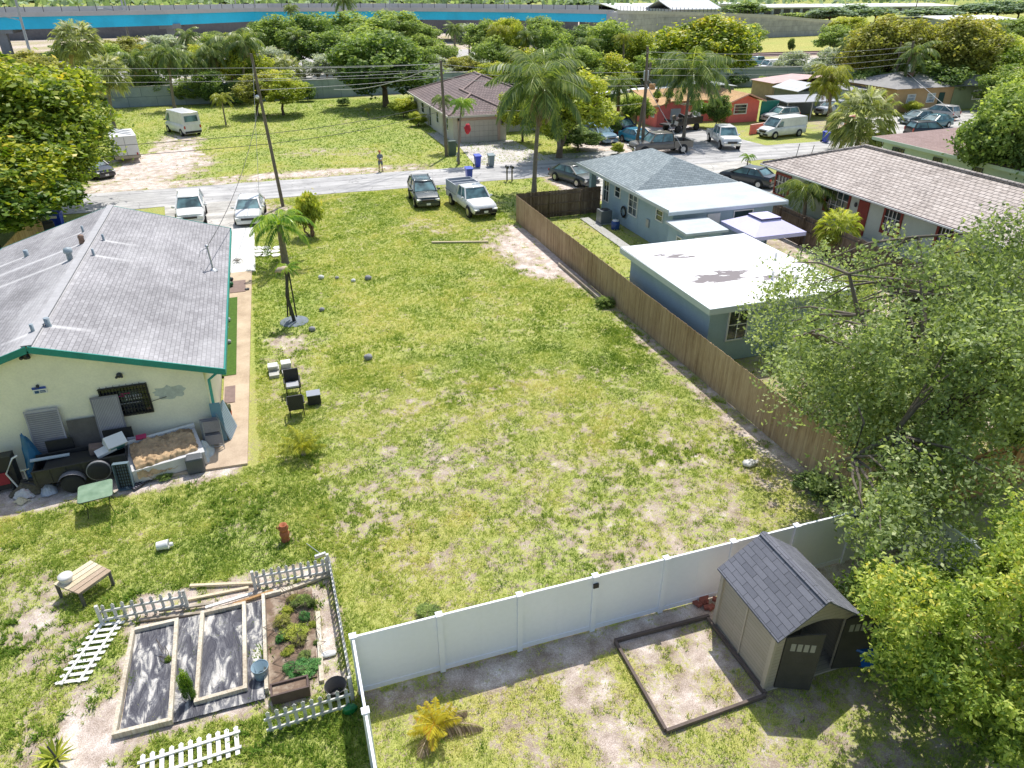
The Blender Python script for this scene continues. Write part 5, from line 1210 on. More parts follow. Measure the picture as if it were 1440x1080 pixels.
ph = T('pink_house', 'coral pink bungalow with orange-tan gabled roofs across the street', 'house', (48, 80, 0))
m_coral = M('coral_stucco', (.80, .19, .17), .9, .12, 1.2, bmp=.3)
m_orr = bricky('orange_shingles', (.50, .31, .15), (.58, .38, .2), (.4, .24, .12), .5, .25, .01, mott=.3)
w_ = MB(); w_.box(43.4, 46.8, 77.2, 82, 0, 2.3); w_.box(46.81, 53.2, 79.5, 88, 0, 2.35); w_.box(53.21, 57.3, 77.4, 88, 0, 2.35)
w_.poly([(53.2, 77.39, 2.35), (57.3, 77.39, 2.35), (55.25, 77.39, 3.1)]); w_.poly([(43.4, 77.19, 2.3), (46.8, 77.19, 2.3), (45.1, 77.19, 2.75)]); w_.build('wall', m_coral, ph)
def gable(x0, x1, y0, y1, ze, zr, th_=.1):
    xm = (x0+x1)/2; m = MB(); m.slab([(x0, y0, ze), (xm, y0, zr), (xm, y1, zr), (x0, y1, ze)], th_); m.slab([(xm, y0, zr), (x1, y0, ze), (x1, y1, ze), (xm, y1, zr)], th_); return m
gable(52.8, 57.8, 76.8, 88.5, 2.42, 3.3).build('roof', m_orr, ph); gable(43.0, 47.2, 76.8, 83, 2.36, 2.9).build('roof', m_orr, ph)
m = MB(); m.slab([(43.4, 79.2, 2.5), (53.0, 79.2, 2.5), (53.0, 84, 3.35), (43.4, 84, 3.35)], .1); m.slab([(43.4, 84.01, 3.35), (53.0, 84.01, 3.35), (53.0, 89, 2.5), (43.4, 89, 2.5)], .1); m.build('roof', m_orr, ph)
m = MB(); m.slab([(40.2, 84.5, 2.9), (50, 84.5, 3.42), (50, 89, 3.0), (40.2, 89, 2.7)], .1); m.build('white_roof_section', M('white_sheet', (.7, .7, .7), .6, .1, 1), ph)
m = MB(); m.bar((52.8, 76.78, 2.38), (55.3, 76.78, 3.26), .06, .16); m.bar((55.3, 76.78, 3.26), (57.8, 76.78, 2.38), .06, .16); m.build('verge_board', M('peach_trim', (.7, .4, .32), .7, .1), ph)
window(ph, 'y', 77.4, 53.9, 55.5, 1.05, 2.0, -1, m_white, m_glass, 1, 3, .12); window(ph, 'x', 43.4, 77.9, 78.5, 1.1, 2.0, -1, m_white, m_glass, 1, 2, .1)
MB().box(45.1, 46.4, 77.12, 77.19, .05, 2.0).build('door', M('pale_grey_door', (.45, .47, .5), .6, .1), ph); MB().box(47.2, 50.5, 79.4, 79.49, 1.95, 2.25).build('beam', m_white, ph)
for x in (47.3, 50.4): MB().box(x, x+.15, 79.2, 79.38, 0, 2.3).build('post', m_white, ph)
MB().box(46.0, 46.6, 84, 84.5, 3.3, 3.9).build('chimney', m_orr, ph)
pw = T('pink_wall', 'low coral pink garden wall beside the white van', 'wall', (55, 69, 0))
MB().bar((51.1, 69.9, .5), (58.2, 72.0, .5), .2, 1.0).build('wall_body', m_coral, pw); MB().bar((51.1, 69.9, 1.03), (58.2, 72.0, 1.03), .26, .06).build('coping', MATS['peach_trim'], pw)
pw2 = T('pink_wall', 'short coral pink wall end behind the white van', 'wall', (65, 72, 0)); MB().bar((64.0, 70.0, .6), (66.0, 70.9, .6), .2, 1.2).build('wall_body', m_coral, pw2); MB().bar((64.0, 70.0, 1.23), (66.0, 70.9, 1.23), .26, .06).build('coping', MATS['peach_trim'], pw2)
tg = T('green_gate_fence', 'dark green sheet fence panel right of the pink house', 'fence', (58, 78, 0)); MB().box(57.5, 60.0, 77.2, 77.3, 0, 2.3).build('sheet', M('green_sheet', (.01, .17, .13), .6, .2), tg); MB().bar((58.6, 77.1, .1), (59.7, 76.9, 2.0), .06, .06).build('brace', m_steel, tg)
# sheds and carports further right
def shack(label, x0, x1, y0, y1, h, wall, roof, pitch=.3, name='shed', wins=0):
    t = T(name, label, 'outbuilding', ((x0+x1)/2, y0, 0)); MB().box(x0, x1, y0, y1, 0, h).build('wall', wall, t)
    gable(x0-.3, x1+.3, y0-.3, y1+.3, h+.06, h+.06+pitch*(x1-x0)/2, .08).build('roof', roof, t)
    for k in range(wins):
        u = x0+(x1-x0)*(k+.5)/wins; window(t, 'y', y0, u-.5, u+.5, 1, 1.9, -1, m_white, m_glass, 1, 2)
    return t
m_tin = M('pale_tin', (.52, .53, .55), .4, .2, 1.5); m_gw = M('slate_wall', (.18, .2, .22), .8, .2)
shack('dark grey shed with a pale tin roof behind the pink house', 59.0, 63.5, 92, 97, 2.2, m_gw, m_tin, .1)
shack('dark shed with white sheet roof right of the green fence', 68, 73, 84, 89, 2.2, m_gw, m_tin, .35, wins=1)
shack('long low shed with pinkish roof before the concrete wall', 70, 84, 92, 97, 2.3, M('tan_wall', (.4, .3, .22), .8, .2), M('pinkish_roof', (.55, .38, .36), .8, .2), .08)
shack('pale blue-grey shed beside the yellow palm', 76, 81, 82, 87, 2.1, M('paleblue_wall', (.4, .47, .52), .7, .15), M('dim_roof', (.3, .3, .32), .7, .2), .2, wins=1)
t = T('carport', 'dark lean-to carport between green fence and vintage car', 'carport', (63, 77, 0)); MB().slab([(60.2, 76, 2.2), (68, 76, 2.1), (68, 80.5, 2.35), (60.2, 80.5, 2.45)], .1).build('roof', M('carport_tin', (.32, .33, .35), .5, .25, 1), t)
for x in (60.4, 64, 67.8): MB().box(x, x+.1, 76.1, 76.2, 0, 2.1).build('post', m_steel, t)
MB().box(60.4, 67.8, 80.3, 80.4, 0, 2.3).build('back_wall', m_gw, t)
fh = T('ochre_house', 'ochre house behind the parked cars on the right', 'house', (85, 78, 0))
MB().box(78, 96, 77.5, 86, 0, 2.9).build('wall', M('ochre_stucco', (.48, .32, .17), .9, .15, .8), fh)
MB().box(87.5, 96.05, 77.38, 77.49, 0, 2.85).build('green_wall', M('olive_wall', (.25, .3, .17), .9, .15), fh)
hip(77.3, 97, 76.8, 87, 2.95, 4.4, 82, 92, 'x').build('roof', M('grey_roof_far', (.3, .29, .28), .85, .2, 1), fh)
window(fh, 'y', 77.38, 91.0, 92.4, 1.2, 2.2, -1, m_white, m_glass, 1, 2, .12)
for x in (80, 83.3): window(fh, 'y', 77.5, x, x+1.2, 1.1, 2.1, -1, m_white, glass('pale_pane', (.2, .26, .3)), 1, 3, .08)
MB().box(85.2, 86.1, 77.4, 77.49, 0, 2.2).build('door', M('dark_green_door', (.015, .06, .05), .6, .2), fh)
# mint house right behind the tiled roof
mh = T('mint_house', 'pale mint-green house with brownish pink roof behind the tiled house', 'house', (53, 48, 0))
m_mint = M('mint_stucco', (.50, .60, .52), .9, .06, 1, bmp=.3); m_pr = bricky('pinkbrown_shingles', (.30, .21, .19), (.36, .26, .24), (.24, .17, .16), .33, .15, .008, mott=.2)
MB().box(51.9, 62, 26, 51.6, 0, 2.65).build('wall', m_mint, mh)
hip(51.2, 63, 25, 52.3, 2.75, 4.1, 29, 47.5).build('roof', m_pr, mh)
MB().box(51.12, 51.19, 25, 52.3, 2.5, 2.76).build('fascia', m_mint, mh)
for y0, y1 in ((49.2, 50.4), (45.2, 46.0), (41.4, 42.2), (36, 37)): window(mh, 'x', 51.9, y0, y1, 1.25, 2.1, -1, m_dark, m_glass, 4, 1, .05)
# ============================================================ VEHICLES
def loft(m, secs, smooth=True):
    """secs: list of closed rings with equal count"""
    n = len(secs[0]); b = len(m.v)
    vs = [p for s in secs for p in s]
    fs = [(i*n+k, i*n+(k+1) % n, (i+1)*n+(k+1) % n, (i+1)*n+k) for i in range(len(secs)-1) for k in range(n)]
    m.add(vs, fs, smooth); m.add(secs[0][::-1], [tuple(range(n))]); m.add(secs[-1], [tuple(range(n))])
CARS = {
 # body stations (x, halfwidth, top z); cabin: base rear x, roof rear x, roof front x, base front x, belt z, roof z
 'sedan': dict(W=.91, zb=.22, st=[(-2.35, .78, .72), (-2.25, .86, .98), (-1.6, .91, 1.0), (0, .91, .96), (1.1, .91, .95), (1.9, .88, .86), (2.25, .80, .74), (2.35, .70, .58)], cab=(-1.75, -1.05, .35, 1.25, .94, 1.45), wb=(-1.38, 1.42), wr=.33),
 'suv': dict(W=.93, zb=.28, st=[(-2.25, .84, .9), (-2.2, .90, 1.08), (-1.5, .93, 1.1), (0, .93, 1.06), (1.0, .93, 1.05), (1.8, .90, .98), (2.15, .84, .86), (2.25, .74, .62)], cab=(-2.18, -1.85, .25, 1.05, 1.05, 1.68), wb=(-1.3, 1.38), wr=.37),
 'van': dict(W=.99, zb=.3, st=[(-2.75, .95, 1.15), (-2.7, .98, 1.2), (0, .99, 1.2), (1.5, .99, 1.18), (2.2, .95, 1.05), (2.6, .86, .9), (2.7, .78, .65)], cab=(-2.73, -2.62, 1.0, 1.75, 1.18, 2.08), wb=(-1.75, 1.75), wr=.37),
 'transit': dict(W=1.0, zb=.3, st=[(-2.75, .96, 1.25), (-2.7, .99, 1.3), (0, 1.0, 1.3), (1.7, 1.0, 1.25), (2.3, .96, 1.1), (2.65, .86, .95), (2.75, .78, .65)], cab=(-2.73, -2.65, 1.15, 2.05, 1.28, 2.5), wb=(-1.8, 1.75), wr=.36),
 'pickup': dict(W=.99, zb=.42, st=[(-.75, .97, 1.12), (-.7, .99, 1.14), (0, .99, 1.14), (1.0, .99, 1.13), (1.9, .97, 1.1), (2.45, .93, 1.02), (2.65, .88, .85), (2.72, .82, .55)], cab=(-.72, -.62, .55, 1.15, 1.12, 1.82), wb=(-1.95, 1.75), wr=.41, bed=(-3.05, -.78)),
 'crew': dict(W=1.0, zb=.48, st=[(-1.1, .98, 1.2), (-1.05, 1.0, 1.22), (0, 1.0, 1.22), (1.3, 1.0, 1.21), (2.2, .99, 1.2), (2.8, .96, 1.12), (2.95, .9, .95), (3.0, .84, .6)], cab=(-1.07, -.97, .85, 1.5, 1.2, 1.98), wb=(-2.1, 2.0), wr=.43, bed=(-3.15, -1.13)),
}
CARS['wagon'] = dict(CARS['suv'])
def vehicle(name, label, cat, front, rear, kind, col, front_point=True, roofmat=None, hue2=None, length=None, group=None, rough=.25):
    """front/rear: ground points (world) fixing heading; the nose is put at 'front'"""
    K = CARS[kind]; fr, re_ = Vector((front[0], front[1], 0)), Vector((rear[0], rear[1], 0)); d = (fr-re_).normalized(); rz = math.atan2(d.y, d.x)
    nose = K['st'][-1][0]; loc = fr-d*nose
    t = T(name, label, cat, loc, rz, group); mat = paint('paint_%02d' % int(col[0]*99)+'_%02d_%02d' % (int(col[1]*99), int(col[2]*99)), col, rough)
    zb = K['zb']; secs = []
    for x, w_, zt in K['st']:
        secs.append([(x, -w_*.88, zb), (x, -w_*.98, zb+.14), (x, -w_, (zb+zt)/2+.05), (x, -w_*.97, zt-.1), (x, -w_*.88, zt), (x, -w_*.4, zt+.025), (x, w_*.4, zt+.025), (x, w_*.88, zt), (x, w_*.97, zt-.1), (x, w_, (zb+zt)/2+.05), (x, w_*.98, zb+.14), (x, w_*.88, zb)])
    m = MB(); loft(m, secs); bo = m.build('body', mat, t, local=True); es = bo.modifiers.new('split', 'EDGE_SPLIT'); es.split_angle = R(38)
    b0, r0, r1, b1, zl, zr = K['cab']; W = K['W']; wb_, wt = W*.93, W*.74; vanlike = kind in ('van', 'transit')
    if vanlike: wt = W*.86
    lo = [(b0, -wb_, zl), (b1, -wb_, zl), (b1, wb_, zl), (b0, wb_, zl)]; hi = [(r0, -wt, zr-.05), (r1, -wt, zr-.05), (r1, wt, zr-.05), (r0, wt, zr-.05)]
    lo = [Vector(p) for p in lo]; hi = [Vector(p) for p in hi]
    # pillars and roof skin
    for a, b_ in zip(lo, hi): MB().bar(a, b_+Vector((0, 0, .02)), .09, .10).build('pillar', mat, t, local=True)
    if not vanlike:
        for f in ((.5,) if kind != 'crew' else (.5,)):
            for s_ in (0, 3): MB().bar(lo[s_].lerp(lo[1 if s_ == 0 else 2], f), hi[s_].lerp(hi[1 if s_ == 0 else 2], f), .07, .04).build('pillar', mat, t, local=True)
    m = MB(); ring = []
    for z, k_ in ((zr-.06, 1.0), (zr-.01, .97), (zr+.012, .86)):
        cx = (r0+r1)/2; ring.append([(cx+(x-cx)*(1.03*k_+.02), y*k_*1.03, z) for x, y in ((r0, -wt), (r0*.5+r1*.5, -wt*1.02), (r1, -wt), (r1+.05, 0), (r1, wt), (r0*.5+r1*.5, wt*1.02), (r0, wt), (r0-.04, 0))])
    loft(m, ring); m.build('roof', roofmat or mat, t, local=True)
    inset = .022
    def pane(nm, q, f0=.04, f1=.96, g0=.06, g1=.97):
        q = [Vector(p) for p in q]; P_ = lambda u, v: q[0].lerp(q[1], u).lerp(q[3].lerp(q[2], u), v)
        m = MB(); m.poly([P_(f0, g0), P_(f1, g0), P_(f1, g1), P_(f0, g1)]); return m.build(nm, m_carglass, t, local=True)
    pane('windshield', [lo[1], lo[2], hi[2], hi[1]])
    if vanlike:
        m = MB(); xs = r1-.35
        for s_ in (-1, 1):
            q = [(b0, s_*wb_, zl), (xs, s_*wb_, zl), (xs, s_*wt, zr-.05), (b0+.05, s_*wt, zr-.05)]; m.poly(q if s_ < 0 else q[::-1])
        m.poly([lo[3], lo[0], hi[0], hi[3]]); m.build('cargo_side', mat, t, local=True)
        for s_ in (-1, 1):
            q = [(xs+.06, s_*(wb_+.012), zl), (b1-.08, s_*(wb_+.012), zl), (r1+.02, s_*(wt+.06), zr-.35), (xs+.06, s_*(wt+.07), zr-.35)]
            pane('side_window', q if s_ < 0 else [q[1], q[0], q[3], q[2]], 0, 1, 0, 1)
            m = MB(); q = [(xs+.0, s_*(wb_+.0), zl), (b1, s_*(wb_+.0), zl), (r1, s_*wt, zr-.05), (xs, s_*wt, zr-.05)]; m.poly(q if s_ < 0 else q[::-1]); m.build('door_frame', mat, t, local=True)
        if kind == 'transit': 
            q = [lo[3]+Vector((-.03, 0, 0)), lo[0]+Vector((-.03, 0, 0)), hi[0]+Vector((-.03, 0, 0)), hi[3]+Vector((-.03, 0, 0))]; pane('rear_window', q, .1, .9, .2, .72)
    else:
        pane('rear_window', [lo[3], lo[0], hi[0], hi[3]], .06, .94, .12, .95)
        pane('side_window', [lo[0], lo[1], hi[1], hi[0]]); pane('side_window', [lo[2], lo[3], hi[3], hi[2]])
    if 'bed' in K:
        x0, x1 = K['bed']; zt = K['st'][1][2]-.02; m = MB(); w_ = K['W']
        m.box(x0, x1, -w_, -w_+.1, zb+.1, zt); m.box(x0, x1, w_-.1, w_, zb+.1, zt); m.box(x0+.05, x1, -w_+.101, w_-.101, zb+.1, zb+.22); m.box(x0, x0+.07, -w_+.101, w_-.101, zb+.1, zt-.03); m.box(x1-.05, x1, -w_+.101, w_-.101, zb+.1, zt); m.build('truck_bed', mat, t, local=True)
        m = MB(); m.box(x0+.08, x1-.06, -w_+.12, w_-.12, zb+.221, zb+.24); m.build('bed_liner', m_black, t, local=True)
        tail = x0
    else: tail = K['st'][0][0]
    for x in K['wb']:
        for s_ in (-1, 1):
            r = K['wr']; y = s_*(W-.10)
            m = MB(); m.lathe([(.01, s_*(W+.006)-.004), (r+.075, s_*(W+.006)-.004), (r+.075, s_*(W+.006)+.004), (.01, s_*(W+.006)+.004)], (x, 0, r), 22, 'y'); m.build('wheel_arch', m_black, t, local=True)
            m = MB(); m.lathe([(r*.6, -.125), (r*.93, -.125), (r, -.09), (r, .09), (r*.93, .125), (r*.6, .125)], (x, y+s_*.02, r), 22, 'y'); wo = m.build('wheel', m_tyre, t, local=True)
            m = MB(); m.lathe([(r*.62, s_*.128-.002), (r*.62, s_*.128+.002), (r*.55, s_*.132), (r*.5, s_*.10)], (x, y+s_*.02, r), 18, 'y')
            for k in range(5): a = 2*PI*k/5; m.bar((x, y+s_*.14, r), (x+r*.56*math.cos(a), y+s_*.145, r+r*.56*math.sin(a)), .07, .015, up=(0, 1, .01))
            m.lathe([(.01, s_*.13), (.07, s_*.135)], (x, y+s_*.02, r), 10, 'y'); m.build('rim', m_rim, wo, local=True)
    xn, wn, zn = K['st'][-2]; zh = zn-.16
    for s_ in (-1, 1):
        MB().obox((xn+.03, s_*wn*.80, zh), (.14, .34, .15), (0, .35, s_*-.35)).build('headlight', m_lens, t, local=True)
        MB().obox((tail+.02, s_*W*.87, zn+.03), (.1, .16, .3 if 'bed' in K or vanlike or kind == 'suv' else .16)).build('taillight', m_red, t, local=True)
        MB().blob((b1-.18, s_*(wb_+.17), zl+.1), (.07, .12, .09), 8, 6, 0).build('side_mirror', mat if not vanlike else m_black, t, local=True)
    big = kind in ('pickup', 'crew', 'van', 'transit')
    MB().obox((nose-.015, 0, zh-.0 if big else zh-.02), (.10, wn*1.05, .24 if big else .13), (0, .15, 0)).build('grille', m_black, t, local=True)
    MB().obox((nose-.01, 0, zb+.13), (.14, wn*1.85, .2)).build('front_bumper', m_chrome if kind == 'crew' else (m_black if big else mat), t, local=True)
    MB().obox((tail-.0, 0, zb+.15), (.14, W*1.8, .2)).build('rear_bumper', m_chrome if 'bed' in K else (m_black if vanlike or kind == 'suv' else mat), t, local=True)
    MB().obox((nose+.065, 0, zb+.15), (.012, .3, .15)).build('license_plate', m_white, t, local=True)
    return t
def ray_g(px, py): q = G(px, py); return (q.x, q.y)
def HD(p, ang, L=4.5): """front point & heading degrees -> rear"""; return (p, (p[0]-math.cos(R(ang))*L, p[1]-math.sin(R(ang))*L))
W_ = (.78, .78, .77)
sx = (G(586.4, 295.3)+G(620, 294.6))/2; h = (G(586.4, 295.3)-G(579.4, 284)).normalized(); hd = math.degrees(math.atan2(h.y, h.x))
s1 = vehicle('parked_suv', 'dark green-black SUV with silver roof rails parked nose-out on the lawn', 'car', *HD((sx.x, sx.y), -93), 'suv', (.03, .05, .052))
for s_ in (-1, 1):
    MB().tube([(-1.75, s_*.62, 1.7), (-1.6, s_*.62, 1.76), (.1, s_*.62, 1.76), (.2, s_*.62, 1.7)], .022, 6).build('roof_rail', m_chrome, s1, local=True)
for x in (-1.3, -.3): MB().bar((x, -.62, 1.765), (x, .62, 1.765), .05, .02).build('crossbar', m_steel, s1, local=True)
MB().poly([(-1.1, -.45, 1.697), (-.2, -.45, 1.697), (-.2, .45, 1.697), (-1.1, .45, 1.697)]).build('sunroof', m_carglass, s1, local=True)
px0, px1 = G(666, 309.9), G(701, 307.8); fr = (px0+px1)/2
tk = vehicle('parked_pickup', 'white pickup with a grey open-topped utility cap parked on the lawn', 'pickup truck', *HD((fr.x, fr.y), -85), 'pickup', W_)
m = MB(); zt = 1.13
m.box(-3.03, -.82, -.97, -.93, zt, 1.72); m.box(-3.03, -.82, .93, .97, zt, 1.72); m.box(-3.03, -2.99, -.929, .929, zt, 1.72); m.box(-.86, -.82, -.929, .929, zt, 1.72); m.box(-2.2, -2.1, -.929, .929, 1.5, 1.72); m.box(-1.45, -1.35, -.929, .929, 1.5, 1.72)
m.build('utility_cap', M('cap_grey', (.5, .52, .56), .45, .12), tk, local=True)
m = MB(); m.box(-2.98, -.87, -.925, .925, 1.3, 1.32); m.build('cap_load', m_dark, tk, local=True)
m = MB(); m.box(-3.04, -.8, -.99, -.971, 1.0, 1.06); m.box(-3.04, -.8, .971, .99, 1.0, 1.06); m.build('blue_stripe', M('stripe_blue', (.08, .15, .35), .4, .1), tk, local=True)
q = G(350, 319.5); vehicle('parked_sedan', 'white hatchback sedan with black grille parked on the driveway beside the cream house', 'car', *HD((q.x, q.y), -95), 'sedan', W_)
q = G(270, 322); vehicle('parked_suv', 'white SUV half hidden behind the cream house roof', 'car', *HD((q.x, q.y+.3), -88), 'suv', W_)
q = G(152, 252); vehicle('parked_sedan', 'dark car mostly hidden under the mango tree across the street', 'car', *HD((q.x, q.y), -55), 'sedan', (.03, .035, .045))
q = G(262, 190); r_ = G(287, 190); c = (q+r_)/2
vehicle('cargo_van', 'white high cargo van seen from behind on the sandy lawn across the street', 'van', (-9.9, 93.3), (-7.55, 88.6), 'transit', W_)
q = G(833, 264); vehicle('parked_sedan', 'dark grey sedan parked by the corner of the blue house', 'car', *HD((q.x, q.y), -72), 'sedan', (.06, .075, .085))
q = G(860, 204); vehicle('parked_suv', 'pale blue SUV parked under the small coconut palm across the street', 'car', *HD((q.x, q.y), -80), 'suv', (.14, .26, .36))
q = G(920, 207); vehicle('parked_suv', 'bright blue car parked behind the twin utility poles', 'car', *HD((q.x-.3, q.y+.2), -80), 'sedan', (.02, .22, .36))
q = G(896, 196); vehicle('parked_suv', 'dark navy SUV squeezed left of the bright blue car', 'car', *HD((q.x, q.y+1), -85), 'suv', (.015, .03, .12))
q = G(905, 218); vehicle('parked_pickup', 'grey-brown crew cab pickup parked along the far side of the street', 'pickup truck', (33.6, 64.2), (39.8, 64.0), 'crew', (.16, .145, .13))
a, b_ = G(1027, 213), G(996, 192); vehicle('parked_pickup', 'white crew cab pickup with chrome bumper nosing out of the pink house drive', 'pickup truck', (a.x+.2, a.y+.1), (b_.x+.2, b_.y), 'crew', W_)
vn = vehicle('cargo_van', 'white cargo van parked on the grass verge beside the low pink wall', 'van', (51.0, 67.6), (56.7, 68.4), 'van', W_)
q = G(1046, 262); vehicle('parked_sedan', 'black sedan parked in front of the tiled house', 'car', (36.4, 52.6), (38.6, 48.3), 'sedan', (.035, .04, .05))
vehicle('parked_suv', 'black SUV parked nearest the road on the right', 'car', (70.8, 62.0), (66.0, 63.2), 'suv', (.015, .02, .03))
vehicle('parked_sedan', 'teal-blue sedan between the black SUV and the silver SUV', 'car', (71.8, 66.6), (76.5, 67.4), 'sedan', (.04, .16, .2))
vehicle('parked_sedan', 'dark grey-green car behind the teal-blue sedan', 'car', (72.3, 69.8), (77, 70.2), 'sedan', (.07, .12, .13))
vehicle('parked_suv', 'silver SUV with red tail lights in front of the ochre house', 'car', (79.3, 74.2), (80.8, 68.8), 'suv', (.45, .44, .42))
vehicle('vintage_car', 'white old-fashioned car behind the white cargo van', 'car', (57.6, 76.2), (62.3, 76.6), 'suv', (.6, .62, .62))
vehicle('parked_suv', 'white-roofed old off-roader on the dark deck behind the pink house', 'car', *HD(ray_g(1068, 137), 170), 'suv', (.55, .56, .54))
vehicle('parked_suv', 'white SUV beside the pinkish-roofed shed', 'car', *HD(ray_g(1150, 163), -170), 'suv', (.5, .52, .55))
for i, (px, py, ang, kd, col, lab) in enumerate(((1052, 93, 200, 'suv', (.1, .3, .32), 'teal-roofed car beyond the concrete wall, left of the silvery shrubs'), (1068, 101, 190, 'van', W_, 'white van beyond the concrete wall, left of the silvery shrubs'), (1138, 94, 190, 'sedan', (.6, .62, .65), 'white car beyond the concrete wall between the silvery shrubs'), (1149, 98, 185, 'suv', (.5, .5, .52), 'pale SUV beyond the concrete wall, right of the white car'), (50, 105, 10, 'sedan', (.5, .5, .52), 'light car on the frontage road under the blue overpass'))):
    vehicle('distant_car', lab, 'car', *HD(ray_g(px, py), ang), kd, col)
# enclosed white trailer by the mango
a, b_ = G(165, 231), G(181, 226)
wt_ = T('enclosed_trailer', 'white enclosed box trailer parked on the sandy lot beside the mango tree', 'trailer', (a.x+.6, a.y+2.2, 0), R(12))
MB().box(-1.05, 1.05, -2.1, 2.1, .45, 2.35).build('box_body', m_white, wt_, local=True)
m = MB(); m.box(-1.08, 1.08, -2.13, -2.1, .42, .7); m.box(-1.08, -1.051, -2.1, 2.1, .42, .55); m.box(1.051, 1.08, -2.1, 2.1, .42, .55); m.build('lower_trim', M('beige_trim', (.45, .38, .28), .6, .15), wt_, local=True)
m = MB(); m.box(-1.07, 1.07, -2.12, 2.12, 2.351, 2.4); m.build('roof', m_white, wt_, local=True)
m = MB()
for y in (-1.3, -.2, .9): m.tube([(-1, y, 2.42), (-.4, y+.3, 2.62), (.3, y-.2, 2.5), (.9, y, 2.42)], .05, 6)
m.build('roof_rack', m_steel, wt_, local=True)
MB().box(-.01, .01, -2.12, -2.101, .75, 2.3).build('rear_door_seam', m_dark, wt_, local=True)
for s_ in (-1, 1):
    MB().lathe([(.1, -.1), (.34, -.1), (.34, .1), (.1, .1)], (s_*1.0, .3, .34), 16, 'x').build('wheel', m_tyre, wt_, local=True)
    MB().obox((s_*.85, -2.14, .8), (.12, .02, .2)).build('taillight', m_red, wt_, local=True)
# junk-laden flatbed by the pink house
jt = T('scrap_truck', 'dark flatbed heaped with scrap and furniture in front of the pink house', 'truck', (45.2, 74.6, 0), R(18))
MB().box(-2.6, 2.4, -1, 1, .75, .9).build('flat_bed', m_dark, jt, local=True); MB().box(-2.6, 2.4, -1, -.95, .9, 1.5).build('side_board', m_black, jt, local=True)
m = MB()
for s_ in (-1, 1):
    for x in (-1.6, 1.5): m = MB(); m.lathe([(.1, -.12), (.4, -.12), (.4, .12), (.1, .12)], (x, s_*.9, .4), 16, 'y'); m.build('wheel', m_tyre, jt, local=True)
rd = random.Random(8)
for k in range(26):
    c = (rd.uniform(-2.5, 2.3), rd.uniform(-.9, .9), rd.uniform(1.0, 1.9)); cols = [m_dark, m_black, m_wood_grey, MATS['cardboard_brown'], m_steel, m_offw, MATS['pinkish_roof']]
    if k < 14: MB().obox(c, (rd.uniform(.3, 1.1), rd.uniform(.2, .7), rd.uniform(.1, .5)), (rd.uniform(-.4, .4), rd.uniform(-.4, .4), rd.uniform(0, 3))).build('scrap_piece', cols[k % 7], jt, local=True)
# wheelie bins
def bin_(label, px, py, mat, ang=0, open_=False):
    q = G(px, py); t = T('wheelie_bin', label, 'rubbish bin', (q.x, q.y+.3, 0), ang, 'wheeled bins by the street')
    a, b_ = .25, .34; m = MB()
    lo = [(-a*.8, -b_*.75, .06), (a*.8, -b_*.75, .06), (a*.8, b_*.75, .06), (-a*.8, b_*.75, .06)]; hi = [(-a, -b_, 1.0), (a, -b_, 1.0), (a, b_, 1.0), (-a, b_, 1.0)]
    a = .30; 
    m.add(lo+hi, [(3, 2, 1, 0), (4, 5, 6, 7), (0, 1, 5, 4), (1, 2, 6, 5), (2, 3, 7, 6), (3, 0, 4, 7)]); m.box(-.3, .3, -.38, .38, .96, 1.0) ; m.build('bin_body', mat, t, local=True)
    m = MB(); m.slab([(-.32, -.4, 1.04), (.32, -.4, 1.04), (.30, .4, 1.12), (-.30, .4, 1.12)], .05); m.build('lid', mat, t, local=True)
    m = MB(); m.tube([(-.25, .42, 1.0), (.25, .42, 1.0)], .02, 6); m.build('handle', mat, t, local=True)
    for s_ in (-1, 1): MB().lathe([(.03, -.03), (.13, -.03), (.13, .03), (.03, .03)], (s_*.28, .32, .13), 14, 'x').build('wheel', m_tyre, t, local=True)
    return t
bin_('blue wheeled bin standing at the end of the paver driveway', 673, 236, m_blue_bin); bin_('grey-green wheeled bin beside the blue one on the paver driveway', 692, 235, m_grey_bin)
bin_('blue wheeled bin behind the white pickup on the near side of the street', 661, 255, m_blue_bin); bin_('blue wheeled bin beside the white cargo van across the street', 1163, 201, m_blue_bin)
bin_('leftmost blue wheeled bin beside the bamboo-coloured fence', 74, 322, m_blue_bin, .2); bin_('blue wheeled bin right of the leftmost one, near the cream house roof', 84, 321, m_blue_bin, -.1)
# stack of old furniture beside those bins
junk('dark sofa seat dumped beside the bamboo-coloured fence', 'old_sofa', 'sofa', tuple(G(60, 328)+Vector((0, 0, .35))), (1.6, .8, .7), (0, 0, .3), m_dark); junk('white mattress on the dumped sofa by the bins', 'mattress', 'mattress', tuple(G(66, 322)+Vector((0, 0, .85))), (1.5, .8, .18), (0, .1, .3), m_offw)
# mailboxes
for i, (px, lab) in enumerate(((713, 'left mailbox on a wooden post across from the driveway'), (720, 'right mailbox on a wooden post across from the driveway'))):
    q = G(px, 254.5); t = T('mailbox', lab, 'mailbox', (q.x, q.y, 0), 0, 'mailboxes by the street')
    MB().box(q.x-.05, q.x+.05, q.y-.05, q.y+.05, 0, 1.05).build('post', m_pole, t); m = MB()
    pts = [(q.x+.1*math.cos(a), q.y-.25, 1.17+.1*math.sin(a)) for a in np.linspace(0, PI, 8)]+[(q.x-.1, q.y-.25, 1.06), (q.x+.1, q.y-.25, 1.06)]
    n = len(pts); p2 = [(x, y+.5, z) for x, y, z in pts]; m.add(pts+p2, [tuple(range(n))[::-1], tuple(range(n, 2*n))]+[(k, (k+1) % n, n+(k+1) % n, n+k) for k in range(n)]); m.build('box', m_dark, t)
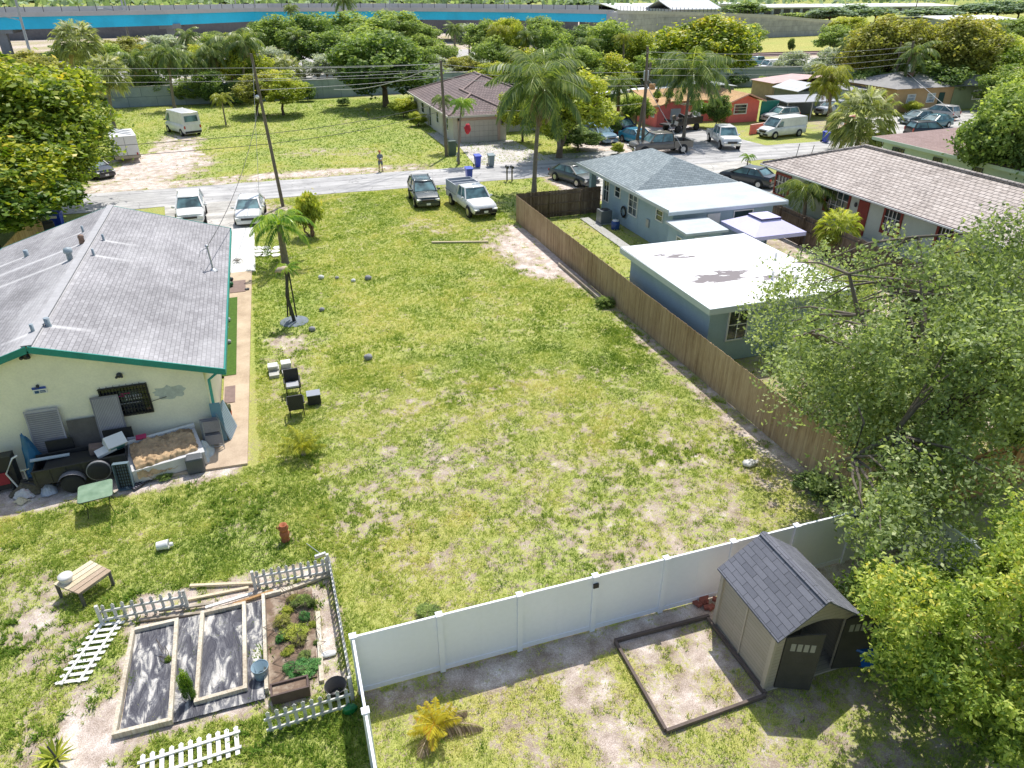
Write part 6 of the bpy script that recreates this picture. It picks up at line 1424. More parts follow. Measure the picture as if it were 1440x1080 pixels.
# two survey stakes by the street (right), electric cabinet and hydrant near the pole
for px, py, top in ((1119, 222, 203), (1140, 220, 205)):
    q = G(px, py); hh = height_to(q.x, q.y, top); t = T('sign_post', 'thin leaning metal stake beside the road behind the tiled house' if px < 1130 else 'second thin metal stake right of the leaning one beside the road', 'stake', (q.x, q.y, 0), 0, 'metal stakes by the road'); MB().tube([(q.x, q.y, 0), (q.x+.15, q.y, hh)], .03, 6).build('shaft', m_dark, t); MB().obox((q.x+.15, q.y, hh), (.08, .02, .12)).build('tag', m_steel, t)
q = G(637, 219); t = T('utility_cabinet', 'dark green utility pedestal beside the thin palm across the street', 'utility box', (q.x, q.y, 0)); MB().box(q.x-.35, q.x+.35, q.y, q.y+.5, 0, 1.3).build('cabinet', M('cab_green', (.08, .12, .1), .6, .2), t); MB().box(q.x-.37, q.x+.37, q.y-.02, q.y+.52, 1.301, 1.36).build('cabinet_lid', M('cab_green', (.08, .12, .1), .6, .2), t)
q = G(644, 226); t = T('fire_hydrant', 'pale grey fire hydrant beside the driveway', 'hydrant', (q.x, q.y, 0)); MB().lathe([(.16, 0), (.16, .06), (.11, .08), (.11, .55), (.14, .58), (.12, .68), (.03, .78)], (q.x, q.y, 0), 14).build('barrel', m_steel, t); MB().tube([(q.x-.19, q.y, .45), (q.x+.19, q.y, .45)], .06, 8).build('outlet_cap', m_steel, t)

# ============================================================ PERSON
def skin_body(name, pts, edges, radii, mat, parent, sub=2):
    me = bpy.data.meshes.new(name); me.from_pydata(pts, edges, []); o = objof(name, me, parent)
    o.modifiers.new('skin', 'SKIN'); 
    for i, r in enumerate(radii): me.skin_vertices[0].data[i].radius = (r, r) if isinstance(r, (int, float)) else r
    me.skin_vertices[0].data[0].use_root = True
    s = o.modifiers.new('sub', 'SUBSURF'); s.levels = sub; s.render_levels = sub; o.modifiers['skin'].use_smooth_shade = True; me.materials.append(mat); return o
q = G(536, 241); pr_ = T('person', 'person in grey shirt, shorts and orange cap at the road edge holding a controller', 'person', (q.x, q.y, 0), R(8))
m_skin = M('skin', (.42, .24, .17), .6, .1, 6, bmp=0); m_shirt = M('grey_shirt', (.20, .23, .25), .85, .15, 8); m_short = M('grey_shorts', (.14, .17, .2), .85, .15, 8)
pts = [(0, 0, .95), (0, 0, 1.12), (0, 0, 1.32), (0, 0, 1.46), (0, -.01, 1.52), (0, -.015, 1.6), (0, -.02, 1.7),
       (.19, 0, 1.41), (.24, -.02, 1.14), (.12, -.26, 1.12), (-.19, 0, 1.41), (-.24, -.02, 1.14), (-.12, -.26, 1.12),
       (.10, 0, .88), (.12, -.01, .5), (.13, 0, .09), (.14, -.14, .04), (-.10, 0, .88), (-.13, .03, .5), (-.15, .06, .09), (-.17, -.07, .04)]
ed = [(0, 1), (1, 2), (2, 3), (3, 4), (4, 5), (5, 6), (3, 7), (7, 8), (8, 9), (3, 10), (10, 11), (11, 12), (0, 13), (13, 14), (14, 15), (15, 16), (0, 17), (17, 18), (18, 19), (19, 20)]
rr = [(.15, .11), (.14, .10), (.16, .11), (.1, .09), (.052, .052), (.078, .09), (.07, .085), .055, .042, .03, .055, .042, .03, .085, .055, .04, (.045, .03), .085, .055, .04, (.045, .03)]
skin_body('body', pts, ed, rr, m_skin, pr_)
skin_body('shirt', [(0, 0, .98), (0, 0, 1.15), (0, 0, 1.33), (0, 0, 1.44), (.19, 0, 1.41), (.225, -.01, 1.2), (-.19, 0, 1.41), (-.225, -.01, 1.2)], [(0, 1), (1, 2), (2, 3), (3, 4), (4, 5), (3, 6), (6, 7)], [(.175, .135), (.17, .125), (.18, .13), (.12, .105), .075, .07, .075, .07], m_shirt, pr_)
skin_body('shorts', [(0, 0, .97), (.10, 0, .86), (.125, -.01, .55), (-.10, 0, .86), (-.13, .02, .55)], [(0, 1), (1, 2), (0, 3), (3, 4)], [(.165, .13), .115, .095, .115, .095], m_short, pr_)
for s_, (hx, hy, hz) in ((1, (.12, -.26, 1.12)), (-1, (-.12, -.26, 1.12))):
    P0 = [(hx, hy, hz), (hx-s_*.03, hy-.05, hz+.0)]; E0 = [(0, 1)]; R0 = [(.028, .02), (.036, .02)]
    for k in range(4):
        bx = hx-s_*(.0+.018*k)+s_*.0; L = (.06, .072, .068, .055)[k]; i0 = len(P0)
        P0 += [(bx, hy-.075, hz+.005), (bx-s_*.015, hy-.075-L*.6, hz-.01), (bx-s_*.025, hy-.07-L*.75, hz-.03)]; E0 += [(1, i0), (i0, i0+1), (i0+1, i0+2)]; R0 += [.010, .009, .008]
    i0 = len(P0); P0 += [(hx-s_*.055, hy-.03, hz+.02), (hx-s_*.075, hy-.06, hz+.03)]; E0 += [(0, i0), (i0, i0+1)]; R0 += [.011, .009]
    skin_body('hand', P0, E0, R0, m_skin, pr_, 1)
MB().lathe([(.10, 1.70), (.112, 1.74), (.10, 1.80), (.05, 1.835), (.01, 1.84)], (0, -.015, 0), 16).slab([(-.08, -.10, 1.725), (.08, -.10, 1.725), (.06, -.2, 1.71), (-.06, -.2, 1.71)][::-1], .012).build('cap', M('orange_cap', (.6, .2, .05), .7, .1), pr_, local=True)
MB().blob((0, .03, 1.68), (.092, .085, .08), 10, 7, .03).build('hair', M('dark_hair', (.04, .03, .02), .8, .2), pr_, local=True)
m = MB(); m.blob((0, -.118, 1.655), (.014, .018, .02), 8, 5, 0); m.blob((.095, -.01, 1.66), (.012, .02, .028), 8, 5, 0); m.blob((-.095, -.01, 1.66), (.012, .02, .028), 8, 5, 0); m.build('nose_and_ears', m_skin, pr_, local=True)
m = MB(); m.blob((.035, -.102, 1.685), (.013, .008, .008), 8, 5, 0); m.blob((-.035, -.102, 1.685), (.013, .008, .008), 8, 5, 0); m.box(-.025, .025, -.11, -.104, 1.607, 1.614); m.build('eyes_and_mouth', M('dark_feature', (.03, .015, .015), .5, .1), pr_, local=True)
for s_, x, y in ((1, .14, -.05), (-1, -.165, .01)): MB().blob((x, y, .05), (.055, .15, .055), 12, 7, 0).build('shoe', m_dark, pr_, local=True)
ctl = T('controller', 'small grey remote controller held by the standing person', 'controller', (q.x, q.y-.33, 1.1), R(8)); MB().obox((0, 0, .04), (.2, .12, .05), (.4, 0, 0)).build('controller_body', m_grey_bin, ctl, local=True); MB().obox((0, .05, .1), (.14, .01, .08), (-.4, 0, 0)).build('screen', m_carglass, ctl, local=True)

# ============================================================ POLES AND WIRES
def pole(label, bx, by, tx, ty_, hgt, r0=.16, arm=None, group='utility poles along the street', mat=None, name='utility_pole', can=None):
    t = T(name, label, 'utility pole', (bx, by, 0), 0, group)
    MB().tube([(bx, by, 0), ((bx+tx)/2, (by+ty_)/2, hgt/2), (tx, ty_, hgt)], [r0, r0*.85, r0*.68], 10).build('pole', mat or m_pole, t)
    if arm:
        for z, ln in arm: MB().bar((tx-ln/2*.4, ty_-ln/2*.9, z), (tx+ln/2*.4, ty_+ln/2*.9, z), .09, .1).build('crossarm', m_pole, t)
    if can:
        x, y, z = can; c_ = MB().lathe([(.22, -.5), (.24, -.45), (.24, .35), (.2, .4), (.05, .46)], (x, y, z), 14).build('transformer', M('transformer_grey', (.55, .57, .56), .5, .1), t)
        for s_ in (-1, 1): MB().tube([(x+s_*.1, y, z+.4), (x+s_*.1, y, z+.62)], .03, 6).build('bushing', m_steel, c_)
    return t
def top_of(px, py, bx, by, z):
    """shift in plan so the leaning pole top projects near px"""
    best = bx
    for k in range(-60, 61):
        if abs(P(bx+k*.03, by, z)[0]-px) < abs(P(best, by, z)[0]-px): best = bx+k*.03
    return best
qa = G(398, 290); ha = height_to(qa.x, qa.y, 75); xa = top_of(353, 75, qa.x, qa.y, ha)
pole('slim leaning wooden pole at the street edge by the cream house driveway', qa.x, qa.y, xa, qa.y, ha, .13, arm=None)
tla = T('street_light', 'small round street light fixed on the slim leaning pole', 'street light', (xa, qa.y, ha*.72)); MB().blob((xa-.05, qa.y-.2, ha*.74), (.14, .2, .13), 10, 7, 0).build('lamp_head', m_white, tla); MB().bar((xa+.05, qa.y, ha*.74), (xa-.04, qa.y-.15, ha*.74), .04, .04).build('bracket', m_steel, tla)
qm = G(628, 220); hm = height_to(qm.x, qm.y, 85); xm_ = top_of(620, 85, qm.x, qm.y, hm); pole('wooden utility pole at the left edge of the paver driveway', qm.x, qm.y, xm_, qm.y, hm, .17)
q1 = G(893, 213); h1 = height_to(q1.x, q1.y, 88); q2 = G(903, 214); h2 = height_to(q2.x, q2.y, 66)
pole('left pole of the pair, carrying a pale transformer', q1.x, q1.y, q1.x+.9, q1.y, h1, .17, can=(q1.x+.35, q1.y-.3, h1*.87)); x2 = top_of(911, 66, q2.x, q2.y, h2); pole('right, darker pole of the pair beside the transformer pole', q2.x, q2.y, x2, q2.y, h2, .17, arm=[(h2-.5, 1.6)])
q3 = G(1262, 152); h3 = height_to(q3.x, q3.y, 58); x3 = top_of(1285, 58, q3.x, q3.y, h3); q4 = G(1254, 148); x4 = top_of(1268, 62, q4.x, q4.y, h3)
pole('thick leaning pole with a white transformer by the big coconut palm', q3.x, q3.y, x3, q3.y, h3, .24, can=((q3.x+x3)/2, q3.y-.4, h3*.62)); pole('thinner pole left of the leaning transformer pole', q4.x, q4.y, x4, q4.y, h3*.97, .17)
def wire(label, a, b_, sag=.4, r=.016, mat=None, group='overhead wires along the street'):
    a, b_ = Vector(a), Vector(b_); n = 16; pts = [a.lerp(b_, k/n)-Vector((0, 0, sag*4*(k/n)*(1-k/n))) for k in range(n+1)]
    return tag(recenter(MB().tube(pts, r, 5, cap=False).build('wire', mat or M('wire_pale', (.45, .45, .45), .6, .1, 3, bmp=0))), label, 'wire', group)
m_wd = M('wire_dark', (.06, .06, .06), .7, .2, 3, bmp=0)
A = Vector((xa, qa.y, ha)); B = Vector((xm_, qm.y, hm)); C_ = Vector((q1.x+.7, q1.y, h1)); D_ = Vector((x2, q2.y, h2)); E_ = Vector((x3, q3.y, h3))
for i, (za, zb_) in enumerate(((-.9, -.25), (-1.6, -.8), (-2.3, -1.35))): wire('pale overhead wire from the slim leaning pole to the driveway pole, '+('topmost', 'middle', 'lowest')[i]+' of three', (A.x, A.y, A.z+za), (B.x, B.y, B.z+zb_), .12)
for i, (zb_, zc) in enumerate(((-.3, -.8), (-.8, -1.4), (-1.4, -2.0), (-4.2, -3.6))): wire('pale overhead wire from the driveway pole to the transformer pair, '+('topmost', 'second', 'third', 'lowest')[i]+' of four', (B.x, B.y, B.z+zb_), (C_.x, C_.y, C_.z+zc), .35)
for i, (zc, zd) in enumerate(((-.4, -.6), (-1.0, -1.2), (-1.8, -1.9), (-2.4, -2.6))): wire('pale overhead wire running right from the transformer pair, '+('topmost', 'second', 'third', 'lowest')[i]+' of four', (D_.x, D_.y, D_.z+zc), (E_.x, E_.y, E_.z+zd), .5)
for i, z in enumerate((8.4, 7.6, 6.9)): wire('pale overhead wire running left past the palms, '+('topmost', 'middle', 'lowest')[i]+' of three', (-70, 96, z+1.2), (B.x, B.y, B.z-.3-.5*i), .9)
for i, z in enumerate((5.2, 4.5)): wire(('upper' if i == 0 else 'lower')+' dark cable crossing in front of the mown lawn across the street', (A.x, A.y, z), (B.x, B.y, z-.3), .3, .02, m_wd)
for i, z in enumerate((5.2, 4.5)): wire(('upper' if i == 0 else 'lower')+' dark cable running left over the sandy pull-in', (A.x, A.y, z), (-44, 60, z+.4), .7, .02, m_wd)
wire('dark service cable from the slim pole down to the cream house roof mast', (A.x, A.y, 7.2), MAST, .8, .016, m_wd)
wire('thin pale guy wire beside the slim leaning pole', (A.x+.02, A.y, A.z-.5), (A.x-1.2, A.y-6.0, .05), 0.0, .014)
wire('thick cable sagging down from the driveway pole toward the oak', (B.x, B.y, B.z-.2), (8.5, 92, 3.8), .7, .035)
wire('slanting guy wire right of the transformer pair', (D_.x, D_.y, D_.z-3), (D_.x+3.2, D_.y-3.5, .3), 0, .03); wire('cable from the transformer pair down to the pink house', (D_.x, D_.y, D_.z-2.5), (46, 77.5, 2.8), .3, .02)
wire('pale guy wire crossing the black SUV on the right', (q3.x, q3.y, h3*.55), (72, 58.5, .3), 0, .03)
# ============================================================ CONCRETE WALL, OVERPASS, FAR BUILDINGS
m_cw = bricky('precast_wall', (.30, .36, .39), (.35, .41, .44), (.2, .25, .27), 3.6, 1.25, .04, mott=.25)
cw = T('concrete_wall', 'long grey-blue precast concrete wall behind the lawn across the street', 'wall', (10, 115, 0)); MB().bar((-60, 112.5, 1.25), (9, 115.5, 1.25), .25, 2.5).bar((9.02, 115.5, 1.25), (45, 121, 1.25), .25, 2.5).build('panel', m_cw, cw)
MB().bar((-60, 112.5, 2.55), (9, 115.5, 2.55), .35, .1).bar((9.02, 115.5, 2.55), (45, 121, 2.55), .35, .1).build('coping', m_conc, cw)
cw = T('concrete_wall', 'grey-blue precast concrete wall behind the sheds on the right', 'wall', (75, 106, 0)); MB().bar((50, 115, 1.5), (78, 106.9, 1.5), .25, 3.0).bar((78.02, 106.9, 1.5), (108, 96, 1.5), .25, 3.0).build('panel', m_cw, cw); MB().bar((50, 115, 3.05), (78, 106.9, 3.05), .35, .1).bar((78.02, 106.9, 3.05), (108, 96, 3.05), .35, .1).build('coping', m_conc, cw)
ov = T('overpass', 'highway overpass with a bright blue steel girder and pale concrete parapet', 'bridge', (0, 225, 0))
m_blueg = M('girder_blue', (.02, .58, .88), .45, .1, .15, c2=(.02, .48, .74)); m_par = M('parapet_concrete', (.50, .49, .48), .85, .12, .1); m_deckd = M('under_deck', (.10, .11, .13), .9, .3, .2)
gp = [(-420, -70), (0, 42), (110, 39.5), (240, 35.5), (360, 30), (565, 27.5), (720, 28.5), (862, 32)]
ZB = 6.0; gpts = [G(px, py, ZB) for px, py in gp[1:]]; d0 = (gpts[0]-gpts[1]).normalized(); gpts = [gpts[0]+d0*170]+gpts
def atz(p, px_, py_):  # height above p that projects to image row py_
    lo, hi = 0, 14.2
    for _ in range(30):
        m_ = (lo+hi)/2
        if P(p.x, p.y, m_)[1] > py_: lo = m_
        else: hi = m_
    return lo
tops = [24, 24, 22, 19.5, 16, 15.5, 17, 19.5]; ptop = [11, 11, 9.5, 7.5, 5, 6, 9, 14]
zt = [atz(p, 0, t_) for p, t_ in zip(gpts, tops)]; zp = [atz(p, 0, t_) for p, t_ in zip(gpts, ptop)]
zt[0] = zt[1]; zp[0] = zp[1]
back = Vector((.25, 1, 0)).normalized()
m = MB(); m2 = MB(); m3 = MB(); m4 = MB(); m5 = MB()
for i in range(len(gpts)-1):
    a, b_ = gpts[i], gpts[i+1]; U = lambda p, z: Vector((p.x, p.y, z))
    m.poly([U(a, ZB), U(b_, ZB), U(b_, zt[i+1]), U(a, zt[i])]); m.poly([U(a+back*1, ZB), U(b_+back*1, ZB), U(b_, ZB), U(a, ZB)][::-1])
    f = -back*.5
    m2.poly([U(a+f, zt[i]-.05), U(b_+f, zt[i+1]-.05), U(b_+f, zt[i+1]+.9), U(a+f, zt[i]+.9)]); m2.poly([U(a+f, zt[i]+.9), U(b_+f, zt[i+1]+.9), U(b_+f+back*.4, zt[i+1]+.9), U(a+f+back*.4, zt[i]+.9)])
    bk = back*22; m2.poly([U(a+bk, zt[i]), U(b_+bk, zt[i+1]), U(b_+bk, zt[i+1]+1.6), U(a+bk, zt[i]+1.6)])
    m3.poly([U(a+f, zt[i]), U(b_+f, zt[i+1]), U(b_+bk, zt[i+1]), U(a+bk, zt[i])])
    m4.poly([U(a+back*1.01, ZB+.3), U(b_+back*1.01, ZB+.3), U(b_+bk, ZB+.3), U(a+bk, ZB+.3)][::-1])
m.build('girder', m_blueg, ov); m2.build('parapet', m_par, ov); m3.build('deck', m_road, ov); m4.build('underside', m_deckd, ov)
def lerp_pts(f): 
    L = [(gpts[i+1]-gpts[i]).length for i in range(len(gpts)-1)]; s = f*sum(L)
    for i, l in enumerate(L):
        if s <= l: return gpts[i].lerp(gpts[i+1], s/l), zt[i]+(zt[i+1]-zt[i])*s/l
        s -= l
    return gpts[-1], zt[-1]
for k in range(9):
    p_, z_ = lerp_pts((k+.6)/9.3); m = MB(); m.box(p_.x+.5, p_.x+2.4, p_.y+2, p_.y+3.8, 0, ZB-.8); m.box(p_.x-1, p_.x+4, p_.y+1.2, p_.y+20, ZB-.8, ZB+.29); m.build('pier', M('pier_grey', (.24, .25, .27), .9, .2, .2), ov)
m = MB()
for k in range(70):
    p_, z_ = lerp_pts(.25+.75*k/70); q_ = p_-back*.3; MB().bar((q_.x, q_.y, z_+.9), (q_.x, q_.y, z_+2.3), .12, .12).build('railing_post', m_dark, ov)
for k in (.36, .47, .58, .69, .8, .9):
    p_, z_ = lerp_pts(k); q_ = p_-back*.05; t = T('highway_light_pole', 'tall thin light pole standing on the overpass, number from left reading '+('first', 'second', 'third', 'fourth', 'fifth', 'sixth')[int(round((k-.36)/.11))], 'light pole', (q_.x, q_.y, z_), 0, 'light poles on the overpass'); MB().tube([(q_.x, q_.y, z_), (q_.x, q_.y, z_+9)], [.16, .1], 6).build('mast', m_steel, t)
# retaining wall continuing right, abutment, back slope
m_rw = bricky('retaining_block', (.38, .38, .40), (.44, .44, .45), (.28, .28, .3), 2.2, 1.6, .05, mott=.3)
rw = T('retaining_wall', 'long pale block retaining wall descending right of the overpass', 'wall', (130, 213, 0))
e0 = gpts[-1]+Vector((.6, -.2, 0)); wl = [(e0.x, e0.y), (118, 212.5), (139, 214.5), (160, 217.2), (183, 221.8), (215, 228)]; wy = [19, 20, 22, 24.5, 31, 40]
wz = [atz(Vector((*p, 0)), 0, y) for p, y in zip(wl, wy)]; wz[-1] = max(wz[-2]-2, 1)
m = MB(); m2 = MB(); m3 = MB()
for i in range(len(wl)-1):
    a, b_ = wl[i], wl[i+1]; m.poly([(*a, 0), (*b_, 0), (*b_, wz[i+1]), (*a, wz[i])]); m2.poly([(a[0], a[1]-.3, wz[i]), (b_[0], b_[1]-.3, wz[i+1]), (b_[0], b_[1]-.3, wz[i+1]+.8), (a[0], a[1]-.3, wz[i]+.8)]); m3.poly([(*a, wz[i]), (*b_, wz[i+1]), (b_[0]+5, b_[1]+22, wz[i+1]), (a[0]+5, a[1]+22, wz[i])])
m.build('block_face', m_rw, rw); m2.build('parapet', m_par, rw); m3.build('roadway', m_road, rw)
m = MB()
for k in range(60):
    f = k/59*(len(wl)-2); i = min(int(f), len(wl)-3); f -= i; x = wl[i][0]+(wl[i+1][0]-wl[i][0])*f; y = wl[i][1]+(wl[i+1][1]-wl[i][1])*f-.4; z = wz[i]+(wz[i+1]-wz[i])*f; MB().bar((x, y, z+.8), (x, y, z+1.9), .12, .12).build('railing_post', m_dark, rw)
m = MB(); m.box(e0.x-1.9, e0.x-.2, e0.y-1.5, e0.y+20, 0, ZB+2.6); m.build('abutment', m_par, ov)
m_rwd = M('shaded_concrete', (.16, .16, .17), .9, .3, .1)  # dark grey puts the shade beneath the deck into the wall colour
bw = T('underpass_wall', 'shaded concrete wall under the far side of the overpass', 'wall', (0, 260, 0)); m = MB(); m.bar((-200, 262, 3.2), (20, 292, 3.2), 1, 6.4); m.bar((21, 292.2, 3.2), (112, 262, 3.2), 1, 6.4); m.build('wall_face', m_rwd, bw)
struct(MB().poly([(-300, 152, .013), (100, 152, .013), (100, 200, .013), (-300, 200, .013)]).build('highway_verge', M('pale_sandy_lot', (.42, .40, .38), .9, .25, .15)))
# railway bank at right
rl = MB(); 
for y in (158, 163): rl.box(60, 400, y, y+.5, .02, .3)
rl.bar((60, 160, .06), (400, 160, .06), 7, .1)
struct(rl.build('railway_bed', M('rail_ballast', (.22, .14, .13), .9, .3, .3)))
def bldg(label, px0, px1, pyb, pyt, depth, wall, roof, name='warehouse', hgt=None, doors=0, extra=0):
    a, b_ = G(px0, pyb), G(px1, pyb); y = (a.y+b_.y)/2; a = onY(px0, pyb, y); b_ = onY(px1, pyb, y); z = hgt or height_to((a.x+b_.x)/2, y, pyt)
    t = T(name, label, 'building', ((a.x+b_.x)/2, y, 0)); MB().box(a.x, b_.x, y, y+depth, 0, z*.92).build('wall', wall, t); MB().slab([(a.x-1, y-1, z*.93), (b_.x+1, y-1, z*.93), (b_.x+1, y+depth/2, z*.93+1.2+extra), (a.x-1, y+depth/2, z*.93+1.2+extra)], .4).slab([(a.x-1, y+depth/2, z*.93+1.2+extra), (b_.x+1, y+depth/2, z*.93+1.2+extra), (b_.x+1, y+depth, z*.93), (a.x-1, y+depth, z*.93)], .4).build('roof', roof, t)
    for k in range(doors): x = a.x+(b_.x-a.x)*(k+.5)/doors; MB().box(x-2.4, x+2.4, y-.15, y-.02, 0, z*.7).build('loading_door', m_dark, t)
    return t
m_wr = M('white_metal_roof', (.66, .66, .65), .5, .08, .05); m_gwall = M('grey_metal_wall', (.38, .41, .44), .7, .15, .1)
bldg('large white-roofed warehouse right behind the overpass', 876, 985, 22, 14, 60, m_gwall, m_wr, doors=4, extra=2)
bldg('grey gabled warehouse beside the large white-roofed one', 945, 1012, 24, 12, 30, m_gwall, M('grey_metal_roof', (.45, .48, .52), .5, .1, .1), extra=3)
bldg('long low white warehouse left of the distant trees', 1072, 1165, 20, 9, 50, m_gwall, m_wr, doors=7)
bldg('very long white warehouse on the right skyline', 1175, 1345, 18, 8, 50, m_gwall, m_wr, doors=9)
bldg('white flat warehouse behind the right-hand trees', 1330, 1428, 36, 27, 30, m_gwall, m_wr, doors=5)
bldg('small white store at the far right skyline', 985, 1050, 12, 5, 40, m_gwall, m_wr, doors=3)
# ============================================================ FOLIAGE
def crown_mesh(name, n_leaf, n_clump, leaf, clump_r, seed, squash=1.0, shell=(.55, .95), bottom=-0.5, elong=1.7):
    """unit crown: leaf-sized diamonds on the shells of many clumps"""
    g = np.random.default_rng(seed)
    d = g.normal(size=(n_clump*3, 3)); d /= np.linalg.norm(d, axis=1)[:, None]; d = d[d[:, 2] > bottom][:n_clump]
    nc = len(d); rad = g.uniform(shell[0], shell[1], nc)[:, None]; C = d*rad; C[:, 2] *= squash
    cr = clump_r*g.uniform(.45, 1.45, nc); w = cr**2; w /= w.sum()
    ci = g.choice(nc, n_leaf, p=w); ld = g.normal(size=(n_leaf, 3)); ld /= np.linalg.norm(ld, axis=1)[:, None]
    rr = cr[ci]*g.uniform(.45, 1.0, n_leaf)**.5; flat = np.array([1, 1, .75])
    rr = np.where(g.uniform(0, 1, n_leaf) < .16, rr*g.uniform(1.0, 1.75, n_leaf), rr)
    Pp = C[ci]+ld*rr[:, None]*flat
    wv = Pp*3.1; Pp = Pp+.07*np.stack([np.sin(wv[:, 1]*2.3+seed), np.sin(wv[:, 2]*2.9+seed), np.sin(wv[:, 0]*2.1+seed*2)], 1)
    nrm = ld*.6+g.normal(size=(n_leaf, 3))*.75+np.array([0, 0, .5]); nrm /= np.linalg.norm(nrm, axis=1)[:, None]
    a = np.cross(nrm, g.normal(size=(n_leaf, 3))); a /= np.linalg.norm(a, axis=1)[:, None]; b_ = np.cross(nrm, a)
    s = leaf*g.uniform(.6, 1.35, n_leaf)[:, None]
    V = np.stack([Pp+a*s*elong*.5, Pp+b_*s*.5, Pp-a*s*elong*.5, Pp-b_*s*.5], 1).reshape(-1, 3)
    Fq = np.arange(len(V)).reshape(-1, 4)
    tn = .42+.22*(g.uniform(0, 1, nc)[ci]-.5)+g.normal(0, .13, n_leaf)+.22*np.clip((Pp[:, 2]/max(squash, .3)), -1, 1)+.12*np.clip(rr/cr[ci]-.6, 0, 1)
    return fastmesh(name, V, Fq, leaf_grass, tint=np.clip(tn, 0, 1)), C
def setmat(o, m): o.material_slots[0].link = 'OBJECT'; o.material_slots[0].material = m
L_mango = leafmat('mango_leaves', (.06, .11, .02), (.22, .31, .04), (.60, .60, .07), .4, .35, (.72, .55, .07))
L_bright = leafmat('bright_leaves', (.06, .12, .025), (.29, .40, .075), (.62, .66, .17), .4, .3, (.72, .62, .12))
L_oak = leafmat('oak_leaves', (.09, .13, .06), (.30, .38, .155), (.62, .68, .34), .45, .35)
L_dark = leafmat('dark_leaves', (.045, .09, .03), (.15, .24, .065), (.38, .48, .13), .35, .3)
L_mid = leafmat('mid_green_leaves', (.07, .12, .04), (.24, .34, .09), (.55, .62, .2), .42, .25)
L_yg = leafmat('yellow_green_leaves', (.10, .15, .02), (.38, .44, .06), (.68, .68, .13), .4, .3, (.75, .6, .18))
L_silver = leafmat('silver_leaves', (.16, .19, .13), (.40, .45, .34), (.65, .68, .56), .3, .3)
L_olive = leafmat('olive_leaves', (.08, .10, .03), (.28, .29, .07), (.56, .55, .14), .4, .3, (.6, .48, .12))
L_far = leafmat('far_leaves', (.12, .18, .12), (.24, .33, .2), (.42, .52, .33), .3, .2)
L_palm = leafmat('palm_leaves', (.03, .07, .02), (.13, .20, .045), (.44, .49, .15), .35, .45, (.6, .54, .25))
L_palmy = leafmat('yellow_palm_leaves', (.06, .09, .015), (.26, .29, .03), (.5, .48, .05), .35, .4, (.6, .5, .06))
L_sabal = leafmat('sabal_leaves', (.07, .10, .03), (.27, .31, .11), (.58, .6, .3), .35, .4, (.5, .4, .22))
L_dead = leafmat('dead_fronds', (.12, .08, .05), (.3, .22, .15), (.48, .38, .28), .2, .2)
L_xmas = leafmat('fresh_palm_leaves', (0.03, 0.09, 0.012), (0.15, 0.3, 0.027), (0.45, 0.57, 0.06), .35, .5)
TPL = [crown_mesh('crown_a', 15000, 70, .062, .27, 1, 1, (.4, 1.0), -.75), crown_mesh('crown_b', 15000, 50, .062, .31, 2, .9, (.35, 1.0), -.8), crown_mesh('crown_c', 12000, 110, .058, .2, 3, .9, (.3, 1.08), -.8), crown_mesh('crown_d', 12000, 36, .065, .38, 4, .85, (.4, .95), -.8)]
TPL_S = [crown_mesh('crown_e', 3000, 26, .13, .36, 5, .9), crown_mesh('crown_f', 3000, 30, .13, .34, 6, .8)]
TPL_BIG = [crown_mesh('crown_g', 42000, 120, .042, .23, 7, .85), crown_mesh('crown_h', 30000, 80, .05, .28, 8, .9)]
def trunk_mb(x, y, zc, rx, rz, r, C, lean=0, seed=0, stems=1, z0=0):
    rd = random.Random(seed); m = MB()
    for s in range(stems):
        ox, oy = (rd.uniform(-.3, .3)*stems*.5, rd.uniform(-.3, .3)*stems*.5) if stems > 1 else (0, 0)
        fork = Vector((x+lean*.6+ox, y+oy, max(zc-rz*.75, .4)))
        m.tube([(x+ox*.4, y+oy*.4, -.05), (x+ox*.7+rd.uniform(-.1, .1), y+oy*.7, fork.z*.5), fork], [r*1.25, r, r*.85], 9)
        for k in rd.sample(range(len(C)), min(7 if stems == 1 else 4, len(C))):
            e = Vector((x+lean+C[k][0]*rx*.85, y+C[k][1]*rx*.85, zc+C[k][2]*rz*.8)); md = fork.lerp(e, .5)+Vector((rd.uniform(-.2, .2)*rx*.3, rd.uniform(-.2, .2)*rx*.3, rx*.06)); m.tube([fork, md, e], [r*.6, r*.36, r*.12], 7)
    return m
def tree(label, x, y, zc, rx, rz, mat, tpl=0, name='tree', r=.2, group=None, seed=None, lean=0, stems=1, big=False, ry=None, bark=None, small=False):
    me, C = (TPL_BIG if big else TPL_S if small else TPL)[tpl]
    t = T(name, label, 'tree' if 'tree' in name else 'shrub', (x, y, 0), 0, group); seed = seed if seed is not None else int(abs(x*7+y*3))
    trunk_mb(x, y, zc, rx, rz, r, C, lean, seed, stems).build('trunk', bark or m_trunk, t)
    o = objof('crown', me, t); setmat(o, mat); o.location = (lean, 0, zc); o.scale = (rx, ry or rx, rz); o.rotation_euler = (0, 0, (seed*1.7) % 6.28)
    return t
def tpx(label, cx, ty, by, wpx, depth_py, mat, tpl=0, name='tree', base_px=None, **kw):
    """crown spanning image rows ty..by and width wpx, standing on the ground seen at depth_py"""
    q = G(base_px or cx, depth_py); x, y = q.x, q.y
    Fd = P(x, y, 2)[2]; rx = wpx/2*Fd/F_PX; zt_ = height_to(x, y, ty); zb_ = height_to(x, y, by) if by < depth_py else 0.1
    rz = max((zt_-zb_)/2, .5); zc = (zt_+zb_)/2
    lean = 0
    if base_px: lean = (cx-base_px)*Fd/F_PX
    return tree(label, x, y, zc, rx, rz*.95, mat, tpl, name, r=kw.pop('r', max(.05, rx*.05)), lean=lean, **kw)

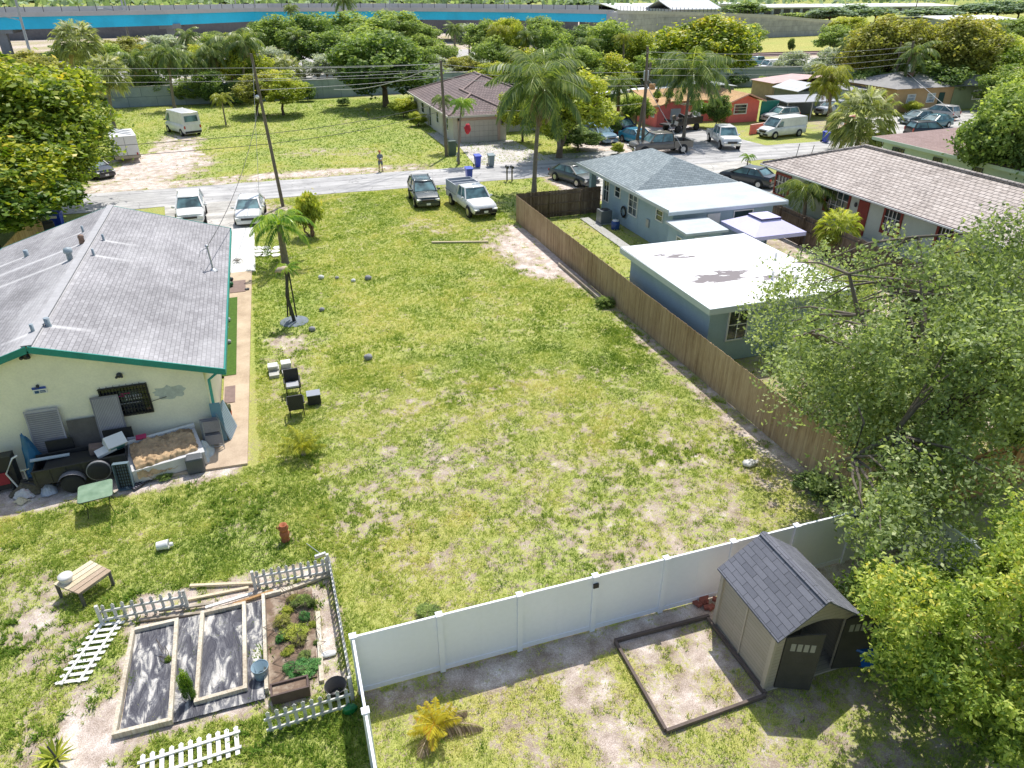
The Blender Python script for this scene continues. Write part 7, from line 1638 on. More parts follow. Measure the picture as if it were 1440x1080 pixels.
# ---- palms
def frond(V, Fs, Tn, base, az, el, L, droop, width, nl, g, tone, plane=.5, hang=.5):
    """feather frond: rachis arc plus paired leaflets (3-D)"""
    pts = []; p = np.array(base, float); e = el; st = L/10; dirh = np.array([math.cos(az), math.sin(az), 0])
    for k in range(11):
        pts.append(p.copy()); p = p+st*(dirh*math.cos(e)+np.array([0, 0, math.sin(e)])); e -= droop/10
    pts = np.array(pts); side = np.array([-math.sin(az), math.cos(az), 0])
    def addq(q, t): b = len(V); V.extend(q); Fs.append((b, b+1, b+2, b+3)); Tn.append(t)
    for k in range(10):
        w_ = .03*L/3*(1-k/11)+.006; addq([pts[k]-side*w_, pts[k]+side*w_, pts[k+1]+side*w_*.8, pts[k+1]-side*w_*.8], tone+.2)
    for i in range(nl):
        f = .12+.88*(i+.5)/nl; k = min(int(f*10), 9); c = pts[k]+(pts[k+1]-pts[k])*(f*10-k); tg = (pts[k+1]-pts[k]); tg /= np.linalg.norm(tg)
        ll = width*math.sin(PI*min(1, f*.9+.12))**.6*g.uniform(.8, 1.1)
        for s_ in (-1, 1):
            d = side*s_*.8+tg*.55+np.array([0, 0, -hang*g.uniform(.5, 1.3)]); d /= np.linalg.norm(d); w_ = tg*L/nl*.62
            mid = c+d*ll*.5; tip = c+d*ll+np.array([0, 0, -ll*.25]); addq([c-w_, mid-w_*.9, tip, mid+w_*.9], tone+g.normal(0, .12))
def palm_mesh(name, nf, L, seed, mat, droop=1.9, width=.5, nl=34, el0=1.25, el1=-.5, tone=.45, dead=0, hang=.6):
    g = np.random.default_rng(seed); V, Fs, Tn = [], [], []
    for i in range(nf):
        f = i/nf; el = el0+(el1-el0)*f+g.uniform(-.12, .12); az = i*2.399+g.uniform(-.2, .2)
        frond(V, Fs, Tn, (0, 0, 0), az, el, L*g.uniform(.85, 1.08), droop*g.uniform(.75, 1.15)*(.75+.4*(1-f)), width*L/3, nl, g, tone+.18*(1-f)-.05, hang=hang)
    return fastmesh(name, np.array(V), np.array(Fs), mat, tint=np.clip(np.array(Tn), 0, 1))
PALM = {'coco': palm_mesh('coconut_fronds', 26, 3.4, 1, L_palm, droop=1.7, width=.75, nl=40), 'cocoB': palm_mesh('coconut_fronds_b', 22, 3.2, 5, L_palm, droop=2.0, width=.7, nl=36, el1=-.8),
        'xmas': palm_mesh('arching_fronds', 14, 1.5, 2, L_xmas, droop=2.3, width=.55, nl=26, el0=1.3, el1=.1, tone=.5), 'queen': palm_mesh('feather_fronds', 20, 2.4, 3, L_palmy, droop=2.2, width=.7, nl=34, el1=-.2), 'young': palm_mesh('upright_fronds', 13, 1.3, 4, L_palmy, droop=1.1, width=.85, nl=26, el0=1.35, el1=.35, tone=.6),
        'deadf': palm_mesh('dead_fronds', 9, 2.6, 8, L_dead, droop=1.6, width=.5, nl=24, el0=-.5, el1=-1.1)}
def fan_mesh(name, nf, Rr, seed, mat, low=-.9, dead=.25):
    g = np.random.default_rng(seed); V, Fs, Tn = [], [], []
    for i in range(nf):
        z = 1-(1-low)*(i+.5)/nf; az = i*2.399+g.uniform(-.3, .3); rxy = math.sqrt(max(0, 1-z*z)); d = np.array([rxy*math.cos(az), rxy*math.sin(az), z]); rr = Rr*g.uniform(.6, .78)
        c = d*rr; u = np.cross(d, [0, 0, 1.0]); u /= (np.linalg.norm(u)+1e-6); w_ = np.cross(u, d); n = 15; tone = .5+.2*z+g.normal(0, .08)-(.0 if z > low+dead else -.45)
        b = len(V); V.extend([c*.15-u*.02, c*.15+u*.02, c+u*.02, c-u*.02]); Fs.append((b, b+1, b+2, b+3)); Tn.append(.5)
        for k in range(n):
            a = (k/(n-1)-.5)*3.4; dd = d*math.cos(a)*.9+u*math.sin(a)+w_*(-.15); dd /= np.linalg.norm(dd); l = Rr*.46*g.uniform(.85, 1.1); e = c+dd*l*.6; tip = c+dd*l+np.array([0, 0, -l*.45*g.uniform(.5, 1.2)]); s = np.cross(dd, d); s = s/(np.linalg.norm(s)+1e-6)*Rr*.032
            b = len(V); V.extend([c, e-s, tip, e+s]); Fs.append((b, b+1, b+2, b+3)); Tn.append(tone+g.normal(0, .12))
    return fastmesh(name, np.array(V), np.array(Fs), mat, tint=np.clip(np.array(Tn), 0, 1))
FAN = fan_mesh('fan_leaves', 70, 1.0, 3, L_sabal)
def palm(label, x, y, hgt, kind, scale=1.0, lean=(0, 0), r=.16, name='coconut_palm', group=None, mat=None, bark=None, dead=False, curve=.3, cat='palm tree', boots=False):
    t = T(name, label, cat, (x, y, 0), 0, group); n = 9; pts = []
    for k in range(n): f = k/(n-1); pts.append((x+lean[0]*(f**1.6), y+lean[1]*(f**1.6), -.05+(hgt+.05)*f))
    rs = [r*(1.5 if k == 0 else 1.12-.35*k/(n-1)) for k in range(n)]
    m = MB(); m.tube(pts, rs, 10); 
    if boots:
        rd = random.Random(3)
        for k in range(30): f = rd.uniform(.35, .98); a = rd.uniform(0, 6.28); c = Vector(pts[int(f*8)]); c.z = hgt*f; m.tube([c, c+Vector((math.cos(a)*r*1.7, math.sin(a)*r*1.7, r*1.2))], [.06*r/.2, .03], 5)
    m.build('trunk', bark or m_palmbark, t)
    me = FAN if kind == 'fan' else PALM[kind]; o = objof('crown', me, t); o.location = (lean[0], lean[1], hgt); o.scale = (scale,)*3; o.rotation_euler = (0, 0, (x*1.3+y) % 6.28)
    if mat: setmat(o, mat)
    if kind in ('coco', 'cocoB'):
        rd = random.Random(int(x)); m = MB()
        for k in range(7): a = rd.uniform(0, 6.28); m.blob((x+lean[0]+.25*math.cos(a), y+lean[1]+.25*math.sin(a), hgt-.2-rd.uniform(0, .2)), .11, 8, 6, 0)
        m.build('coconuts', M('coconut_husk', (.2, .2, .05), .7, .3, 4), t)
    if dead: d_ = objof('dead_fronds', PALM['deadf'], t); d_.location = (lean[0], lean[1], hgt-.15); d_.scale = (scale*.8,)*3
    return t
def ppx(label, bx, by_, tx, ty, wpx, kind, unit=3.4, frac=.5, **kw):
    """palm with base pixel (bx,by_) and crown centre pixel (tx,ty), crown width wpx"""
    q = G(bx, by_); h = height_to(q.x, q.y, ty); Fd = P(q.x, q.y, h)[2]; lx = (tx-P(q.x, q.y, h)[0])*Fd/F_PX; sc = (wpx/2*Fd/F_PX)/(unit*.8)
    return palm(label, q.x, q.y, h, kind, sc, (lx, lx*.2), **kw)

# ---- near trees
oak = T('oak_tree', 'big sprawling small-leaved oak tree overhanging fence and annex on the right', 'tree', (21.2, 15.7, 0))
g = np.random.default_rng(77); OC = Vector((19.2, 17.2, 4.9)); cl = []
while len(cl) < 270:
    d = g.normal(size=3); d /= np.linalg.norm(d); rr = g.uniform(.35, 1.0)**.6
    p_ = np.array([OC.x, OC.y, OC.z])+d*rr*np.array([6.6, 6.2, 3.9]); 
    if p_[2] < 1.3: continue
    u, v, Fd = P(*p_)
    # open pockets in the crown (sparser around the forks), nothing over the annex roof
    hole = vnoise(np.array([p_[0]*.55+3]), np.array([p_[1]*.55+p_[2]*.5]), 5)[0]
    if hole < .36: continue
    if p_[0] < 15.0 and p_[2] > 6.2: continue
    if u < 1095 or v < 300-.12*(1440-u)+60*(u < 1180): continue
    if v < 345 and u < 1310: continue
    if (v > 545 and u < 1170) or (v > 490 and u < 1125): continue
    if v < 440 and g.uniform() < .62: continue
    if v > 725 and u > 1280: continue
    cl.append(p_)
cl = np.array(cl+[np.array(G(a, b_, 3.9)) for a, b_ in ((1168, 398), (1192, 402), (1148, 428), (1122, 440), (1100, 455), (1090, 480), (1180, 432), (1215, 408), (1096, 436), (1130, 470))]+[np.array(G(a, b_, 2.7)) for a, b_ in ((1225, 742), (1262, 752), (1240, 775), (1292, 745), (1210, 722), (1300, 722), (1340, 700), (1252, 722), (1235, 700), (1275, 700), (1320, 680))]+[np.array(G(1195+245*g.uniform(), 590+105*g.uniform(), 2.2+1.2*g.uniform())) for _ in range(30)]+[np.array(q) for q in ((14.8, 11.6, 2.9), (13.9, 11.3, 2.3), (15.0, 12.6, 1.6), (14.6, 13.0, 1.4))])
def leaves_at(cl, per, cr, leaf, seed, droop=0.0, elong=1.8, up=.5):
    g = np.random.default_rng(seed); n = len(cl)*per; ci = np.repeat(np.arange(len(cl)), per); R_ = cr*g.uniform(.6, 1.35, len(cl))
    ld = g.normal(size=(n, 3)); ld /= np.linalg.norm(ld, axis=1)[:, None]; rr = R_[ci]*g.uniform(.1, 1, n)**.45
    # sub-sprays: leaves strung on short twigs
    tw = g.normal(size=(len(cl), 9, 3)); tw /= np.linalg.norm(tw, axis=2)[..., None]; ti = g.integers(0, 9, n); tdir = tw[ci, ti]
    Pp = cl[ci]+tdir*rr[:, None]*1.15+ld*R_[ci][:, None]*.28; Pp[:, 2] -= droop*rr**2
    nrm = g.normal(size=(n, 3))*.8+np.array([0, 0, up])+ld*.4; nrm /= np.linalg.norm(nrm, axis=1)[:, None]; a = np.cross(nrm, g.normal(size=(n, 3))); a /= np.linalg.norm(a, axis=1)[:, None]; b_ = np.cross(nrm, a); s = leaf*g.uniform(.6, 1.3, n)[:, None]
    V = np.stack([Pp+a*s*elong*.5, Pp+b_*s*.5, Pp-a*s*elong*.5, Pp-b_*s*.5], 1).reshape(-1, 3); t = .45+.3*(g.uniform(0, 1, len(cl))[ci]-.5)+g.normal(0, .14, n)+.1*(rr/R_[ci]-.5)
    return V, np.arange(len(V)).reshape(-1, 4), np.clip(t, 0, 1)
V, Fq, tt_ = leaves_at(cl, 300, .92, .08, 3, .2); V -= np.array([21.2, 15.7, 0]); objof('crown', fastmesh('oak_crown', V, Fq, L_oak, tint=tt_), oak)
m = MB(); base = Vector((21.2, 15.7, 0)); f0 = Vector((20.8, 15.8, 1.3)); m.tube([base-Vector((0, 0, .1)), (21.1, 15.7, .7), f0], [.34, .27, .24], 12)
limbs = [[f0, (20.2, 15.9, 2.6), (19.7, 16.4, 4.2), (19.2, 17.2, 5.8)], [f0, (19.2, 15.4, 2.3), (17.8, 15.4, 3.6), (17.0, 16.2, 5.2), (16.8, 16.8, 6.4)], [f0, (21.2, 16.8, 2.6), (21.8, 18.2, 4.6), (22.2, 19.4, 6.3)], [f0, (19.6, 14.4, 2.2), (17.8, 13.2, 2.9), (15.6, 12.6, 3.2), (14, 12.3, 3)], [(20.2, 15.9, 2.6), (21.6, 14.6, 4.2), (22.6, 13.8, 5.6)], [(17.8, 15.4, 3.6), (16.2, 15.2, 4.6), (14.6, 15.6, 5.2)]]
for L_ in limbs: n = len(L_); m.tube(L_, [.17*(1-k/(n*1.15)) for k in range(n)], 9)
rd = random.Random(5); ends = [Vector(p) for L_ in limbs for p in L_[1:]]
for p_ in cl[::2]:
    v = Vector(p_); e = min(ends, key=lambda q: (q-v).length); 
    if (e-v).length < 4.2: md = e.lerp(v, .5)+Vector((rd.uniform(-.3, .3), rd.uniform(-.3, .3), .25)); m.tube([e, md, v], [.055, .035, .01], 5)
m.build('trunk', M('oak_bark', (.15, .125, .10), .95, .35, 5, bmp=.6), oak)
bt_ = T('broadleaf_tree', 'bright yellow-green leafy tree filling the bottom right corner', 'tree', (14.2, 7.0, 0))
g = np.random.default_rng(31); cl = []; BC = np.array([13.7, 7.3, 2.9])
while len(cl) < 380:
    d = g.normal(size=3); d /= np.linalg.norm(d); p_ = BC+d*g.uniform(.3, 1)**.5*np.array([3.6, 3.7, 2.6])
    if p_[2] < .7: continue
    if vnoise(np.array([p_[0]*.9]), np.array([p_[1]*.9+p_[2]*.7]), 9)[0] < .2: continue
    if p_[0] < 11.6 and p_[1] > 8.2: continue
    u, v, Fd = P(*p_)
    if v < 792-(u > 1300)*(u-1300)*.5: continue
    cl.append(p_)
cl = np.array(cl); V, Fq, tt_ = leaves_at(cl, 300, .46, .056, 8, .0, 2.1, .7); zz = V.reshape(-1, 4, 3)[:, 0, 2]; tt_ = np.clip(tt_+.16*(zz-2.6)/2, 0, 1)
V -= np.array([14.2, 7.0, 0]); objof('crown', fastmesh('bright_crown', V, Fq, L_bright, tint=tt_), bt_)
m = MB(); m.tube([(14.2, 7, -.1), (14.2, 7, .9)], [.16, .13], 10)
for p_ in cl[::4]: v = Vector(p_); m.tube([(14.2, 7, .85), Vector((14.2, 7, .85)).lerp(v, .5)+Vector((0, 0, .3)), v], [.06, .035, .012], 6)
m.build('trunk', M('pale_bark', (.3, .26, .2), .9, .3, 5), bt_)
# staked coconut palm on the lot: near bed of supports
q = G(414, 452); sp = T('staked_palm', 'young palm propped by dark timber stakes on the lot', 'palm tree', (q.x, q.y, 0))
hz = height_to(q.x, q.y, 378); tx_ = top_of(404, 378, q.x, q.y, hz)
MB().tube([(q.x, q.y, 0), (q.x-.15, q.y, hz*.5), (tx_, q.y, hz)], [.09, .08, .07], 8).build('trunk', m_dark, sp)
o = objof('crown', PALM['xmas'], sp); o.location = (tx_-q.x, 0, hz); o.scale = (.55,)*3; o.location = (tx_-q.x, 0, hz)
for dx, dy in ((-.3, .1), (-.16, .25), (.15, -.05)): MB().bar((q.x+dx*.9, q.y+dy, .25), (tx_+dx*.3, q.y+dy*.3, hz*.93), .07, .07).build('stake', m_black, sp)
MB().lathe([(.7, 0), (.66, .03), (.02, .04)], (q.x, q.y, 0), 14).build('tree_ring', M('ring_blue', (.17, .2, .24), .8, .2), sp)
MB().blob((tx_-.25, q.y-.05, hz*1.0), (.35, .25, .16), 10, 6, .2).build('dead_leaf_sheath', M('dry_sheath', (.5, .4, .28), .9, .2, 6), sp)
q = G(402, 374); h = height_to(q.x, q.y, 318); t_ = palm('green arching palm on a stout trunk at the street end of the side path', q.x, q.y+.2, h, 'xmas', 1.75, (0, 0), r=.2, name='arching_palm')
q = G(439, 332); cr2 = tree('tall narrow croton shrub with yellow-edged leaves beside the arching palm', q.x, q.y, 1.55, .85, 1.55, L_yg, 1, 'croton_shrub', r=.06, small=True, stems=4, bark=M('red_stems', (.2, .12, .08), .9, .3)); cr2['category'] = 'shrub'
q = G(427, 640); palm('small young palm with upright yellow-green fronds on the lot', q.x, q.y, .3, 'young', .72, r=.08, name='young_palm', curve=0)
q = G(612, 1030); sk = palm('sickly orange-yellow young palm with dead fronds in the shed yard', q.x, q.y, .25, 'young', .52, r=.1, name='young_palm', mat=leafmat('sick_leaves', (.25, .16, .01), (.5, .40, .02), (.62, .55, .06), .35, .3, (.6, .25, .02)))
gd_ = np.random.default_rng(9); Vv, Ff, Tt = [], [], []
for az, L in ((-.25, 1.15), (-2.3, .75), (.3, .9)): frond(Vv, Ff, Tt, (0, 0, .2), az, .35, L, 1.1, .32, 30, gd_, .5, hang=.9)
objof('dead_fronds', fastmesh('dead_fronds_low', np.array(Vv), np.array(Ff), L_dead, tint=np.clip(np.array(Tt), 0, 1)), sk)
q = G(78, 1068); ag = T('agave_plant', 'spiky yellow-tipped plant at the bottom left corner', 'plant', (q.x, q.y, 0)); Vv, Ff, Tt = [], [], []
for k in range(30):
    a = k*2.4; e = .5+.7*(k % 5)/5; L = .55; d = np.array([math.cos(a)*math.cos(e), math.sin(a)*math.cos(e), math.sin(e)]); s = np.array([-math.sin(a), math.cos(a), 0])*.025; b = len(Vv); Vv += [-s, d*L*.5-s*1.3, d*L+np.array([0, 0, -.08]), d*L*.5+s*1.3]; Ff.append((b, b+1, b+2, b+3)); Tt.append(.3+.5*(k % 3)/2)
objof('leaves', fastmesh('spiky_leaves', np.array(Vv), np.array(Ff), L_yg, tint=np.array(Tt)), ag)
q = G(84, 1072); tag(recenter(MB().tube([(q.x, q.y, 0), (q.x-.15, q.y+.15, .4)], .02, 6).build('dark_stake', m_dark)), 'dark stake stuck beside the spiky plant', 'stake')
def bush(label, px, py, r, h, mat, name='garden_plant', tpl=0, cat='plant', group=None):
    q = G(px, py)
    if 'bed' in label: r, h = r*.72, h*(.6 if h < .9 else 1)
    return tree(label, q.x, q.y, h*.5, r, h*.55, mat, (tpl+2) % 4, name, r=.006, stems=3, group=group)
L_herb = leafmat('herb_leaves', (0.028, 0.112, 0.028), (0.084, 0.28, 0.07), (0.28, 0.504, 0.14), .3, .3)
bush('dense low green plant at the near end of the planted bed', 425, 946, .42, .35, L_herb); bush('feathery green plant at the far end of the planted bed', 422, 850, .3, .5, L_mid, tpl=1); bush('yellow-green weeds in the middle of the planted bed', 413, 890, .42, .35, L_yg, tpl=1); bush('brownish weeds on the left of the planted bed', 398, 878, .3, .4, L_olive)
bush('tall leafy seedling standing between the two bed frames', 269, 985, .17, 1.0, L_xmas, tpl=1); bush('small bright sprig on the inner board of the left bed frame', 238, 930, .12, .25, L_bright); bush('low dark green weed near the foot of the tall wooden fence', 850, 430, .45, .5, L_mid, name='weed_clump'); bush('green weed clump by the white fence on the lot side', 602, 862, .28, .25, L_mid, name='weed_clump', tpl=1); bush('weeds at the foot of the tall fence near the big oak', 1150, 690, .7, .5, L_dark, name='weed_clump'); bush('green tuft at the edge of the tan slab', 232, 670, .3, .2, L_mid, name='weed_clump')
for i, (px, py, r, h, mt_) in enumerate(((405, 862, .22, .3, L_yg), (430, 870, .2, .4, L_herb), (436, 852, .18, .35, L_mid), (396, 900, .2, .3, L_herb), (404, 918, .2, .22, L_yg), (422, 905, .22, .3, L_olive), (440, 880, .15, .2, L_yg), (410, 940, .25, .2, L_herb), (440, 938, .25, .25, L_herb), (446, 905, .12, .15, L_mid), (412, 845, .2, .35, L_olive), (428, 925, .2, .25, L_mid))): bush('one of the small scruffy weeds growing through the planted bed', px, py, r, h, mt_, tpl=i % 3, group='weeds in the planted bed')
# ---- palms and shrubs near the tiled house
q = onX(1130, 300, 34.4); ppx('feathery palm with orange fronds in front of the tiled house window', 1130, 308, 1131, 268, 88, 'queen', unit=2.4, r=.13, name='feather_palm', mat=leafmat('dactyl_leaves', (.03, .06, .01), (.14, .2, .03), (.38, .42, .07), .3, .4, (.6, .35, .04)))
palm('yellow fan palm half hidden by the oak beside the patio', 31.6, 33.2, 1.8, 'fan', 1.25, r=.12, name='fan_palm', mat=L_yg); palm('second yellowish palm beside the low wall of the tiled house', 33.6, 26.5, 1.9, 'queen', .7, r=.12, name='feather_palm')
for i, (x, y, r, h, mt_, lab) in enumerate(((27, 27, 1.3, 1.6, L_yg, 'yellow-green shrub under the oak left of the patio'), (30, 23.5, 1.5, 2.0, L_mid, 'leafy shrub between oak and tiled house'), (25.5, 19.5, 1.6, 1.8, L_dark, 'dark shrub behind the oak trunk'), (28.5, 16.5, 1.8, 2.2, L_mid, 'shrub at the right edge behind the oak'), (24.6, 14.2, 1.5, 1.6, L_dark, 'dark bush by the orange-brown fence'), (18.6, 13.4, .9, 1.1, L_mid, 'green bush at the foot of the oak near the white fence'))): tree(lab, x, y, h*.5, r, h*.5, mt_, i % 4, 'shrub', r=.06)
q = G(1083, 222); palm('small dark-stemmed palm in front of the tiled house eave', 39.0, 53.0, 1.6, 'xmas', .6, r=.07, name='arching_palm')
palm('low palm clump by the road behind the tiled roof', 47.5, 55.0, .5, 'xmas', .9, r=.07, name='arching_palm')
# ---- trees across the street (image rows guide size; every one stands on its own ground point)
tpx('big mango tree with yellow-tipped leaves, left edge, upper mass', 25, 52, 262, 262, 302, L_mango, 0, 'mango_tree', big=True, r=.35)
tree('middle mango crown bridging the upper and lower masses at the left edge', -15.6, 57.5, 4.6, 4.6, 3.4, L_mango, 0, 'mango_tree', big=True, r=.3)
tree('second mango tree crown lower at the left edge, full of yellow new leaves', -17.0, 50.5, 3.9, 5.4, 2.9, leafmat('mango_new', (0.032, 0.08, 0.016), (0.16, 0.256, 0.024), (0.608, 0.576, 0.04), .3, .4, (0.75, 0.528, 0.064)), 1, 'mango_tree', big=True, r=.3)
ppx('round-headed cabbage palm before the blue girder, left', 103, 172, 103, 60, 60, 'fan', unit=1.15, name='cabbage_palm', r=.22, boots=False)
ppx('cabbage palm with a long thin trunk beside the enclosed trailer', 161, 180, 150, 104, 52, 'fan', unit=1.15, name='cabbage_palm', r=.18)
for bx, by_, tx, ty, wp, lab in ((187, 150, 184, 84, 62, 'first shaggy coconut palm from the left across the street'), (246, 154, 236, 76, 66, 'second coconut palm from the left, behind the white cargo van'), (278, 146, 273, 84, 58, 'third coconut palm from the left across the street'), (330, 140, 324, 62, 84, 'fourth and tallest coconut palm left of the slim pole')): ppx(lab, bx, by_, tx, ty, wp, 'cocoB', name='coconut_palm', r=.18, dead=True)
tpx('thin scrubby yellowish tree behind the first palms', 80, 78, 130, 80, 150, L_olive, 2, 'scrub_tree'); tpx('low grey-green scrub left of the shaggy palms', 130, 115, 148, 60, 152, L_mid, 2, 'scrub_tree')
ppx('tiny bright yellow-green palm right of the cargo van', 318, 176, 311, 138, 36, 'queen', unit=2.4, name='feather_palm', r=.09)
tpx('bright green rounded tree left of the slim pole', 350, 66, 128, 62, 140, L_yg, 0, 'broadleaf_tree'); tpx('yellow-brown spreading tree with twin trunks, left one', 368, 100, 150, 70, 163, L_olive, 2, 'spreading_tree', base_px=363); tpx('yellow-brown spreading tree with twin trunks, right one', 402, 98, 150, 72, 162, L_yg, 2, 'spreading_tree', base_px=399)
tpx('small dark shrub in front of the concrete wall', 433, 116, 142, 26, 142, L_dark, 0, 'shrub'); ppx('cabbage palm behind the spreading trees', 402, 128, 402, 100, 44, 'fan', unit=1.15, name='cabbage_palm', r=.2)
tpx('silver-grey shrub beyond the concrete wall, left', 462, 74, 112, 62, 124, L_silver, 2, 'silver_shrub'); tpx('silver-grey shrub beyond the wall behind the big oak', 500, 78, 108, 46, 118, L_silver, 2, 'silver_shrub')
tpx('large round dark green oak in the middle of the lawn edge', 543, 48, 138, 124, 150, L_dark, 0, 'oak_tree', r=.4, big=False)
tpx('lighter green crown behind the round dark oak, left', 505, 18, 75, 105, 104, L_mid, 1, 'broadleaf_tree'); tpx('lighter green crown behind the round dark oak, right', 560, 16, 60, 70, 96, L_mid, 0, 'broadleaf_tree')
tpx('dark tree mass above the concrete wall, leftmost', 400, 22, 75, 70, 112, L_mid, 1, 'broadleaf_tree'); tpx('dark tree mass above the concrete wall, middle', 448, 20, 80, 70, 110, L_dark, 0, 'broadleaf_tree'); tpx('dull green tree right of the tallest coconut palm', 372, 30, 78, 44, 108, L_mid, 2, 'broadleaf_tree')
ppx('very tall coconut palm rising against the overpass', 487, 88, 483, -2, 42, 'coco', name='coconut_palm', r=.25); ppx('small dark palm poking above the trees near the girder', 409, 70, 409, 12, 24, 'coco', name='coconut_palm', r=.2)
tpx('bright small tree in front of the underpass wall', 597, 48, 76, 42, 92, L_mid, 1, 'broadleaf_tree'); ppx('isolated royal palm standing before the underpass', 640, 98, 640, 40, 32, 'coco', name='royal_palm', r=.25)
tpx('blue-green tree beside the royal palm', 680, 28, 74, 52, 90, L_mid, 1, 'broadleaf_tree'); tpx('silvery shrub right of the royal palm', 668, 76, 100, 50, 112, L_silver, 2, 'silver_shrub'); tpx('silvery shrub left of the royal palm', 610, 76, 102, 50, 114, L_silver, 2, 'silver_shrub')
tpx('yellow leafy shrub at the corner of the garage house', 568, 138, 162, 36, 165, L_yg, 0, 'shrub'); tpx('low yellow hedge along the garage house wall', 588, 158, 176, 26, 178, L_yg, 1, 'shrub'); ppx('tiny yellow palm in the middle of the lawn', 518, 164, 517, 154, 12, 'queen', unit=2.4, name='feather_palm', r=.05); tpx('small dark bush left of the tiny yellow palm', 483, 138, 148, 18, 148, L_dark, 1, 'shrub')
ppx('left small palm in front of the garage house', 627, 212, 622, 140, 34, 'queen', unit=2.4, name='feather_palm', r=.09, mat=L_palm); ppx('right small palm with drooping fronds before the garage door', 645, 231, 650, 146, 40, 'queen', unit=2.4, name='feather_palm', r=.1, mat=L_xmas)
q = G(650, 200); tag(recenter(MB().blob((q.x-.6, q.y-4.5, 2.1), (.3, .3, .45), 10, 7, .3, 3).build('hanging_blossom', M('red_blossom', (.5, .03, .05), .8, .3, 6))), 'red blossom cluster hanging on the small palm before the garage', 'flowers')
tpx('yellow palm-like crown above the garage house roof', 722, 30, 96, 38, 118, L_yg, 2, 'broadleaf_tree'); tpx('pale yellow-green shrub mass behind the garage house', 690, 86, 122, 70, 126, L_yg, 2, 'shrub'); tpx('tall green tree mass behind the big coconut palm, left', 775, 38, 108, 62, 118, L_mid, 1, 'broadleaf_tree'); tpx('tall green tree mass behind the small coconut palm', 848, 30, 100, 70, 112, L_mid, 0, 'broadleaf_tree'); tpx('dark green tree behind the tall masses', 812, 36, 80, 60, 105, L_dark, 1, 'broadleaf_tree'); tpx('yellow-green tree left of the huge dark mango', 898, 44, 100, 52, 112, L_yg, 1, 'broadleaf_tree')
tpx('yellow-green spreading tree beside the garage house drive', 800, 95, 205, 118, 222, L_yg, 2, 'spreading_tree', base_px=786, r=.28); tpx('greener lower tree right of the garage house', 735, 120, 188, 60, 200, L_yg, 1, 'shrub'); tpx('dark undergrowth below the yellow-green tree', 812, 180, 208, 60, 212, L_dark, 1, 'shrub')
ppx('big coconut palm leaning in front of the street verge', 751, 270, 763, 118, 150, 'coco', name='coconut_palm', r=.17, dead=True); ppx('shorter coconut palm behind the big leaning one', 787, 222, 762, 92, 110, 'cocoB', name='coconut_palm', r=.2)
ppx('coconut palm with reddish trunk beside the pale blue SUV', 868, 188, 869, 118, 62, 'cocoB', name='coconut_palm', r=.2, bark=M('red_palm_bark', (.3, .13, .07), .9, .3, 4)); tpx('bright green broadleaf behind the transformer pole', 893, 134, 168, 44, 185, L_bright, 0, 'broadleaf_tree'); tpx('small yellow-green bush by the street left of the pole pair', 869, 200, 216, 18, 217, L_yg, 1, 'shrub')
tpx('small green tree growing before the retaining wall', 1042, 34, 68, 50, 82, L_mid, 0, 'broadleaf_tree'); tpx('huge dark mango tree behind the pink house', 982, 22, 122, 138, 150, L_mango, 1, 'mango_tree', r=.5, big=True)
ppx('coconut palm with arching fronds before the pink house', 961, 196, 973, 100, 116, 'coco', name='coconut_palm', r=.16); tpx('clipped cone-shaped shrub against the pink wall', 1006, 134, 174, 34, 180, L_dark, 0, 'clipped_shrub'); tpx('leafy bush in front of the pink house porch', 982, 142, 164, 26, 178, L_xmas, 1, 'shrub')
for px, lab in ((924, 'left potted plant on the pink house roof edge'), (941, 'right potted plant on the pink house roof edge')): q = G(px, 142, 2.9); t = T('potted_plant', lab, 'plant', (q.x, q.y, 2.75)); MB().lathe([(.14, 0), (.2, .35), (.02, .3)], (q.x, q.y, 2.72), 10).build('pot_body', MATS['terracotta'], t); o = objof('foliage', TPL_S[0][0], t); setmat(o, L_bright); o.location = (0, 0, .75); o.scale = (.45, .45, .55)
tpx('silver shrubs beyond the right wall, larger', 1108, 70, 112, 50, 118, L_silver, 2, 'silver_shrub'); tpx('silver shrubs beyond the right wall, smaller', 1162, 66, 106, 44, 114, L_silver, 2, 'silver_shrub'); tpx('small green shrub on the near side of the right wall', 1070, 108, 126, 16, 128, L_mid, 0, 'shrub'); tpx('narrow dark cypress on the mown bank', 1111, 54, 72, 9, 74, L_dark, 0, 'cypress_tree')
tpx('green tree left of the big right-hand mango', 1168, 36, 72, 62, 92, L_mid, 1, 'broadleaf_tree'); tpx('yellow-topped tree by the end of the retaining wall', 1188, 24, 50, 50, 72, L_yg, 0, 'broadleaf_tree')
tpx('big olive-yellow mango tree on the right, left half', 1235, 22, 118, 110, 140, L_olive, 1, 'mango_tree', r=.4, big=True); tpx('big olive-yellow mango tree on the right, right half', 1325, 22, 124, 120, 142, L_olive, 1, 'mango_tree', r=.4, big=True)
tpx('dark understorey tree below the right-hand mangoes', 1290, 84, 138, 110, 146, L_dark, 0, 'broadleaf_tree', big=False); ppx('stout coconut palm rising beside the leaning transformer pole', 1268, 152, 1290, 74, 66, 'cocoB', name='coconut_palm', r=.42, bark=M('brown_palm_bark', (.2, .12, .09), .9, .3, 4))
ppx('yellow drooping palm in front of the sheds', 1162, 184, 1166, 104, 68, 'queen', unit=2.4, name='feather_palm', r=.16, dead=True); ppx('second stem palm joined with the yellow drooping palm', 1170, 184, 1150, 122, 54, 'queen', unit=2.4, name='feather_palm', r=.13); ppx('shaggy cabbage palm behind the tiled roof ridge', 1203, 214, 1216, 166, 84, 'fan', unit=1.15, name='cabbage_palm', r=.2)
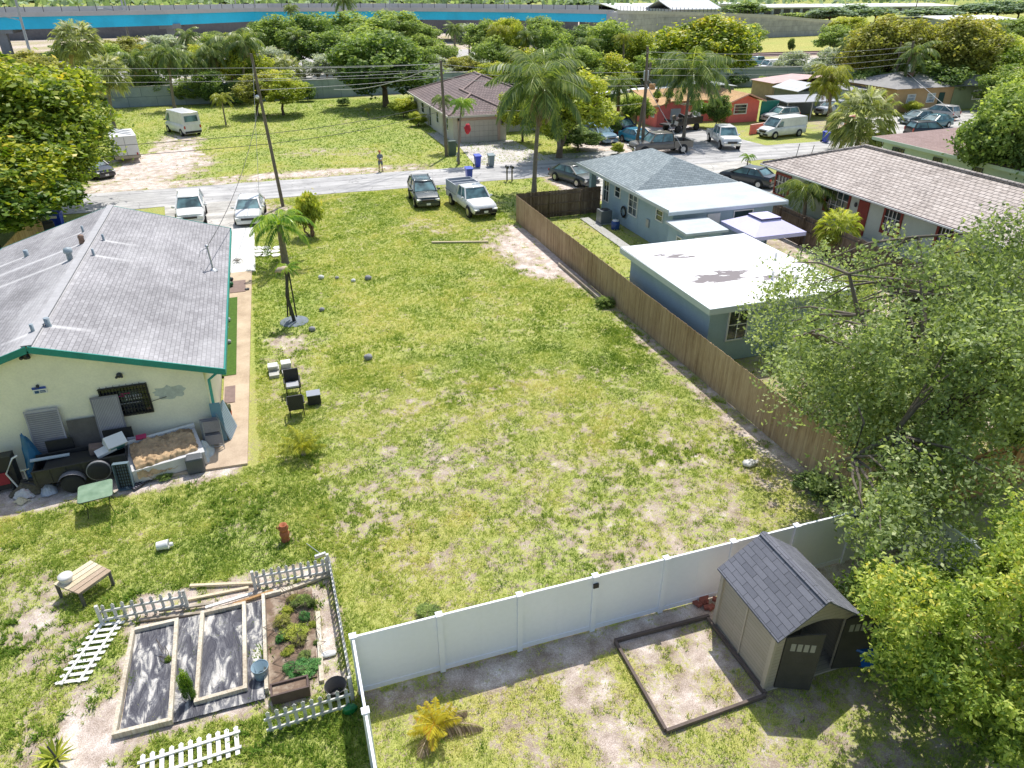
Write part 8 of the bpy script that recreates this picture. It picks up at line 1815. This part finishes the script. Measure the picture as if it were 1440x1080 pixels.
tpx('yellow-green vine-covered tree on the right', 1395, 48, 110, 80, 138, L_bright, 3, 'broadleaf_tree'); tpx('green tree above the ochre house, right', 1355, 74, 110, 60, 134, L_bright, 3, 'broadleaf_tree'); tpx('dark rounded tree on the right skyline', 1350, 28, 60, 44, 84, L_dark, 0, 'broadleaf_tree'); tpx('dark tree at the right edge skyline', 1420, 22, 60, 60, 86, L_mid, 1, 'broadleaf_tree')
q = G(1410, 262); tpx('large glossy green tree covering the mint house at the right edge', 1408, 112, 262, 140, 278, L_mid, 1, 'broadleaf_tree', big=True, r=.35); tpx('leafy yellow-green crown at the right edge above the mint house', 1425, 92, 190, 110, 240, L_bright, 0, 'broadleaf_tree', big=True, r=.3)
tpx('small bush by the parked cars on the right', 1283, 142, 158, 24, 160, L_yg, 1, 'shrub')
fill = [(150, 62, 100, 70, 118, L_mid), (205, 96, 140, 40, 146, L_mid), (228, 100, 142, 40, 146, L_dark), (262, 112, 144, 44, 146, L_mid), (300, 100, 144, 44, 147, L_dark), (338, 112, 146, 40, 147, L_dark), (215, 60, 110, 50, 124, L_olive), (255, 70, 116, 44, 124, L_mid), (296, 62, 112, 48, 124, L_yg), (345, 88, 124, 46, 126, L_mid), (385, 64, 108, 56, 122, L_silver), (430, 40, 92, 70, 116, L_mid), (470, 44, 92, 60, 116, L_dark), (520, 36, 90, 70, 118, L_mid), (585, 60, 100, 56, 118, L_mid), (620, 92, 122, 46, 124, L_silver), (645, 80, 112, 50, 120, L_olive), (700, 50, 100, 60, 120, L_mid), (735, 66, 116, 60, 122, L_yg), (780, 70, 122, 70, 126, L_mid), (820, 66, 120, 66, 126, L_mid), (862, 74, 124, 60, 126, L_yg), (905, 76, 120, 56, 124, L_mid), (925, 60, 112, 50, 120, L_dark), (840, 108, 150, 70, 156, L_yg), (770, 120, 170, 70, 178, L_yg), (845, 150, 190, 50, 192, L_mid), (1150, 88, 124, 50, 126, L_silver), (1200, 60, 110, 60, 120, L_olive), (1225, 92, 140, 66, 144, L_dark), (1372, 60, 124, 60, 134, L_mid), (1400, 92, 150, 70, 158, L_mid), (1340, 104, 138, 50, 142, L_dark), (1020, 84, 118, 56, 120, L_dark), (30, 96, 150, 90, 160, L_olive), (760, 24, 60, 56, 92, L_mid), (715, 26, 66, 44, 96, L_yg), (620, 58, 90, 40, 104, L_mid)]
for i, (cx, ty, by_, w_, dp, mt_) in enumerate(fill): tpx('one of the mixed scrub trees filling the belt behind the concrete wall and houses', cx, ty, by_, w_, dp, mt_, (i*3) % 4, 'scrub_tree', group='mixed scrub trees of the background belt')
for i, (bx, ty, w_) in enumerate(((208, 88, 56), (226, 72, 54), (300, 72, 62), (346, 58, 66), (152, 104, 44))): ppx('one of the shaggy palms crowded among the coconut palms across the street', bx, 144, bx-4, ty, w_, 'cocoB', name='coconut_palm', r=.17, dead=True, group='crowded palms across the street')
for i, (bx, ty, w_, k_) in enumerate(((420, 52, 40, 'coco'), (556, 56, 34, 'coco'), (700, 44, 44, 'queen'), (742, 52, 44, 'coco'), (826, 62, 40, 'coco'), (876, 54, 36, 'queen'), (262, 50, 44, 'cocoB'), (120, 84, 50, 'cocoB'), (1196, 62, 44, 'coco'), (1388, 40, 44, 'coco'))): ppx('one of the mixed palms rising out of the background tree belt', bx, 118, bx, ty, w_, k_, unit=2.4 if k_ == 'queen' else 3.4, name='background_palm', r=.2, group='palms in the background belt')
for i, (cx, ty, by_, w_, dp, mt_) in enumerate(((110, 58, 90, 60, 98, L_mid), (180, 52, 84, 56, 96, L_olive), (240, 50, 80, 60, 94, L_silver), (300, 46, 84, 60, 96, L_mid), (350, 40, 80, 54, 96, L_yg), (600, 34, 66, 50, 84, L_mid), (660, 34, 66, 46, 84, L_silver), (50, 70, 100, 60, 104, L_olive))): tpx('one of the ragged trees before the underpass, filling the strip below the girder', cx, ty, by_, w_, dp, mt_, (i*3+2) % 4, 'scrub_tree', group='ragged trees before the underpass')
# far rows of trees, individually placed
rd = random.Random(12)
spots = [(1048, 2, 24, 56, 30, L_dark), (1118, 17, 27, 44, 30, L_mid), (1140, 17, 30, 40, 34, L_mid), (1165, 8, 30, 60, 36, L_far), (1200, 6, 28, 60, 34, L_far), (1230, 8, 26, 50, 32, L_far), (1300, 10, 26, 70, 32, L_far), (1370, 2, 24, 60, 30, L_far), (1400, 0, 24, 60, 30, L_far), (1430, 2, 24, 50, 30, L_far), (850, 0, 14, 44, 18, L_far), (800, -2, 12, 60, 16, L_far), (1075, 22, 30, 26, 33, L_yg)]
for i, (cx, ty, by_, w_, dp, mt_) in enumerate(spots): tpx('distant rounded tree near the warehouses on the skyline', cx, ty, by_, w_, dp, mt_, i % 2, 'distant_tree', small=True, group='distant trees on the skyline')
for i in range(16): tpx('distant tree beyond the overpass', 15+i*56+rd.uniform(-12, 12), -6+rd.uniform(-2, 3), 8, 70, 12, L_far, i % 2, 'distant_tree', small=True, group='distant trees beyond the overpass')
# unbroken far wood on the horizon
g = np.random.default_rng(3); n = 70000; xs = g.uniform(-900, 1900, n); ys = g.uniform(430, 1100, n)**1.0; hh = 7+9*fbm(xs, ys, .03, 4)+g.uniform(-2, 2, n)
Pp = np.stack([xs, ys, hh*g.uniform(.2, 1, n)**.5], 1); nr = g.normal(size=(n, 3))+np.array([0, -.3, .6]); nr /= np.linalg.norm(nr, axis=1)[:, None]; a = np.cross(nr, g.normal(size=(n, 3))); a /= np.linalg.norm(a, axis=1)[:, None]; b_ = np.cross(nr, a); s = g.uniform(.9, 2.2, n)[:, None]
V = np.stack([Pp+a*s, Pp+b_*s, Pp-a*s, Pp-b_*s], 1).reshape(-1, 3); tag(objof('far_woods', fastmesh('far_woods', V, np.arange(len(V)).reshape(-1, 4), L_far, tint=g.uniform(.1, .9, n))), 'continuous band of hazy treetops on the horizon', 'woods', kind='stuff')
# two steel poles by the overpass at left
for bx, by_, tx, ty, lab in ((48, 83, 18, -14, 'leaning steel street light pole at the far left before the overpass'), (184, 57, 168, -12, 'steel pole before the overpass above the first palms'), (337, 34, 329, -10, 'steel pole before the overpass near the tallest palm')):
    q = G(bx, by_+12); h = height_to(q.x, q.y, ty); x_ = top_of(tx, ty, q.x, q.y, min(h, 20)); t = T('street_light_pole', lab, 'light pole', (q.x, q.y, 0)); MB().tube([(q.x, q.y, 0), (x_, q.y, min(h, 22))], [.3, .2], 8).build('mast', m_steel, t); MB().bar((x_-.2, q.y, min(h, 22)*.62), (x_-5, q.y-1, min(h, 22)*.72), .15, .15).build('arm', m_steel, t); MB().obox((x_-5.2, q.y-1, min(h, 22)*.72), (1.2, .5, .3)).build('lamp_head', m_white, t)
q = G(1289, 22); pole('dark leaning pole top above the right-hand mangoes', q.x-2, q.y, top_of(1293, -4, q.x, q.y, 14), q.y, 15, .3, name='utility_pole', group=None)
